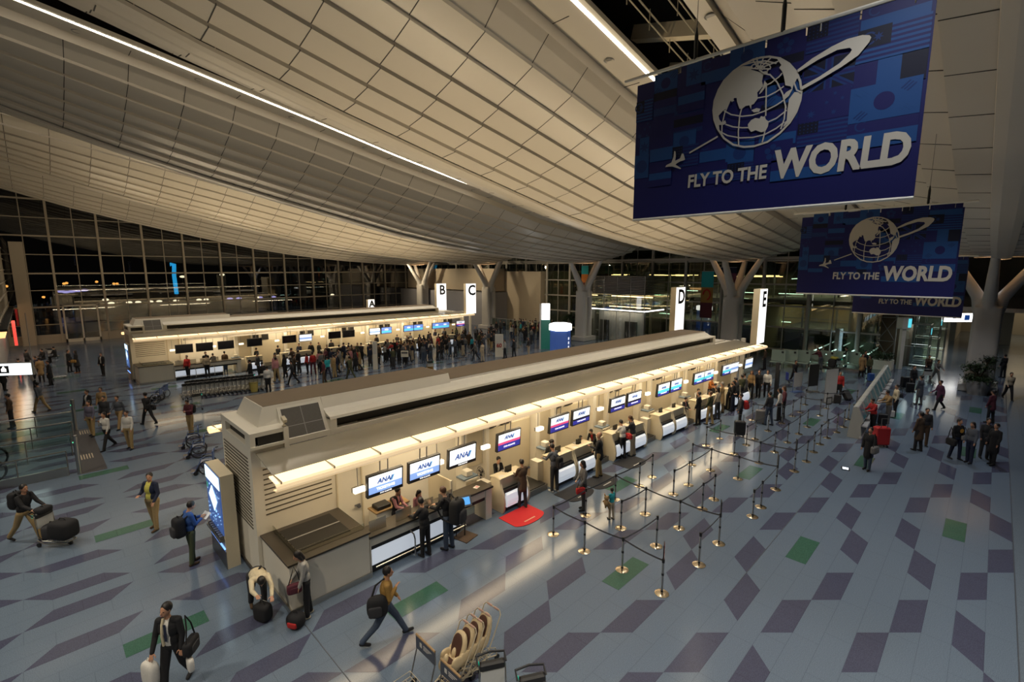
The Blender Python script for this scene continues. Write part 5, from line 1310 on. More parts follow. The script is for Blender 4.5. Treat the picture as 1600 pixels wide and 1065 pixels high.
LST = [(1090, 664, 95, 'stand', 'black', 'black', 'person in black suit seen from behind at the tan desks', {}), (1108, 663, 90, 'stand_wide', 'olive', 'khaki', 'person in olive jacket, cap and khaki trousers beside the black suit', dict(hair=HAIRB)),
 (1120, 655, 80, 'womanstand', 'beige', 'charcoal', 'person in beige top leaning between two customers at the desks', {}), (1126, 645, 90, 'coat', 'tan', 'tan', 'person in tan coat at the desk right of the beige top', dict(hair=HAIRG)),
 (1144, 642, 100, 'stand', 'black', 'navy', 'person in black at the left of the dense far-desk group', {}), (1150, 636, 80, 'counter', 'charcoal', 'black', 'person in charcoal in the middle of the far-desk group', {}), (1157, 630, 60, 'stand', 'olive', 'charcoal', 'person in olive jacket with straps in the far-desk group', {}),
 (1164, 627, 110, 'counter', 'grey', 'grey', 'person in grey at the right of the far-desk group', {}), (1172, 622, 200, 'womanstand', 'tan', 'black', 'person with light brown hair facing left at the last desk', dict(hair=HAIRB)),
 (1184, 621, 180, 'stand', 'black', 'black', 'person in black suit facing left near the sign E canopy end', {}), (1197, 621, 190, 'stand_wide', 'white', 'black', 'person in white shirt and black trousers near the canopy end', {}),
 (1155, 668, 120, 'stand', 'charcoal', 'black', 'person with red backpack standing behind black luggage in the queue', {}), (1200, 664, 70, 'stand_wide', 'charcoal', 'jeans', 'person in dark jacket and jeans beside the grey suitcase', {}),
 (1216, 657, 100, 'womanstand', 'white', 'black', 'person in white top and black trousers in the queue lane', {}), (1223, 653, 120, 'womanstand', 'maroon', 'black', 'person with long brown hair behind the white top in the queue lane', dict(hair=HAIRB)),
 (1240, 600, 230, 'walk', 'black', 'black', 'person in black walking past the blue chair behind the black post', {}), (1194, 577, 100, 'stand', 'brown', 'black', 'person in brown standing beneath the canopy tip', {}),
 (1309, 624, 200, 'stand', 'red', 'black', 'person in red shirt standing behind the tall white board', {}), (1281, 577, 60, 'lean', 'maroon', 'slate', 'person in dark red bending over at the waiting seats', {}),
 (1320, 576, 90, 'stand', 'black', 'jeans', 'person in black and white with a bag standing before the escalator glass', dict(hair=HAIRM)), (1345, 589, 210, 'coat', 'tan', 'black', 'person in tan coat sitting back among the luggage by the planter', {}),
 (1349, 583, 230, 'stand', 'black', 'black', 'person in black just behind the tan coat by the planter', {}), (1357, 592, 150, 'womanstand', 'olive', 'black', 'person in olive top beside the blue suitcase', {}),
 (1386, 661, 130, 'counter', 'tan', 'grey', 'person in tan jacket reaching to a self-service kiosk', {}), (1397, 650, 120, 'stand', 'cream', 'black', 'person in cream jacket with dark shoulder bag at the self-service kiosks', {}),
 (1362, 676, 140, 'counter', 'red', 'black', 'person in red patterned top with child backpack at the nearest self-service kiosk', {}), (1354, 734, 165, 'coat', 'black', 'jeans', 'person in black coat and jeans with grey shoulder bag by the green floor tile', {}),
 (1433, 704, 60, 'coat', 'brown', 'black', 'person in thick brown jacket seen from behind on the open floor', {}), (1442, 696, 200, 'stand', 'charcoal', 'brown', 'person half hidden behind the thick brown jacket', {}),
 (1491, 717, 230, 'stand_wide', 'black', 'navy', 'person in black top with round orange print facing the group', {}), (1513, 723, 150, 'womanstand', 'slate', 'navy', 'shorter person in slate jacket with back turned in the group of four', {}),
 (1536, 716, 200, 'stand', 'charcoal', 'charcoal', 'person in black and white patterned jacket in the group of four', {}), (1549, 726, 140, 'coat', 'black', 'black', 'person in long black coat at the right of the group of four', {}),
 (1546, 661, 60, 'coat', 'maroon', 'black', 'person in dark red plaid jacket seen from behind on the right', dict(coat=.15)), (1466, 640, 130, 'coatwalk', 'plum', 'black', 'person in plum coat walking left with a dark bag', {}),
 (1435, 632, 60, 'coat', 'slate', 'grey', 'person in long grey coat seen from behind near the glass lift shaft', {}), (1424, 612, 230, 'stand', 'black', 'black', 'person in black beside dark luggage near the glass lift shaft', {}),
 (1448, 590, 200, 'walk', 'brown', 'black', 'person in brown walking before the glass lift shaft', {}), (1461, 598, 210, 'push', 'grey', 'grey', 'person in grey pushing a trolley near the glass lift shaft', {}),
 (1574, 624, 200, 'walk', 'beige', 'black', 'person in cream jacket walking at the foot of the right-hand column', {}), (1566, 590, 45, 'stand', 'black', 'black', 'person in black behind the right-hand column', {}),
 (110, 581, -30, 'coat', 'black', 'black', 'person in black coat, left of the pair on the far left floor', {}), (122, 582, 150, 'skirt', 'black', 'black', 'person in dark skirt with boots and a yellow bag on the far left floor', dict(shoes='orange')),
 (162, 587, 225, 'stand', 'black', 'black', 'lone person in dark jacket with white collar left of the farther island', dict(openw=.03)), (65, 643, 225 - 90, 'walk', 'slate', 'khaki', 'person in dark vest and khaki trousers walking left of the group', {}),
 (170, 701, 215, 'walk', 'white', 'black', 'person in white shirt and black trousers scratching the face in the walking group', dict(arms=((5, 8, 20), (20, 8, 130, 30)))), (204, 701, 230, 'stand_wide', 'white', 'khaki', 'person in white shirt with thin strap and khaki trousers in the walking group', {}),
 (145, 681, 225, 'stand_wide', 'violet_grey', 'khaki', 'person in grey-violet shirt and khaki trousers behind the white shirts', {}), (168, 672, 230, 'stand', 'charcoal', 'black', 'person in charcoal at the middle of the walking group', {}), (189, 669, 230, 'walk', 'slate', 'tan', 'person in slate shirt and tan trousers behind the white shirts', {}),
 (142, 660, 215, 'stand', 'black', 'khaki', 'person in black jacket and pale shirt at the back of the walking group', dict(openw=.05)), (163, 655, 240, 'stand', 'tan', 'black', 'person in tan shirt at the very back of the walking group', {}),
 (233, 663, 120, 'walk', 'black', 'black', 'person in black suit hurrying towards the farther island', {}), (299, 678, 225, 'phone', 'maroon', 'khaki', 'person in dark red top with backpack looking down by the near island corner', {}),
 (20, 668, 180, 'stand', 'brown', 'black', 'person in brown top beyond the moving walkway rails', {}), (295, 592, 225, 'stand', 'red', 'black', 'person in red sweater before the farther ticket desk', {}), (325, 590, 80, 'stand', 'beige', 'black', 'person in beige jacket leaning on the farther ticket desk', {}),
 (324, 585, 250, 'stand', 'black', 'black', 'staff member behind the farther ticket desk facing the beige jacket', {})]
for px, py, dg, ps, tp, bt, lb, kw in LST: mid(px, py, dg, ps, tp, bt, lb, vox=.024, **kw)
q = MB(); q.add([(0, .09 * math.cos(t), .09 * math.sin(t)) for t in frange(0, 2 * PI, 20)[:-1]], [tuple(range(20))]); 
p = F(1491, 717); o = q.build('badge_print', mat('print_orange', (.75, .38, .06), .7, noise=.1), fix=False); o.location = local(p, 230, (.155, 0, 1.3)); o.rotation_euler = (0, 0, math.radians(230)); tag(o, 'round orange print on the black top in the group of four', 'print')
backpack(F(1155, 668), 120, 'red backpack on the person behind the black luggage', color='red', s=.9)
backpack(F(299, 678), 225, 'dark backpack on the person in dark red near the island corner', s=.9)
suitcase(F(1155, 681), 30, 'big black wheeled bag standing in the queue lane', s=1.1); suitcase(F(1187, 661), 20, 'grey hard suitcase in the queue lane', color='grey', s=1.05)
suitcase(F(1375, 697), 40, 'large red hard suitcase beside the self-service kiosks', color='red', s=1.35); suitcase(F(1308, 630), 0, 'black suitcase upright beside the red shirt', s=.8); suitcase(F(1328, 626), 60, 'black suitcase tilted beside the queue belts', s=1.0, tilt=38)
suitcase(F(1378, 664), 10, 'black suitcase beside the tan jacket at the kiosks', s=.9); suitcase(F(1393, 652), 10, 'small white suitcase at the self-service kiosks', color='white', s=.55)
suitcase(F(1360, 596), 50, 'blue suitcase near the planter', color='blue', s=.9); suitcase(F(1414, 607), 40, 'black suitcase near the glass lift shaft', s=1.2); suitcase(F(1421, 613), 20, 'second black suitcase nearer than the other beside the lift shaft', s=.95)
bag(F(1354, 734), 165, (.12, .25, .95), 'shoulder', 'grey and black shoulder bag on the person in black coat and jeans', color='grey', s=1.1)
bag(F(1491, 717), 230, (.05, -.30, .8), 'shoulder', 'black duffel bag held beside the orange print', s=1.1); bag(F(1549, 726), 140, (-.1, -.28, .95), 'shoulder', 'black shoulder bag on the long black coat'); bag(F(1513, 723), 150, (0, -.25, 1.0), 'shoulder', 'grey shoulder bag on the slate jacket', color='grey', s=.8)
bag(F(1466, 640), 130, (-.1, -.25, .9), 'shoulder', 'dark bag on the person in the plum coat', s=.9); bag(F(122, 582), 150, (.1, .2, .95), 'shoulder', 'yellow-tan bag carried on the far left floor', color='mustard', s=.9); bag(F(233, 663), 120, (0, -.28, .85), 'shoulder', 'black bag of the person in black suit hurrying', s=1.0)
bag(F(1397, 650), 120, (-.2, -.1, 1.15), 'shoulder', 'dark shoulder bag on the cream jacket', s=.8)
# ---- left-edge group at the shop front
for i, (px, py, dg, ps, tp) in enumerate([(32, 588, 90, 'sitp', 'black'), (45, 580, 40, 'stand', 'charcoal'), (60, 584, 200, 'sitp', 'navy'), (66, 596, 100, 'coat', 'tan'), (55, 606, 30, 'coat', 'light_grey'), (80, 602, 180, 'coat', 'black'), (70, 570, 210, 'sitp', 'black'), (88, 566, 150, 'sitp', 'black'), (8, 610, 45, 'coat', 'black')]):
    person(F(px, py), dg, ps, tp, 'black', ['seated person in black at the far left shop front', 'standing person in charcoal at the far left shop front', 'seated person in navy in the far left group', 'person in tan in the middle of the far left group', 'person in pale grey coat in the far left group', 'person in black coat right of the pale coat in the far left group', 'dark seated person at the back of the far left group', 'dark seated person nearest the trolley in the far left group', 'dark person under the hanging lit sign beside the shop front'][i], vox=.024, hair=HAIRM)
# ---- crowd in front of the farther island
random.seed(11)
CROWD = ['black'] * 9 + ['charcoal'] * 6 + ['navy'] * 4 + ['brown'] * 3 + ['grey'] * 3 + ['slate'] * 2 + ['white'] * 2 + ['beige', 'olive', 'red', 'teal', 'khaki', 'pink', 'maroon', 'light_grey', 'tan']
BOT = ['black'] * 5 + ['charcoal'] * 3 + ['jeans'] * 3 + ['khaki', 'beige']
poses = ['stand', 'stand', 'stand_wide', 'coat', 'womanstand', 'womanstand', 'walk', 'counter', 'skirt', 'phone', 'crossed']
placed = []
def crowd(n, sampler, where, grp, vox=.045):
    c = 0; tries = 0
    while c < n and tries < 6000:
        tries += 1; x, y = sampler()
        if any((x - a) ** 2 + (y - b) ** 2 < .36 for a, b in placed): continue
        placed.append((x, y)); tp = random.choice(CROWD); bt = random.choice(BOT); ps = random.choice(poses); c += 1
        kindw = 'long coat' if ps == 'coat' else 'skirt' if ps == 'skirt' else 'trousers'
        lab = 'person in %s top and %s %s %s' % (tp.replace('_', ' '), bt, kindw, where)
        person((x, y), random.choice([80, 90, 100, 60, 120, 200, 230, 0, 300]) + random.uniform(-15, 15), ps, tp, bt, lab, vox=vox, h=random.uniform(1.52, 1.76), group=grp)
def s1():
    while True:
        x = random.triangular(11, 36, 26); y = random.triangular(33.5, 40.6 - .055 * (x - 4), 38.5)
        if y > 33.2 + abs(x - 24) * .09 and not (x < 15 and y < 36): return x, y
crowd(112, s1, 'in the crowd before the farther island', 'passengers crowding the farther island')
def s2(): return random.uniform(37.5, 47), random.uniform(34.5, 44)
crowd(42, s2, 'in the far queue beyond sign C', 'passengers queueing near the back wall')
def s3(): 
    x = random.uniform(9, 35); return x, 42.3 - .055 * (x - 4) + random.uniform(0, .4)
crowd(18, s3, 'behind the farther desks', 'staff behind the farther desks')
for i, (px, py, tp, bt, lb) in enumerate([(420, 613, 'white', 'black', 'person in white shirt and black trousers in front of the far crowd'), (433, 596, 'pink', 'khaki', 'person in pink shirt and khaki trousers in front of the far crowd'), (458, 600, 'charcoal', 'black', 'person in charcoal coat with bag in front of the far crowd'), (412, 605, 'black', 'white', 'person in black top and white trousers in front of the far crowd'),
      (393, 600, 'black', 'black', 'person in black near the yellow bin'), (513, 592, 'teal', 'navy', 'person in teal top in front of the far crowd'), (523, 590, 'tan', 'khaki', 'person in tan top and khaki trousers in front of the far crowd'), (507, 600, 'maroon', 'brown', 'person in dark patterned dress near the brown roof'),
      (548, 592, 'olive', 'olive', 'person in olive coat near the brown roof'), (546, 572, 'khaki', 'charcoal', 'person in khaki shirt in the far crowd front'), (490, 585, 'red', 'maroon', 'person in red top and dark red trousers in the far crowd front'), (558, 578, 'red', 'black', 'person in red top beside a black case in the far crowd'),
      (826, 556, 'charcoal', 'beige', 'lone person in charcoal top and beige trousers beside the far crowd'), (803, 558, 'black', 'black', 'person in black with a maroon case right of the far crowd'), (743, 563, 'grey', 'charcoal', 'person in grey suit standing by the queue right of the far crowd'), (754, 565, 'beige', 'beige', 'person in beige uniform standing by the queue'), (789, 560, 'light_grey', 'black', 'person in light grey top crouching over a bag')]):
    pp = F(px, py); placed.append((pp.x, pp.y)); person(pp, 80 + 37 * i % 90, ['stand', 'stand_wide', 'walk'][i % 3], tp, bt, lb, vox=.03)
# ------------------------------------------------------------------ queue belts
BASE_M = mat('brass_tinted_steel', (.62, .52, .38), .25, 1.0, noise=.05)
POST_M = mat('post_steel', (.42, .40, .38), .3, 1.0, noise=.05)
BELTM = mat('belt_webbing', (.10, .10, .11), .7, noise=.2)
def post_parts(T):
    m = MB(); m.lathe([(.17, 0), (.175, .012), (.15, .022), (.04, .035)], n=24); m.build('base', BASE_M, T, smooth=True)
    m = MB(); m.cyl((0, 0, .03), (0, 0, .88), .026, n=14); m.build('pole', POST_M, T, smooth=True)
    m = MB(); m.cyl((0, 0, .84), (0, 0, .95), .034, n=14); m.build('cassette', BLACK, T, smooth=True)
    m = MB(); m.cyl((0, 0, .50), (0, 0, .56), .033, n=14); m.cyl((0, 0, .05), (0, 0, .10), .034, n=12); each(m, 'collar', BLACK, T, smooth=True)
PP = thing('belt_post', 'x', 'belt post'); post_parts(PP); pused = False
PTS = {}
def bpost(key, px, py):
    global pused
    o = PP if not pused else copy_tree(PP); pused = True
    p = F(px, py); o.location = p; PTS[key] = (p, o); return p
posts = [('a0', 864.5, 834.5), ('a1', 913, 861), ('a2', 972, 890), ('a3', 1034, 927), ('b0', 915, 805), ('b1', 970, 825), ('b2', 1025.5, 853), ('b3', 1092, 882), ('c0', 961, 780), ('c1', 1008, 803), ('c2', 1061, 825), ('c3', 1123, 849),
         ('d0', 998.7, 759), ('d1', 1052, 772), ('d2', 1097, 795), ('e0', 1018.7, 745), ('e1', 1075.7, 757.5), ('e2', 1115.5, 780), ('e3', 1175.7, 807), ('f3', 1188.7, 792),
         ('g0', 1081, 726), ('g1', 1110, 734.5), ('g2', 1153, 748), ('g3', 1212, 764.5), ('h0', 1103, 696), ('h1', 1147, 709), ('h2', 1186, 723), ('h3', 1241, 736),
         ('i0', 1124.5, 685), ('i1', 1166, 695), ('i2', 1210, 706), ('i3', 1260, 721), ('j1', 1179.5, 686), ('j2', 1230, 691), ('j3', 1271, 706), ('k0', 1175, 656), ('k1', 1200, 673), ('k2', 1248, 678), ('k3', 1281, 694),
         ('l0', 1222, 661), ('l2', 1261, 667), ('l3', 1292, 684), ('m1', 1238, 650), ('m2', 1250, 644), ('m3', 1281, 649), ('n3', 1307, 675), ('o3', 1318, 667), ('p3', 1325, 655), ('q3', 1338, 633), ('r1', 1258, 632), ('s1', 1200, 640), ('t1', 1291, 638)]
for k, x, y in posts: bpost(k, x, y)
nb_ = {}
for k, x, y in posts:
    others = []
    p, o = PTS[k]
    row = {'0': 'on the lane line beside the desks', '1': 'on the second lane line', '2': 'on the third lane line', '3': 'on the outermost lane line'}[k[1]]
    i = ord(k[0]) - 97
    tag(o, 'steel belt post, cross-row %s, %s' % (ordinal(min(i, 15)) if i < 16 else 'last', row), 'belt post', 'belt posts of the nearer queue')
belts = [('a0', 'a1'), ('a1', 'a2'), ('a2', 'a3'), ('a0', 'b0'), ('b0', 'c0'), ('c0', 'c1'), ('c1', 'c2'), ('c2', 'c3'), ('b1', 'c1'), ('a2', 'b2'), ('b3', 'c3'), ('c0', 'd0'), ('d0', 'e0'), ('d1', 'e1'), ('c2', 'd2'), ('d2', 'e2'), ('e1', 'g1'), ('g0', 'g1'), ('g1', 'g2'), ('g2', 'g3'),
         ('e3', 'f3'), ('f3', 'g3'), ('h0', 'h1'), ('h1', 'h2'), ('h2', 'h3'), ('h0', 'i0'), ('h2', 'i2'), ('i2', 'j2'), ('h3', 'i3'), ('i3', 'j3'), ('j3', 'k3'), ('k3', 'l3'), ('l3', 'n3'), ('n3', 'o3'), ('i1', 'j1'), ('j1', 'k1'), ('k2', 'l2'), ('j2', 'k2'), ('l0', 'm1'), ('k0', 'l0'), ('o3', 'p3'), ('p3', 'q3'), ('m2', 'm3'), ('m1', 'm2'), ('q3', 't1'), ('r1', 't1')]
for a, b in belts:
    (p, o), (q, _) = PTS[a], PTS[b]; d = q - p; n = d.normalized(); L = d.length
    if L > 3.6: continue
    m = MB(); pts = []; K = 6
    for i in range(K + 1):
        t = i / K; s_ = -.035 * 4 * t * (1 - t); w = n.cross(Vector((0, 0, 1))) * .002
        c = n * .035 + n * (L - .07) * t; pts += [tuple(c + Vector((0, 0, .915 + s_))), tuple(c + Vector((0, 0, .868 + s_))), tuple(c + w + Vector((0, 0, .868 + s_))), tuple(c + w + Vector((0, 0, .915 + s_)))]
    m.add(pts, [(4 * i + k, 4 * i + (k + 1) % 4, 4 * i + 4 + (k + 1) % 4, 4 * i + 4 + k) for i in range(K) for k in range(4)]); m.build('belt', BELTM, o, fix=True)
def post_sign(key, col, label, kind):
    p, o = PTS[key]; T = thing('queue_sign', label, 'sign', (p.x, p.y, .95), math.radians(25))
    m = MB(); m.box(-.11, .11, -.012, .012, .0, .40); m.build('frame', BLACK, T)
    m = MB(); m.box(-.09, .09, -.018, -.012, .02, .38, 0); m.build('poster', col, T)
    m = MB()
    if kind == 'red':
        m.box(-.09, .09, -.021, -.018, .02, .09)
        m.build('white_strip', cloth('white'), T); lettering('FIRST', TW, face_my(0, -.022, .27), T, size=.05) if False else None
        m = MB(); m.box(-.05, .03, -.021, -.018, .25, .262); m.box(-.03, .05, -.021, -.018, .20, .212); m.build('printed_line', cloth('white'), T)
    else:
        for a, b in ((0, .29), (-.045, .22), (.045, .22)):
            m.rbox((a, -.02, b), (.03, .004, .03)); m.rbox((a, -.02, b + .03), (.016, .004, .02))
        m.box(-.05, .05, -.021, -.018, .12, .128); m.box(-.04, .04, -.021, -.018, .09, .098); m.build('printed_symbol', cloth('white'), T)
post_sign('a3', mat('sign_red', (.35, .01, .02), .4), 'small dark red framed sign on the nearest outer belt post', 'red')
post_sign('c3', mat('sign_black', (.01, .01, .012), .4), 'small black framed sign with white symbols on an outer belt post', 'blk')
post_sign('g3', mat('sign_black', (.01, .01, .012), .4), 'black framed sign seen edge-on on the outer belt post in front of the lane bend', 'blk')
post_sign('h3', mat('sign_black', (.01, .01, .012), .4), 'black framed sign seen edge-on farther along the outer queue line', 'blk')
# ------------------------------------------------------------------ desk mats
def mat_shape(px, py, col, label, w=1.35, d=.95):
    p = F(px, py); T = thing('floor_mat', label, 'floor mat', (p.x, p.y, 0))
    pts = [(-w / 2, d / 2), (-w / 2, -d * .25)] + [(w / 2 * math.cos(t) * (1) , -d * .25 + d * .28 * math.sin(t)) for t in frange(PI, 2 * PI, 12)][1:-1] + [(w / 2, -d * .25), (w / 2, d / 2)]
    m = MB(); m.prism(pts, .0055, .016, 'z'); m.build('rubber_sheet', col, T)
    m = MB(); 
    for k in range(9): m.box(-.25 + k * .055, -.21 + k * .055, -d * .33, -d * .28, .016, .018)
    m.build('printed_marks', mat('print_tan', (.6, .42, .25), .6) if col is RED else cloth('white'), T)
mat_shape(818, 806, RED, 'red floor mat at the first check-in desk'); mat_shape(900, 770, BMAT, 'black floor mat at the second check-in desk'); mat_shape(939, 752, BMAT, 'black floor mat at the third check-in desk'); mat_shape(986, 722, BMAT, 'black floor mat at the fourth check-in desk')
p = F(727, 838); T = thing('floor_mat', 'brown mat under the touch-screen stand', 'floor mat', (p.x, p.y, 0)); m = MB(); m.rbox((0, 0, .012), (.55, .55, .014), .2); m.build('rubber_sheet', cloth('brown'), T)
T = thing('touch_screen_stand', 'black stand with tilted blue touch screen at the end of the ticket desk', 'touch screen', (p.x, p.y, .02), math.radians(-20))
m = MB(); m.tube([(0, .05, 0), (.03, .08, .5), (0, .03, .95)], .02); m.tube([(-.25, .1, 0), (-.22, .1, .5), (-.12, .05, .95)], .014); m.build('leg', BLACK, T)
m = MB(); m.box(-.2, .2, -.03, .03, -.16, .16, M=Matrix.Translation((0, 0, 1.12)) @ Matrix.Rotation(-.5, 4, 'X')); m.build('bezel', STEELD, T)
m = MB(); m.box(-.15, .15, -.036, -.03, -.11, .11, M=Matrix.Translation((0, 0, 1.12)) @ Matrix.Rotation(-.5, 4, 'X')); m.build('display', mat('touch_display', (.1, .35, .8), .2, emit=.8, ecol=(.10, .38, .85)), T)
# ------------------------------------------------------------------ items behind the desks
def prop_cabinet(fnp, label):
    T = thing('side_cabinet', label, 'cabinet', fnp)
    m = MB(); m.rbox((0, 0, .5), (.55, .5, 1.0), ch=.01); m.build('carcass', WHITE, T)
    m = MB(); m.box(-.26, -.01, -.262, -.25, .08, .95); m.box(.01, .26, -.262, -.25, .08, .95); m.build('door', CREAM, T)
    m = MB(); m.rbox((0, 0, 1.03), (.62, .42, .05)); m.build('tray', mat('grey_blue_tray', (.2, .26, .32), .5), T)
    m = MB(); m.rbox((0, 0, 1.16), (.26, .28, .2), ch=.02); m.build('printer', WHITE, T); return T
c0_ = prop_cabinet((0, 0, 0), 'x'); fst_ = True
for isl, fn in (('nearer', bend_near), ('farther', bend_far)):
    for i, x in enumerate([9.95] + [13.9 + 3.75 * k for k in range(5)]):
        o = c0_ if fst_ else copy_tree(c0_); fst_ = False; o.location = fn((x, 12.15, 0)); tag(o, 'white cabinet with a small printer on top, %s behind the %s desks' % (ordinal(i), isl), 'cabinet', 'printer cabinets behind the %s desks' % isl)
T = thing('storage_cupboard', 'low pale cupboard with wooden top and black machines behind the ticket desk', 'cupboard', bend_near((7.1, 12.4, 0)))
m = MB(); m.rbox((0, 0, .45), (1.1, .45, .9)); m.build('carcass', WHITE, T); m = MB(); m.rbox((0, 0, .92), (1.15, .5, .04)); m.build('top', cloth('tan'), T)
m = MB(); m.rbox((-.25, 0, 1.0), (.45, .35, .13), ch=.02); m.rbox((.2, 0, 1.02), (.22, .25, .16), ch=.04); m.build('printer', BLACK, T); m = MB(); m.box(.1, .5, -.235, -.225, .1, .8); m.build('open_shelf', DARK, T)
T = thing('partition_screen', 'low cream partition standing behind the ticket desk', 'partition', bend_near((8.7, 12.0, 0))); m = MB(); m.rbox((0, 0, .75), (.05, 1.2, 1.5)); m.build('panel', CREAM, T); m = MB(); m.rbox((0, -.6, .75), (.07, .04, 1.52)); m.build('edge_trim', WHITE, T)
def fan(pt, label):
    T = thing('electric_fan', label, 'fan', pt)
    m = MB(); m.lathe([(.17, 0), (.17, .02), (.03, .05)], n=20); m.build('base', BLACK, T); m = MB(); m.cyl((0, 0, .04), (0, 0, .8), .016); m.build('pole', BLACK, T)
    m = MB()
    for k in range(3): m.tube([(0.0 + .02 * k, (.2 - .06 * k) * math.cos(t), .95 + (.2 - .06 * k) * math.sin(t)) for t in frange(0, 2 * PI, 20)], .007, 5)
    for k in range(12): t = 2 * PI * k / 12; m.tube([(0, 0, .95), (.04, .1 * math.cos(t), .95 + .1 * math.sin(t)), (0, .2 * math.cos(t), .95 + .2 * math.sin(t))], .004, 4)
    m.build('guard', BLACK, T)
    m = MB()
    for k in range(3):
        t = 2 * PI * k / 3; m.add([(0, 0, .95), (.02, .15 * math.cos(t), .95 + .15 * math.sin(t)), (-.02, .15 * math.cos(t + .9), .95 + .15 * math.sin(t + .9))], [(0, 1, 2)])
    m.build('blade', BLACK, T, fix=False)
fan(bend_near((10.6, 12.2, 0)), 'black electric fan behind the end of the ticket desk')
random.seed(21)
for i in range(11):     # terminals on desks
    x = desk_x[i] + .7; T = thing('desk_terminal', 'small dark terminal on the %s check-in desk of the nearer island' % ordinal(i), 'terminal', bend_near((x, 11.3, 1.14)), group='terminals on the nearer desks')
    m = MB(); m.rbox((0, 0, .10), (.3, .04, .2)); m.build('display', BLACK, T); m = MB(); m.rbox((0, 0, .01), (.2, .14, .02)); m.build('base', BLACK, T); m = MB(); m.rbox((0, .12, .012), (.34, .12, .02)); m.build('keyboard', GREY, T)
    if i % 2 == 0:
        m = MB(); m.box(-.1, .1, -.07, .07, 0, .002); o = m.build('paper_sheet', cloth('white')); o.location = bend_near((x - .45, 11.15, 1.142)); tag(o, 'white papers lying on the %s check-in desk of the nearer island' % ordinal(i), 'paper')
T = thing('brochure', 'pink and white brochure lying on the right end of the ticket desk', 'brochure', bend_near((9.55, 11.2, 1.081))); m = MB(); m.rbox((0, 0, .002), (.2, .15, .004), .3); m.build('cover', cloth('white'), T); m = MB(); m.rbox((.02, 0, .005), (.1, .1, .002), .3); m.build('printed_picture', cloth('pink'), T)
T = thing('security_camera', 'small beige surveillance camera on the island roof beside the grille', 'camera', (4.35, 12.72, 3.97))
m = MB(); m.cyl((0, 0, 0), (0, 0, .03), .05); m.cyl((0, 0, 0), (0, 0, .14), .015); m.build('bracket', CREAM, T); m = MB(); m.rbox((0, 0, 0), (.09, .2, .09), M=Matrix.Translation((0, -.02, .19)) @ Matrix.Rotation(.35, 4, 'X')); m.build('housing', CREAM, T)
for i, x in enumerate((7.75, 16.4, 23.9)):
    T = thing('loudspeaker', ['grey loudspeaker hanging between the first two screens', 'grey loudspeaker hanging between the fifth and sixth screens', 'grey loudspeaker hanging between the tenth and eleventh screens'][i], 'loudspeaker', bend_near((x, 12.1, 2.75)))
    m = MB(); m.rbox((0, 0, 0), (.2, .22, .3), ch=.03); m.build('cabinet', GREY, T); m = MB(); m.cyl((0, 0, .15), (0, 0, .55), .015); m.build('bracket', STEELD, T)
# ------------------------------------------------------------------ lit map panel at the island end
def totem(loc, rz, label, L=1.45, W=.32, H=2.62):
    T = thing('lit_map_panel', label, 'information panel', loc, rz)
    m = MB(); m.box(-W / 2, W / 2, -L / 2, L / 2, 0, H); m.build('housing', CREAM, T)
    m = MB(); m.box(-W / 2 - .02, -W / 2, -L / 2 + .04, L / 2 - .04, .95, H - .04, 0); m.build('lit_map', mat('map_navy', (.03, .07, .25), .3, emit=.5, ecol=(.06, .14, .42)), T)
    m = MB(); m.box(-W / 2 - .03, -W / 2 - .02, -L / 2 + .04, L / 2 - .04, H - .40, H - .05); x = -W / 2 - .03
    m.add([(x, 0, 1.42), (x, .48, 1.78), (x, .10, 2.15), (x, -.36, 1.80)], [(0, 1, 2, 3)]); m.build('white_map_area', mat('map_white', (.8, .95, 1), .3, emit=1.5, ecol=(.66, .9, 1)), T)
    m = MB(); random.seed(2)
    for k in range(46): 
        y, z = random.uniform(-L / 2 + .1, L / 2 - .15), random.uniform(1.0, 1.5) if k < 34 else random.uniform(1.9, 2.15); s_ = random.uniform(.02, .08); m.add([(x, y, z), (x, y + s_, z), (x, y + s_, z + .035), (x, y, z + .035)], [(0, 1, 2, 3)])
    m.build('print_pattern', mat('map_cyan', (.4, .7, 1), .3, emit=1.0, ecol=(.4, .68, 1)), T, fix=False)
    m = MB(); m.add([(x, .5, 1.95), (x, .62, 1.95), (x, .62, 2.1), (x, .5, 2.1)], [(0, 1, 2, 3)]); m.build('map_green_area', mat('map_green', (.05, .4, .2), .3, emit=.5), T, fix=False)
    m = MB(); m.box(-W / 2 - .12, -W / 2, -L / 2 + .06, L / 2 - .06, .78, .84); 
    for k in range(9): m.box(-W / 2 - .10, -W / 2 - .01, -L / 2 + .1 + k * .14, -L / 2 + .2 + k * .14, .84, .93)
    m.build('leaflet_shelf', STEELD, T); m = MB(); m.box(-W / 2 - .03, -W / 2, -L / 2 + .05, L / 2 - .05, .55, .575); m.build('light_line', mat('light_line_blue', (.2, .4, 1), .3, emit=2.0, ecol=(.15, .35, 1)), T)
    m = MB(); m.box(-W / 2 - .015, -W / 2, -L / 2, L / 2, 0, .5); m.build('lower_plate', STEELD, T)
    return T
totem((3.05 + .16, 14.6, 0), 0, 'tall lit map panel at the near end of the nearer island'); totem((4.85, 44.5, 0), 0, 'lit panel at the left end of the farther island')
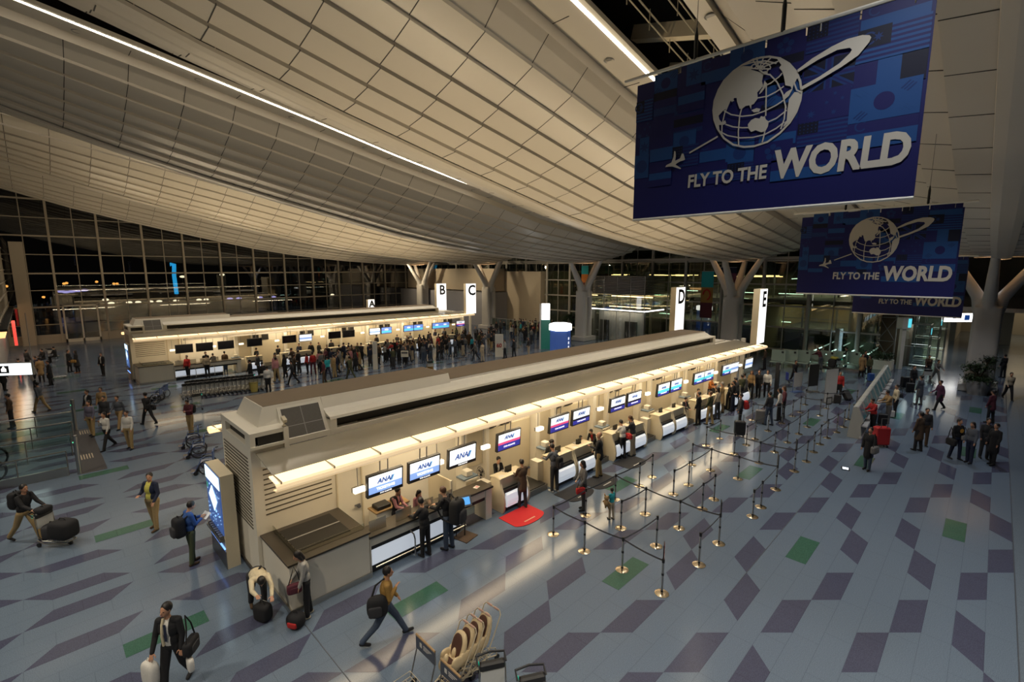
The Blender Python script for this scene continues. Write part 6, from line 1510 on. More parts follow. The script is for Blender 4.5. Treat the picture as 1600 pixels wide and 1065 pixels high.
# ------------------------------------------------------------------ luggage trolleys
def trolley_proto():
    T = thing('luggage_trolley', 'x', 'trolley')
    m = MB()
    for s_ in (-1, 1):
        m.tube([(-.42, .2 * s_, .98), (-.36, .24 * s_, .9), (-.30, .25 * s_, .35), (-.2, .24 * s_, .2), (.5, .12 * s_, .16)], .014, 6)
        m.tube([(-.36, .25 * s_, .2), (-.1, .27 * s_, .13), (.45, .14 * s_, .11)], .014, 6)
    m.tube([(.5, -.12, .16), (.52, 0, .16), (.5, .12, .16)], .014, 6)
    for k in range(5): m.tube([(-.15 + .14 * k, -.22 + .02 * k, .18), (-.15 + .14 * k, .22 - .02 * k, .18)], .006, 5)
    m.build('frame', STEEL, T, smooth=True)
    m = MB(); m.rbox((-.33, 0, .70), (.02, .44, .3), M=Matrix.Translation((0, 0, 0))); m.build('ad_plate', mat('ad_plate_white', (.55, .56, .55), .4, noise=.05), T)
    m = MB(); m.tube([(-.38, -.26, .93), (-.52, -.26, 1.02), (-.56, 0, 1.03), (-.52, .26, 1.02), (-.38, .26, .93)], .022, 8); m.rbox((-.36, 0, .93), (.12, .46, .16), ch=.03); m.build('handle', BLACK, T)
    m = MB(); m.ell((-.44, -.235, .93), (.035, .01, .05), n=10, m=6); m.build('indicator', mat('green_indicator', (.01, .5, .35), .3, emit=.5, ecol=(.0, .7, .45)), T)
    for x, y in ((-.34, -.24), (-.34, .24), (.42, 0)):
        m = MB(); m.cyl((x, y - .02, .065), (x, y + .02, .065), .065, n=14); m.build('wheel', BLACK, T)
    return T
TR = None
def trolley(p, deg, label, group=None):
    global TR
    if TR is None: TR = trolley_proto(); o = TR
    else: o = copy_tree(TR)
    o.location = (p[0], p[1], 0); o.rotation_euler = (0, 0, math.radians(deg)); tag(o, label, 'trolley', group); return o
pm = F(44, 845); dirv = Vector((math.cos(math.radians(-52)), math.sin(math.radians(-52)), 0)); tp_ = pm + dirv * 1.02
trolley(tp_, -52, 'loaded luggage trolley pushed at far left')
def bagbox(p, deg, v, r, label, col='black', name='travel_bag'):
    T = thing(name, label, 'bag', local(p, deg, v), math.radians(deg)); m = MB(); rounded(m, (0, 0, 0), r, p=.5); m.build('main_body', cloth(col), T, smooth=True); m = MB(); m.tube([(-r[0] * .4, 0, r[2] * .9), (-r[0] * .2, 0, r[2] * 1.2), (r[0] * .2, 0, r[2] * 1.2), (r[0] * .4, 0, r[2] * .9)], .012, 6); m.build('handle', BLACK, T)
bagbox(tp_, -52, (.25, 0, .48), (.34, .26, .28), 'big black bag lying on the trolley at far left'); bagbox(tp_, -52, (-.14, 0, .42), (.15, .24, .22), 'darker bag against the plate of the far-left trolley', 'charcoal'); bagbox(tp_, -52, (-.35, .0, 1.05), (.16, .2, .09), 'small black bag on the handle of the far-left trolley')
ph1 = at(768, 1030, .98); ph2 = at(830, 1052, .98)
trolley((ph1.x + .42 * math.cos(math.radians(240)), ph1.y + .42 * math.sin(math.radians(240))), 240, 'black-handled luggage trolley cut off by the bottom edge next to the baby carts')
trolley((ph2.x + .42 * math.cos(math.radians(240)), ph2.y + .42 * math.sin(math.radians(240))), 240, 'black-handled luggage trolley cut off by the bottom edge, standing alone')
for i in range(19):
    f_ = i / 18; x = 6.3 + 4.3 * f_; y = 35.3 - 1.0 * f_
    trolley((x, y), 100, 'luggage trolley in the long nested row before the farther ticket desk, front rank', 'nested trolleys front rank')
    if i < 15: trolley((x + .3, y + .75), 100, 'luggage trolley in the long nested row before the farther ticket desk, rear rank', 'nested trolleys rear rank')
trolley(F(305, 640), 100, 'single luggage trolley left of the long nested row'); trolley(F(90, 592), 20, 'luggage trolley with dark bags in the far left group'); trolley(F(85, 560), 60, 'luggage trolley at the back of the far left group'); trolley(F(1302, 578), 70, 'loaded trolley before the waiting seats'); bagbox(F(1302, 578), 70, (.1, 0, .55), (.3, .25, .35), 'black and yellow bags piled on the trolley before the seats', 'charcoal'); bagbox(F(1302, 578), 70, (0, 0, 1.0), (.25, .2, .1), 'yellow bag on top of the trolley pile', 'yellow')
trolley(F(1452, 600), 210, 'empty trolley pushed near the glass lift shaft'); trolley(F(672, 582), 60, 'trolley with brown boxes at the far crowd front'); bagbox(F(672, 582), 60, (.1, 0, .45), (.3, .25, .25), 'brown boxes on the trolley at the far crowd front', 'mustard', 'cardboard_box')
# trolleys parked along the near island's end wall
for i in range(6): trolley((4.15 + .02 * i, 15.7 + .28 * i), 265, 'luggage trolley nested against the far side of the nearer island end', 'nested trolleys beside the island end')
# ------------------------------------------------------------------ baby carts and basket carts at the bottom edge
SHELL = mat('cream_shell', (.62, .48, .28), .4, noise=.04); BRS = mat('brown_seat', (.075, .03, .018), .8, noise=.15, nscale=40); CRF = mat('cream_tube', (.58, .50, .36), .3, .3, noise=.04)
def baby_cart():
    T = thing('baby_cart', 'x', 'pushchair')
    # x forward (away from the pusher), seat shell leaning back towards the handle
    R = Matrix.Translation((-.02, 0, .50)) @ Matrix.Rotation(math.radians(-20), 4, 'Y')
    m = MB(); rounded(m, (0, 0, .16), (.085, .19, .36), p=.8, M=R); rounded(m, (.17, 0, -.10), (.19, .18, .10), p=.7, M=R)
    for s_ in (-1, 1): rounded(m, (.13, .165 * s_, .03), (.16, .04, .12), p=.8, M=R)
    smooth_union(m, .018, 'seat_shell', [SHELL], T, sm=3)
    m = MB(); rounded(m, (.075, 0, .24), (.03, .13, .24), p=.85, M=R); rounded(m, (.16, 0, -.0), (.13, .11, .03), p=.7, M=R); m.build('seat_pad', BRS, T, smooth=True)
    m = MB(); rounded(m, (.30, 0, .05), (.05, .05, .10), p=1, M=R); m.build('crotch_guard', SHELL, T, smooth=True)
    m = MB()
    for s_ in (-1, 1): m.cyl((.06, .20 * s_, .33), (.06, .215 * s_, .33), .05, n=16)
    m.build('hub_cap', cloth('light_grey'), T)
    m = MB()
    m.tube([(.10, -.22, .20), (-.16, -.23, .62), (-.34, -.24, .98), (-.37, -.19, 1.03), (-.37, .19, 1.03), (-.34, .24, .98), (-.16, .23, .62), (.10, .22, .20)], .013, 8)
    for s_ in (-1, 1): m.tube([(-.25, .22 * s_, .10), (.05, .21 * s_, .22), (.45, .18 * s_, .10)], .012, 6); m.tube([(-.25, .22 * s_, .10), (-.2, .22 * s_, .3), (.02, .21 * s_, .42)], .012, 6)
    m.tube([(.45, -.18, .10), (.45, .18, .10)], .012, 6); m.build('frame', CRF, T, smooth=True)
    m = MB(); m.cyl((-.37, -.16, 1.03), (-.37, -.03, 1.03), .021); m.cyl((-.37, .03, 1.03), (-.37, .16, 1.03), .021); m.build('grip', mat('grip_rose', (.45, .28, .22), .5), T)
    m = MB(); 
    for k in range(6): m.tube([(-.2 + .1 * k, -.18, .16), (-.2 + .1 * k, .18, .16)], .005, 4)
    for k in range(5): m.tube([(-.2, -.16 + .08 * k, .16), (.35, -.16 + .08 * k, .16)], .005, 4)
    m.build('basket', CRF, T)
    for x, y in ((-.25, -.22), (-.25, .22), (.45, -.18), (.45, .18)): m = MB(); m.cyl((x, y - .015, .06), (x, y + .015, .06), .06, n=12); m.build('wheel', BLACK, T)
    return T
bc = baby_cart(); hb = [at(870 / 6.667 + 640, 112 / 6.667 + 930, 1.03), at(780 / 6.667 + 640, 175 / 6.667 + 930, 1.03), at(700 / 6.667 + 640, 235 / 6.667 + 930, 1.03), at(620 / 6.667 + 640, 295 / 6.667 + 930, 1.03)]
dirb = (hb[3] - hb[0]).normalized(); db = math.degrees(math.atan2(dirb.y, dirb.x))
for i, h_ in enumerate(hb):
    o = bc if i == 0 else copy_tree(bc); o.location = (h_.x + .37 * dirb.x, h_.y + .37 * dirb.y, 0); o.rotation_euler.z = math.radians(db)
    tag(o, ['rearmost cream baby cart of the nested row, with the highest handle', 'second cream baby cart behind the front two of the nested row', 'cream baby cart directly behind the foremost one', 'foremost cream baby cart with its whole brown seat in view'][i], 'pushchair', 'nested baby carts')
def basket_cart(pa, pb, label):
    a = at(pa[0], pa[1], 1.0); b = at(pb[0], pb[1], 1.0); d = b - a; L = d.length; rz = math.atan2(d.y, d.x)
    T = thing('basket_cart', label, 'cart', (a.x, a.y, 0), rz)
    m = MB(); m.box(0, L, -.015, .015, .72, .98); m.build('sign_plate', mat('plate_slate', (.06, .07, .10), .4, noise=.05), T)
    m = MB(); m.tube([(0, 0, 1.0), (L, 0, 1.0)], .022, 8); m.build('handle_bar', mat('wood_handle', (.34, .22, .11), .4, noise=.1), T)
    m = MB(); m.rbox((L * .28, -.018, .87), (.07, .004, .09)); m.add([(L * .28 - .035, -.021, .825), (L * .28 + .035, -.021, .90), (L * .28 + .035, -.021, .915)], [(0, 1, 2)])
    for k in range(3): m.box(L * .42, L * (.85 - .1 * k), -.019, -.016, .90 - .035 * k, .912 - .035 * k)
    m.build('printed_mark', cloth('white'), T, fix=False)
    m = MB()
    for x in (.01, L - .01): m.tube([(x, 0, .98), (x, 0, .72), (x, -.16, .18), (x, -.75, .12)], .014, 6)
    m.build('frame', STEELD, T, smooth=True)
    m = MB()
    for z in (.2, .32): m.tube([(.02, -.18, z), (L - .02, -.18, z), (L - .02, -.72, z), (.02, -.72, z), (.02, -.18, z)], .006, 5)
    for k in range(8): x = .02 + (L - .04) * k / 7; m.tube([(x, -.18, .32), (x, -.18, .2), (x, -.72, .2), (x, -.72, .32)], .005, 4)
    for k in range(6): y = -.18 - .54 * k / 5; m.tube([(.02, y, .2), (L - .02, y, .2)], .005, 4)
    m.build('basket', CRF, T)
    for x in (.02, L - .02): 
        for y in (-.1, -.7): m = MB(); m.cyl((x - .012, y, .06), (x + .012, y, .06), .06, n=12); m.build('wheel', BLACK, T)
    return T
basket_cart((650.5, 990), (679.5, 1018), 'slate-plated basket cart left of the baby carts'); basket_cart((689, 1029), (720, 1058), 'slate-plated basket cart at the bottom edge in front of the baby carts')
# ------------------------------------------------------------------ wheelchairs
WBL = mat('wheelchair_blue', (.10, .16, .36), .35, .3, noise=.05)
def wheelchair():
    T = thing('wheelchair', 'x', 'wheelchair')
    for s_ in (-1, 1):
        m = MB(); m.tube([(.28 * math.cos(t), .27 * s_, .29 + .28 * math.sin(t)) for t in frange(0, 2 * PI, 28)], .018, 6)
        m.tube([(.25 * math.cos(t), .30 * s_, .29 + .25 * math.sin(t)) for t in frange(0, 2 * PI, 24)], .008, 5)
        for k in range(6): t = PI * k / 6; m.tube([(.27 * math.cos(t), .27 * s_, .29 + .27 * math.sin(t)), (-.27 * math.cos(t), .27 * s_, .29 - .27 * math.sin(t))], .006, 4)
        m.build('wheel', BLACK, T); m = MB(); m.cyl((.4, .2 * s_ - .015, .08), (.4, .2 * s_ + .015, .08), .08, n=14); m.build('caster', BLACK, T)
        m = MB(); m.tube([(-.36, .22 * s_, .92), (-.24, .22 * s_, .90), (-.2, .22 * s_, .45), (.25, .22 * s_, .47), (.42, .2 * s_, .15), (.55, .18 * s_, .12)], .014, 6); m.tube([(-.2, .22 * s_, .68), (.2, .22 * s_, .68), (.22, .22 * s_, .47)], .013, 6); m.build('frame', WBL, T)
        m = MB(); m.tube([(-.38, .22 * s_, .92), (-.27, .22 * s_, .91)], .02, 8); m.build('grip', BLACK, T)
    m = MB(); m.rbox((.02, 0, .47), (.42, .42, .04)); m.build('seat', mat('wheelchair_seat', (.25, .27, .32), .7, noise=.1), T); m = MB(); m.rbox((-.21, 0, .70), (.03, .42, .38)); m.build('backrest', WBL, T); m = MB(); m.rbox((.5, 0, .13), (.16, .34, .015)); m.build('footrest', STEELD, T)
    return T
wc = wheelchair()
for i, (px, py, dg) in enumerate([(326, 737, 160), (312, 712, 165), (303, 697, 170), (247, 628, 150), (255, 622, 140)]):
    o = wc if i == 0 else copy_tree(wc); p = F(px, py); o.location = (p.x, p.y, 0); o.rotation_euler.z = math.radians(dg)
    tag(o, ['folded blue wheelchair nearest to the lit map panel', 'blue wheelchair in the middle behind the nearest one by the map panel', 'blue wheelchair at the back of the three by the near island', 'blue wheelchair nearest the long nested trolley row', 'blue wheelchair behind another next to the nested trolley row'][i], 'wheelchair')
# ------------------------------------------------------------------ moving walkway rails at the left
p0 = Vector((.72, 24.9, 0))
def rail(y0, y1, x0, x1, label, zb=.95, glass_on=True, plinth=False):
    T = thing('glass_railing', label, 'railing', (x0, y0, 0)); 
    m = MB(); m.tube([(0, 0, zb - .1), (0, 0, zb), (x1 - x0, y1 - y0, zb), (x1 - x0, y1 - y0, zb - .1)], .028, 8); m.build('handrail', STEEL, T, smooth=True)
    n = 4
    for k in range(n + 1): m = MB(); m.cyl(((x1 - x0) * k / n, (y1 - y0) * k / n, 0), ((x1 - x0) * k / n, (y1 - y0) * k / n, zb), .02, n=8); m.build('post', STEELD, T)
    m = MB(); d = Vector((x1 - x0, y1 - y0, 0)); w = Vector((-d.y, d.x, 0)).normalized() * .006
    m.add([(0, 0, .12), tuple(d + Vector((0, 0, .12))), tuple(d + Vector((0, 0, zb - .08))), (0, 0, zb - .08), tuple(w + Vector((0, 0, .12))), tuple(d + w + Vector((0, 0, .12))), tuple(d + w + Vector((0, 0, zb - .08))), tuple(w + Vector((0, 0, zb - .08)))], [(0, 1, 2, 3), (4, 7, 6, 5), (0, 4, 5, 1), (1, 5, 6, 2), (2, 6, 7, 3), (3, 7, 4, 0)]); m.build('glass_pane', RAILG, T)
    if plinth: m = MB(); m.rbox(tuple(d / 2 + Vector((0, 0, .17))), (d.length, .1, .34), math.atan2(d.y, d.x)); m.build('plinth', STEEL, T)
rr_ = [F(108, 742), F(114, 712), F(116, 690), F(118, 672)]
labs = ['steel and glass railing of the moving walkway, nearest to the trolley pusher', 'second steel and glass railing of the moving walkway', 'third steel and glass railing of the moving walkway', 'farthest steel and glass railing of the moving walkway']
for i, q_ in enumerate(rr_): rail(q_.y, q_.y + .2, q_.x, q_.x - 5.5, labs[i], zb=.98, plinth=(i == 0))
a_, b_ = F(125, 740), F(119, 672)
for q_, lb in ((a_, 'tall steel post at the near end of the walkway entrance'), (b_, 'tall steel post with lamp head at the far side of the walkway entrance')):
    T = thing('steel_bollard', lb, 'post', (q_.x, q_.y, 0)); m = MB(); m.cyl((0, 0, 0), (0, 0, 1.55), .075, n=18); m.build('pole', STEEL, T, smooth=True); m = MB(); m.ell((0, 0, 1.56), (.08, .08, .05)); m.build('cap', STEELD, T, smooth=True); m = MB(); m.cyl((-.08, -.02, 1.3), (-.085, -.02, 1.34), .012); m.build('indicator', mat('green_dot', (.1, .8, .4), .3, emit=1.5), T)
for i, (xx, zz) in enumerate(((-1.2, 0), (-1.35, 1.9))):
    T = thing('walkway_handrail', ['rounded black handrail loop of the moving walkway, lower one', 'rounded black handrail loop of the moving walkway, upper one'][i], 'handrail', (a_.x - 2.6, a_.y + .9 + zz, 0))
    m = MB(); m.tube([(-4, 0, .95), (.2, 0, .95)] + [(.2 + .42 * math.sin(t), 0, .53 + .42 * math.cos(t)) for t in frange(.3, PI, 8)] + [(-4, 0, .11)], .04, 8); m.build('rubber_rail', BLACK, T, smooth=True)
    m = MB(); m.box(-4, .3, -.01, .01, .12, .9); m.build('balustrade', RAILG, T); m = MB(); m.box(-4, .8, -.12, .12, 0, .12); m.build('skirt', STEEL, T)
p_ = F(137, 712); m = MB(); m.box(p_.x - .35, p_.x + .45, a_.y - .1, b_.y, .004, .007); struct(m.build('trim_walkway_plate', mat('walkway_plate', (.055, .052, .055), .5, noise=.2)))
for k, (px, py) in enumerate(((133, 675), (136, 713))):
    q_ = F(px, py); T = thing('tactile_strip', ['pale ribbed tactile strip farther from the camera on the walkway plate', 'pale ribbed tactile strip nearer to the camera on the walkway plate'][k], 'tactile strip', (q_.x, q_.y, .007)); m = MB()
    for j in range(5): m.box(-.2 + .09 * j, -.165 + .09 * j, -.35, .35, 0, .006)
    m.build('rib', cloth('beige'), T)
# ------------------------------------------------------------------ self-service kiosks
pA, pB = F(1332, 684), F(1382, 603); 
KM = mat('kiosk_body', (.40, .40, .36), .4, noise=.04); KD = mat('kiosk_display', (.03, .06, .07), .2, emit=.05, ecol=(.2, .5, .55))
def ssk():
    T = thing('self_service_kiosk', 'x', 'kiosk')
    pr = [(-.34, 0), (-.26, .65), (-.36, .88), (-.10, 1.52), (-.03, 1.55), (.10, 1.5), (.24, .0)]
    m = MB(); m.prism([(a, b) for a, b in pr], -.38, .38, 'x'); m.build('body', KM, T)
    m = MB(); m.add([(-.25, -.345, .92), (.25, -.345, .92), (.25, -.115, 1.48), (-.25, -.115, 1.48)], [(0, 1, 2, 3)]); m.v = [(a, b - .010, c) for a, b, c in m.v]; m.build('display', KD, T, fix=False)
    m = MB(); m.box(-.30, .30, -.50, -.26, .58, .64); m.build('shelf', cloth('white'), T); m = MB(); m.cyl((-.38, -.30, .10), (.38, -.30, .10), .06, n=10); m.build('foot_roll', cloth('white'), T)
    m = MB()
    for k in range(3): m.box(-.25 + .18 * k, -.14 + .18 * k, -.33, -.25, .70, .76)
    m.build('reader', BLACK, T); return T
kk = ssk(); dK = pB - pA; n_ = 10; rzk = math.atan2(dK.y, dK.x)
for i in range(n_):
    o = kk if i == 0 else copy_tree(kk); o.location = pA + dK * ((i + .5) / n_) * .98; o.rotation_euler.z = rzk; o.scale.x = max(1, dK.length / n_ / .80)
    tag(o, 'grey-green self-service check-in kiosk, %s from the near end of the slanting row' % ordinal(i), 'kiosk', 'self-service kiosks in the slanting row')
# ------------------------------------------------------------------ boards, posts, chair around the far queue
def board(px, py, w, h, col, label, rz=-.35, zb=.0, name='display_board', fr=STEELD):
    p = F(px, py); T = thing(name, label, 'board', (p.x, p.y, 0), rz)
    m = MB(); m.box(-w / 2, w / 2, -.02, .02, zb + .05, zb + h); m.build('panel', col, T)
    m = MB(); m.tube([(-w / 2, 0, 0), (-w / 2, 0, zb + h), (w / 2, 0, zb + h), (w / 2, 0, 0)], .02, 6); m.box(-w / 2, w / 2, -.2, .2, 0, .03); m.build('frame', fr, T); return T
board(1296, 628, .95, 2.05, cloth('white'), 'tall plain white board standing behind the queue belts', rz=-.45)
board(1269, 612, .85, 1.5, BLACK, 'black display board in steel frame behind the queue belts', rz=-.45, zb=.35)
board(1245, 612, .8, 1.0, cloth('white'), 'small white notice board on a blue tube stand', rz=-.4, zb=.3, fr=WBL)
T = thing('folding_chair', 'blue folding chair beside the small white notice board', 'chair', F(1234, 604), .6); m = MB(); m.rbox((0, 0, .45), (.45, .45, .04)); m.build('seat', cloth('navy'), T); m = MB(); m.rbox((0, .22, .75), (.45, .04, .5)); m.build('backrest', mat('chair_blue', (.03, .05, .3), .6), T); m = MB()
for a in (-.2, .2):
    for b in (-.2, .2): m.cyl((a, b, 0), (a, b, .45), .015, n=6)
m.build('leg', STEELD, T)
T = thing('black_post', 'tall black post with small white plate at the canopy end', 'post', F(1212, 621)); m = MB(); m.box(-.13, .13, -.1, .1, 0, 2.25); m.build('pole', BLACK, T); m = MB(); m.box(-.08, .08, -.115, -.1, 1.8, 2.1); m.build('white_plate', cloth('white'), T); m = MB(); m.box(-.25, .25, -.25, .25, 0, .03); m.build('base', BLACK, T)
T = thing('notice_stand', 'black framed notice on a thin post before the white board', 'sign', F(1292, 660), -.4); m = MB(); m.cyl((0, 0, 0), (0, 0, 1.0), .02); m.lathe([(.15, 0), (.15, .02), (.03, .03)], n=16); m.build('pole', STEELD, T); m = MB(); m.box(-.2, .2, -.015, .015, .98, 1.38); m.build('frame', BLACK, T); m = MB(); m.box(-.15, .15, -.02, -.015, 1.05, 1.32); m.build('notice', cloth('light_grey'), T)
T = thing('floor_light', 'small bright rectangular light patch panel set on the floor', 'floor light', F(1321, 732), .2); m = MB(); m.box(-.2, .2, -.14, .14, .004, .02); m.build('frame', BLACK, T); m = MB(); m.box(-.12, .12, -.1, .1, .02, .024); m.build('glow_plate', mat('floor_glow', (.8, .9, 1), .4, emit=1.6), T)
# far queue board and info towers
def simple_sign(px, py, w, h, label, lit=SIGNW, zb=0, body=WHITE, rz=-.78, d=.12, y=None, name='standing_sign'):
    p = F(px, py); T = thing(name, label, 'sign', (p.x, p.y, zb), rz); m = MB(); m.box(-w / 2, w / 2, -d / 2, d / 2, 0, h); m.build('panel', body, T)
    m = MB(); m.box(-w / 2 + .05, w / 2 - .05, -d / 2 - .01, -d / 2, h * .55, h - .05); m.build('face', lit, T); return T
T = simple_sign(780, 557, .75, 2.1, 'white standing sign with red number 60 right of the far crowd', lit=cloth('white'), rz=-.78); lettering('60', cloth('red'), face_my(0, -.09, 1.05), T, size=.5, offset=.01)
simple_sign(587, 577, .35, 2.3, 'narrow white panel standing in the far crowd', lit=cloth('white')); simple_sign(633, 572, .6, .5, 'small white notice in the far queue', zb=.8, lit=cloth('grey'))
p = F(875, 556); T = thing('information_tower', 'blue six-sided information tower with glowing white top', 'information tower', (p.x, p.y, 0), .3)
m = MB(); m.lathe([(.95, 0), (.95, 2.45)], n=6); m.build('body', mat('tower_blue', (.05, .12, .42), .4, emit=.25, ecol=(.06, .14, .5)), T); m = MB(); m.lathe([(1.05, 2.45), (1.05, 3.0), (.9, 3.08)], n=6); m.build('light_crown', SIGNW, T)
m = MB(); R_ = .93
for k in range(4): m.box(-.10, .10, -R_ * .87 - .03, -R_ * .87, .4 + k * .4, .62 + k * .4)
m.build('white_pictogram', TW, T)
p = F(852, 545); T = thing('wayfinding_totem', 'slim green wayfinding totem with white lit head', 'sign', (p.x, p.y, 0), -.78); m = MB(); m.box(-.45, .45, -.15, .15, 0, 3.0); m.build('body', mat('totem_green', (.02, .14, .10), .4, emit=.10, ecol=(.05, .35, .25)), T); m = MB(); m.box(-.40, .40, -.2, .2, 3.0, 4.6); m.build('lit_head', SIGNW, T)
m = MB(); m.box(-.6, -.48, -.15, .15, 0, 4.6); m.build('side_strip', cloth('white'), T)
# potted trees
def potted_tree(px, py, H, label, seed=1, rad=1.0, pot=.45, dx=0):
    p = F(px, py) + Vector((dx, 0, 0)); T = thing('potted_tree', label, 'plant', (p.x, p.y, 0)); random.seed(seed)
    m = MB(); m.lathe([(pot * .75, 0), (pot, pot * 1.5), (pot * .92, pot * 1.5), (pot * .88, pot * 1.35)], n=20); m.build('pot', mat('planter_grey', (.33, .32, .31), .5, noise=.05), T, smooth=True)
    m = MB(); tops = []
    for k in range(7):
        a = random.uniform(0, 6.28); r_ = rad * random.uniform(.2, .9); z = H * random.uniform(.55, .95); tops.append((r_ * math.cos(a), r_ * math.sin(a), z)); m.tube([(.03 * math.cos(a), .03 * math.sin(a), pot * 1.2), (r_ * .3 * math.cos(a), r_ * .3 * math.sin(a), H * .5), tops[-1]], .028, 6)
    m.build('trunk', mat('bark', (.08, .055, .035), .8, noise=.2), T)
    m = MB(); tops += [(rad * .5 * math.cos(k), rad * .5 * math.sin(k), pot * 1.7) for k in (0, 1.2, 2.4, 3.6, 4.8)]
    for c in tops:
        for k in range(120):
            v = Vector((random.gauss(0, .22), random.gauss(0, .22), random.gauss(0, .13))); q_ = Vector(c) + v * rad
            u1 = Vector((random.uniform(-1, 1), random.uniform(-1, 1), random.uniform(-.6, .3))).normalized(); u2 = u1.cross(Vector((0, 0, 1))).normalized() * .045; L_ = .15
            m.add([tuple(q_), tuple(q_ + u1 * L_ * .5 + u2), tuple(q_ + u1 * L_ - Vector((0, 0, .02))), tuple(q_ + u1 * L_ * .5 - u2)], [(0, 1, 2, 3)])
    m.build('leaves', LEAF, T, fix=False)
potted_tree(1527, 610, 2.6, 'large dark potted tree in front of the right-hand white column', 4, 1.0, .62, dx=-1.3); potted_tree(894, 532, 3.4, 'potted tree beside the column left of the glass lift enclosure', 6, .7, .5, dx=-.8)
for i, (px, py) in enumerate(((1370, 575), (1385, 560))):
    p = F(px, py); T = thing('planter_box', ['white planter box with low green bushes near the escalator glass', 'low planter box behind the white one at the escalator glass'][i], 'planter', (p.x, p.y, 0), .0)
    m = MB(); m.box(-.6, .6, -1.0, 1.0, 0, .75); m.build('box', WHITE, T); m = MB(); random.seed(9 + i)
    for k in range(500):
        q_ = Vector((random.uniform(-.6, .6), random.uniform(-1, 1), .75 + random.random() * .55)); u1 = Vector((random.uniform(-1, 1), random.uniform(-1, 1), random.uniform(0, 1))).normalized(); u2 = u1.cross(Vector((0, 0, 1))).normalized() * .05
        m.add([tuple(q_), tuple(q_ + u1 * .09 + u2), tuple(q_ + u1 * .2), tuple(q_ + u1 * .09 - u2)], [(0, 1, 2, 3)])
    m.build('bush', LEAF, T, fix=False)
# waiting seats with glass backs before the back wall
SEATG = mat('seat_glass_green', (.33, .42, .36), .25, noise=.05)
for i in range(7):
    p = F(1207 + i * 19.5, 576 + i * .6); T = thing('waiting_seat', 'pale green waiting seat, %s from the left in the row under the glass wall' % ordinal(i), 'seat', (p.x + 1.0, p.y, 0), PI / 2 * -1, 'waiting seats under the glass wall')
    m = MB(); m.rbox((0, 0, .42), (1.0, .5, .06)); m.build('seat', SEATG, T); m = MB(); m.rbox((0, .3, .95), (1.05, .05, .95)); m.build('backrest', SEATG, T); m = MB(); m.cyl((-.4, 0, 0), (-.4, 0, .4), .03); m.cyl((.4, 0, 0), (.4, 0, .4), .03); m.build('leg', STEELD, T); m = MB(); m.rbox((.3, .26, 1.25), (.16, .01, .16)); m.build('black_label', BLACK, T)
for o in [o for o in bpy.data.objects if o.name.startswith('waiting_seat')]: o.rotation_euler.z = -PI / 2
# escalator flight with lit glass sides rising behind the seats
T = thing('escalator', 'escalator with lit green glass sides below the round pillar', 'escalator', (51.5, 9, 0))
for k, yy in enumerate((10.5, 9.3, 8.1, 6.9)):
    m = MB(); m.box(45.8, 49.6, yy, yy + .03, .15, 1.1); m.build('glass_side', RAILG, T, world=True)
    m = MB(); m.box(45.6, 49.6, yy - .03, yy + .05, 1.1, 1.16); m.box(45.8, 49.5, yy - .02, yy, .28, .33); m.build('lit_rail', mat('rail_glow_green', (.7, 1, .9), .3, emit=1.5, ecol=(.65, 1, .85)), T, world=True)
m = MB(); m.box(45.8, 49.5, 6.9, 10.6, 0, .15); m.build('step_deck', STEELD, T, world=True)
m = MB(); m.cyl((51.0, 8.0, 0), (51.0, 8.0, 9), .95, n=28); struct(m.build('pillar_round', COLW, smooth=True))
# steel cross-braced frame and glass lift shafts on the right
T = thing('steel_brace_frame', 'cross-braced steel frame right of the round pillar', 'steel frame', (51, 6, 0)); m = MB()
for y in (6.8, 5.6): m.cyl((51, y, 0), (51, y, 9), .06, n=6)
for z in range(0, 9, 2): m.cyl((51, 6.8, z), (51, 5.6, z + 2), .03, n=5); m.cyl((51, 5.6, z), (51, 6.8, z + 2), .03, n=5); m.cyl((51, 5.6, z), (51, 6.8, z), .04, n=5)
m.build('lattice', GREY, T, world=True); m = MB(); m.box(51.6, 51.9, 4.6, 7.0, 0, 9); m.build('brown_backing', mat('brown_panel', (.13, .09, .055), .6, noise=.2), T, world=True)
for i, (px, py, H) in enumerate(((1428, 573, 3.6), (1445, 560, 3.9), (1458, 545, 4.2))):
    p = F(px, py); T = thing('glass_lift_shaft', ['nearest glass lift shaft with steel frame on the right', 'middle glass lift shaft behind the nearest', 'farthest glass shaft, tallest of the three'][i], 'lift', (p.x, p.y, 0))
    m = MB(); w = .8
    for a in (-w, w):
        for b in (-w, w): m.cyl((a, b, 0), (a, b, H), .035, n=6)
    for z in (0.05, H * .5, H):
        for a in (-w, w): m.cyl((a, -w, z), (a, w, z), .03, n=6); m.cyl((-w, a, z), (w, a, z), .03, n=6)
    m.build('frame', STEEL, T); m = MB(); m.box(-w, w, -w, w, 0.05, H - .02); m.build('glass_box', RAILG, T)
    m = MB(); m.box(-.3, .0, -w - .05, -w - .02, H - .8, H - .3); m.build('lit_display', SCRC, T)
    area('lift_light', (p.x, p.y, H - .1), 1.0, 1.0, 30, (.85, .95, 1))
T = thing('sign_pylon', 'white pylon with a small lit display left of the glass lift shafts', 'sign', F(1404, 576), -.6); m = MB(); m.box(-.18, .18, -.12, .12, 0, 3.9); m.build('pole', WHITE, T); m = MB(); m.box(-.4, .45, -.25, .25, 3.3, 4.2); m.build('head', WHITE, T); m = MB(); m.box(.12, .42, -.27, -.25, 3.4, 4.1); m.build('lit_display', SCRC, T)
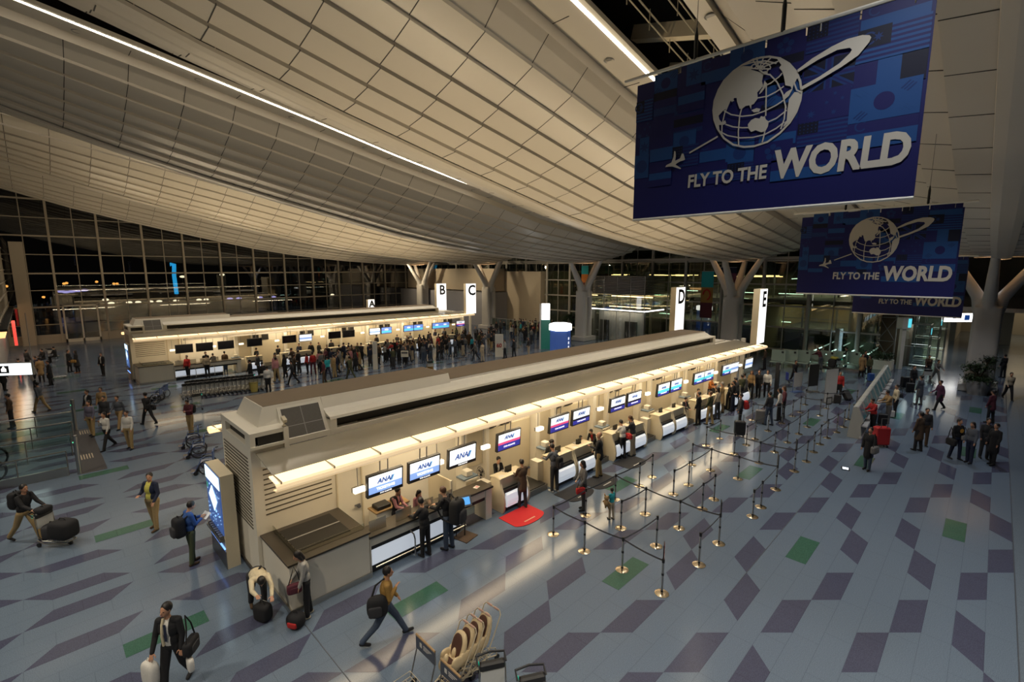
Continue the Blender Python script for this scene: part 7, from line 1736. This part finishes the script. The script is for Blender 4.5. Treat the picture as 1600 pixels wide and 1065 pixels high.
T = thing('lit_poster_panel', 'tall lit poster panel before the escalator glass', 'sign', F(1304, 565), .35); m = MB(); m.box(-.3, .3, -.12, .12, 0, 2.9); m.build('housing', GREY, T); m = MB(); m.box(.302, .31, -.1, .1, .6, 2.8); m.box(-.05, .28, -.13, -.12, .6, 2.8); m.build('lit_face', mat('poster_glow', (.6, .85, 1), .3, emit=1.8, ecol=(.6, .85, 1)), T)
# ------------------------------------------------------------------ glass lift enclosure between the columns
e = atX(1008, 500, 46.0); T = thing('lift_enclosure', 'glass lift enclosure with louvred top and white light line', 'lift enclosure', (48, 26, 0))
ya, yb_ = atX(925, 450, 45.5).y, atX(1008, 450, 45.5).y
m = MB(); m.box(45.5, 49.5, yb_, ya, .1, 5.3); m.build('glass_box', RAILG, T, world=True)
m = MB()
for k in range(12): z = 5.3 + k * .17; m.box(45.4, 49.6, yb_ - .1, ya + .1, z, z + .07)
for y in frange(yb_, ya, 4): m.box(45.45, 45.5, y - .03, y + .03, 0, 7.3)
m.build('louvre_top', mat('louvre_grey', (.34, .33, .31), .4, noise=.04), T, world=True)
m = MB(); m.box(45.36, 45.42, yb_ - .1, ya, 3.55, 3.65); m.box(45.4, 49.5, yb_ - .16, yb_ - .10, 3.55, 3.65); m.build('light_line', SIGNW, T, world=True)
m = MB(); m.box(46.6, 46.9, yb_ + .6, ya - .3, 0, 3.3); m.build('lift_wall', mat('lift_wall_grey', (.36, .34, .35), .5, noise=.04), T, world=True)
m = MB(); yy = yb_ + 1.4; m.box(46.5, 46.6, yy, yy + 1.5, 0, 2.3); m.box(46.5, 46.6, yy + 3.6, yy + 4.8, 0, 2.3); m.build('lift_door', mat('lift_door', (.05, .045, .04), .3, .5, noise=.2), T, world=True)
m = MB(); m.box(48, 48.1, yb_ + .5, ya - 1, 4.9, 5.0); m.box(47.6, 47.7, yb_ + .5, ya - 1, 3.75, 3.82); m.build('warm_lamp', GL3, T, world=True)
area('lift_hall_light', (46.1, (ya + yb_) / 2, 3.4), .6, 5, 40, (1, .85, .6))
# ------------------------------------------------------------------ white volume and low wall behind the far queue
VOL = mat('plain_wall_cream', (.50, .43, .33), .55, noise=.03, nscale=.4); LOWW = mat('low_wall_grey', (.30, .30, .33), .5, noise=.03, nscale=.4)
vb = atX(845, 428, 49.0)
m = MB(); m.box(49.0, 56, vb.y, 78, 0, 7.7); struct(m.build('wall_volume_back', VOL)); 
m = MB(); m.box(46.9, 49.0, 50.5, 78, 4.9, 8.1); struct(m.build('wall_volume_upper', VOL))
m = MB(); m.box(45.4, 49, 50.0, 76, 0, 4.75); struct(m.build('wall_low', LOWW))
m = MB(); 
for k in range(12): m.cyl((44.6, 36 + k * 1.2, 0), (44.6, 36 + k * 1.2, 1.5), .03, n=6)
m.box(44.58, 44.62, 36, 49.5, 1.44, 1.5); T = thing('barrier_screen', 'low screen fence in front of the plain cream wall', 'fence', (44.6, 42, 0)); m.v = [(a - 44.6, b - 42, c) for a, b, c in m.v]; m.build('frame', GREY, T); m = MB(); m.box(-.01, .01, -6, 7.5, .1, 1.4); m.build('glass_pane', RAILG, T)
# far queue belt posts and desks near sign C
for i in range(14):
    o = copy_tree(PP); x = 27 + i * 1.15; o.location = (x, 33.6 - .05 * i + (i % 3) * .8, 0); tag(o, 'belt post in the queue before the farther island near sign C', 'belt post', 'belt posts of the farther queue')
for c in [c for o in bpy.data.objects if o.get('group') == 'belt posts of the farther queue' for c in o.children if c.name.startswith('belt')]: bpy.data.objects.remove(c)
# yellow bin
T = thing('waste_bin', 'small yellow bin between the nested trolleys and the far crowd', 'bin', F(397, 611)); m = MB(); m.lathe([(.22, 0), (.28, .6), (.26, .6), (.2, .05)], n=16); m.build('body', mat('bin_yellow', (.55, .45, .12), .5), T); m = MB(); m.lathe([(.29, .58), (.30, .63), (.27, .63)], n=16); m.build('rim', mat('bin_rim', (.4, .33, .1), .5), T)
# hanging lit sign and shop front at the left edge
q_ = atY(20, 577, 33.0); T = thing('hanging_sign', 'white lit hanging sign with black pictogram at the left edge', 'sign', (q_.x, 33.0, q_.z - .3), math.radians(-35)); m = MB(); m.box(-1.4, .80, 0, .15, 0, .62); m.build('housing', GREY, T); m = MB(); m.box(-1.38, .78, -.02, 0, .03, .59); m.build('lit_face', LWc, T); m = MB(); m.rbox((-.35, -.03, .31), (.42, .01, .36)); m.build('pictogram', LETTER, T); m = MB(); m.rbox((-.35, -.038, .28), (.2, .004, .14)); m.lathe([(.06, 0), (.02, .1)], c=(-.35, -.04, .35), n=8); m.build('pictogram_shape', SIGNW, T)
m = MB(); m.cyl((-1, .07, .6), (-1, .07, 3), .02, n=6); m.cyl((.8, .07, .6), (.8, .07, 3), .02, n=6); m.build('hanger', GREY, T)
T = thing('shop_awning', 'glowing orange shop awning along the left wall', 'awning', (-2, 55, 3.6)); m = MB(); m.box(-1.7, -1.3, 44, 71, 3.7, 4.1); m.build('lit_fascia', mat('awning_glow', (1, .6, .25), .5, emit=1.6, ecol=(1, .55, .22)), T, world=True); m = MB(); m.box(-1.75, -1.15, 44, 71, 4.1, 4.25); m.build('cover', BLACK, T, world=True)
T = thing('red_banner_sign', 'vertical red lit banner on the left shop front', 'sign', (-1.2, 62, 0)); m = MB(); m.box(-1.3, -1.1, 62, 62.8, 1.2, 3.4); m.build('lit_cloth', mat('red_glow', (.9, .06, .05), .5, emit=.9, ecol=(.95, .08, .06)), T, world=True); m = MB()
for k in range(7): m.box(-1.12, -1.09, 62.2, 62.6, 1.35 + .3 * k, 1.5 + .3 * k)
m.build('white_character', cloth('white'), T, world=True); m = MB(); m.box(-1.9, -1.25, 62.3, 62.5, 3.2, 3.3); m.build('bracket', STEELD, T, world=True)
for nm_, x_ in (('a', 0),): pass
area('shop_light', (-1.0, 57, 3.4), .6, 20, 90, (1, .85, .65))
# coloured hanging flags near the columns
for i, (px, py, x, w, h, c1, c2, lb) in enumerate(((1106, 430, 47.5, 1.2, 4.6, 'teal', 'mustard', 'tall hanging flag in blue, yellow and red behind the middle column'), (914, 420, 47.5, 1.0, 3.0, 'teal', 'orange', 'hanging flag beside the lift enclosure'), (1138, 424, 48.0, 1.6, 1.6, 'navy', 'plum', 'small dark violet flag by the middle column'))):
    p = atX(px, py, x); T = thing('hanging_flag', lb, 'flag', (x, p.y, p.z - h + .4)); m = MB(); m.box(0, .02, -w / 2, w / 2, h * .66, h); m.build('upper_field', cloth(c1), T); m = MB(); m.box(0, .02, -w / 2, w / 2, h * .33, h * .66); m.build('middle_field', cloth(c2), T); m = MB(); m.box(0, .02, -w / 2, w / 2, 0, h * .33); m.build('lower_field', cloth('maroon'), T)
    m = MB(); m.cyl((0, -w / 2, h), (0, w / 2, h), .03, n=6); m.build('rod', STEELD, T); m = MB(); m.cyl((0, 0, h), (49.8 - x, 0, h), .03, n=6); m.build('bracket', STEELD, T)
    if i == 0: m = MB(); m.tube([(-.03, .35 * math.cos(t), h * .5 + .5 * math.sin(t)) for t in frange(0, 4.5, 14)], .07, 5); m.build('red_swirl', cloth('red'), T)
q_ = at(1510, 500, 3.2); T = thing('hanging_sign', 'white lit hanging direction sign left of the right-hand column', 'sign', (q_.x, q_.y, 3.0), -.78); m = MB(); m.box(-2.2, 2.2, 0, .2, 0, .9); m.build('housing', GREY, T); m = MB(); m.box(-2.15, 2.15, -.03, 0, .05, .85); m.build('lit_face', SIGNW, T); m = MB(); m.rbox((0, -.04, .45), (.5, .02, .5)); m.rbox((-1.2, -.04, .45), (.3, .02, .2)); m.rbox((1.2, -.04, .45), (.3, .02, .2)); each(m, 'pictogram', BLUE, T); m = MB(); m.cyl((0, .1, .9), (0, .1, 1.9), .03, n=6); m.build('hanger', GREY, T)
# blue reflection in the glass, put in as a glowing tube and mast outside
q_ = atY(270, 413, 110); T = thing('reflected_line', 'bent blue line reflected in the left glass wall, put in as a tube outside', 'reflection', (q_.x, 110, 0)); m = MB(); a = atY(266, 413, 110) - T.location; b = atY(272, 413, 110) - T.location; c = atY(272, 430, 110) - T.location; d = atY(276, 459, 110) - T.location
m.tube([a, b, c, d], .38, 6); m.build('reflection_tube', mat('reflection_blue', (.05, .5, 1), .4, emit=3, ecol=(.03, .45, 1)), T); m = MB(); m.cyl((d.x, 0, 0), (d.x, 0, d.z), .15, n=6); m.build('mast', GREY, T)
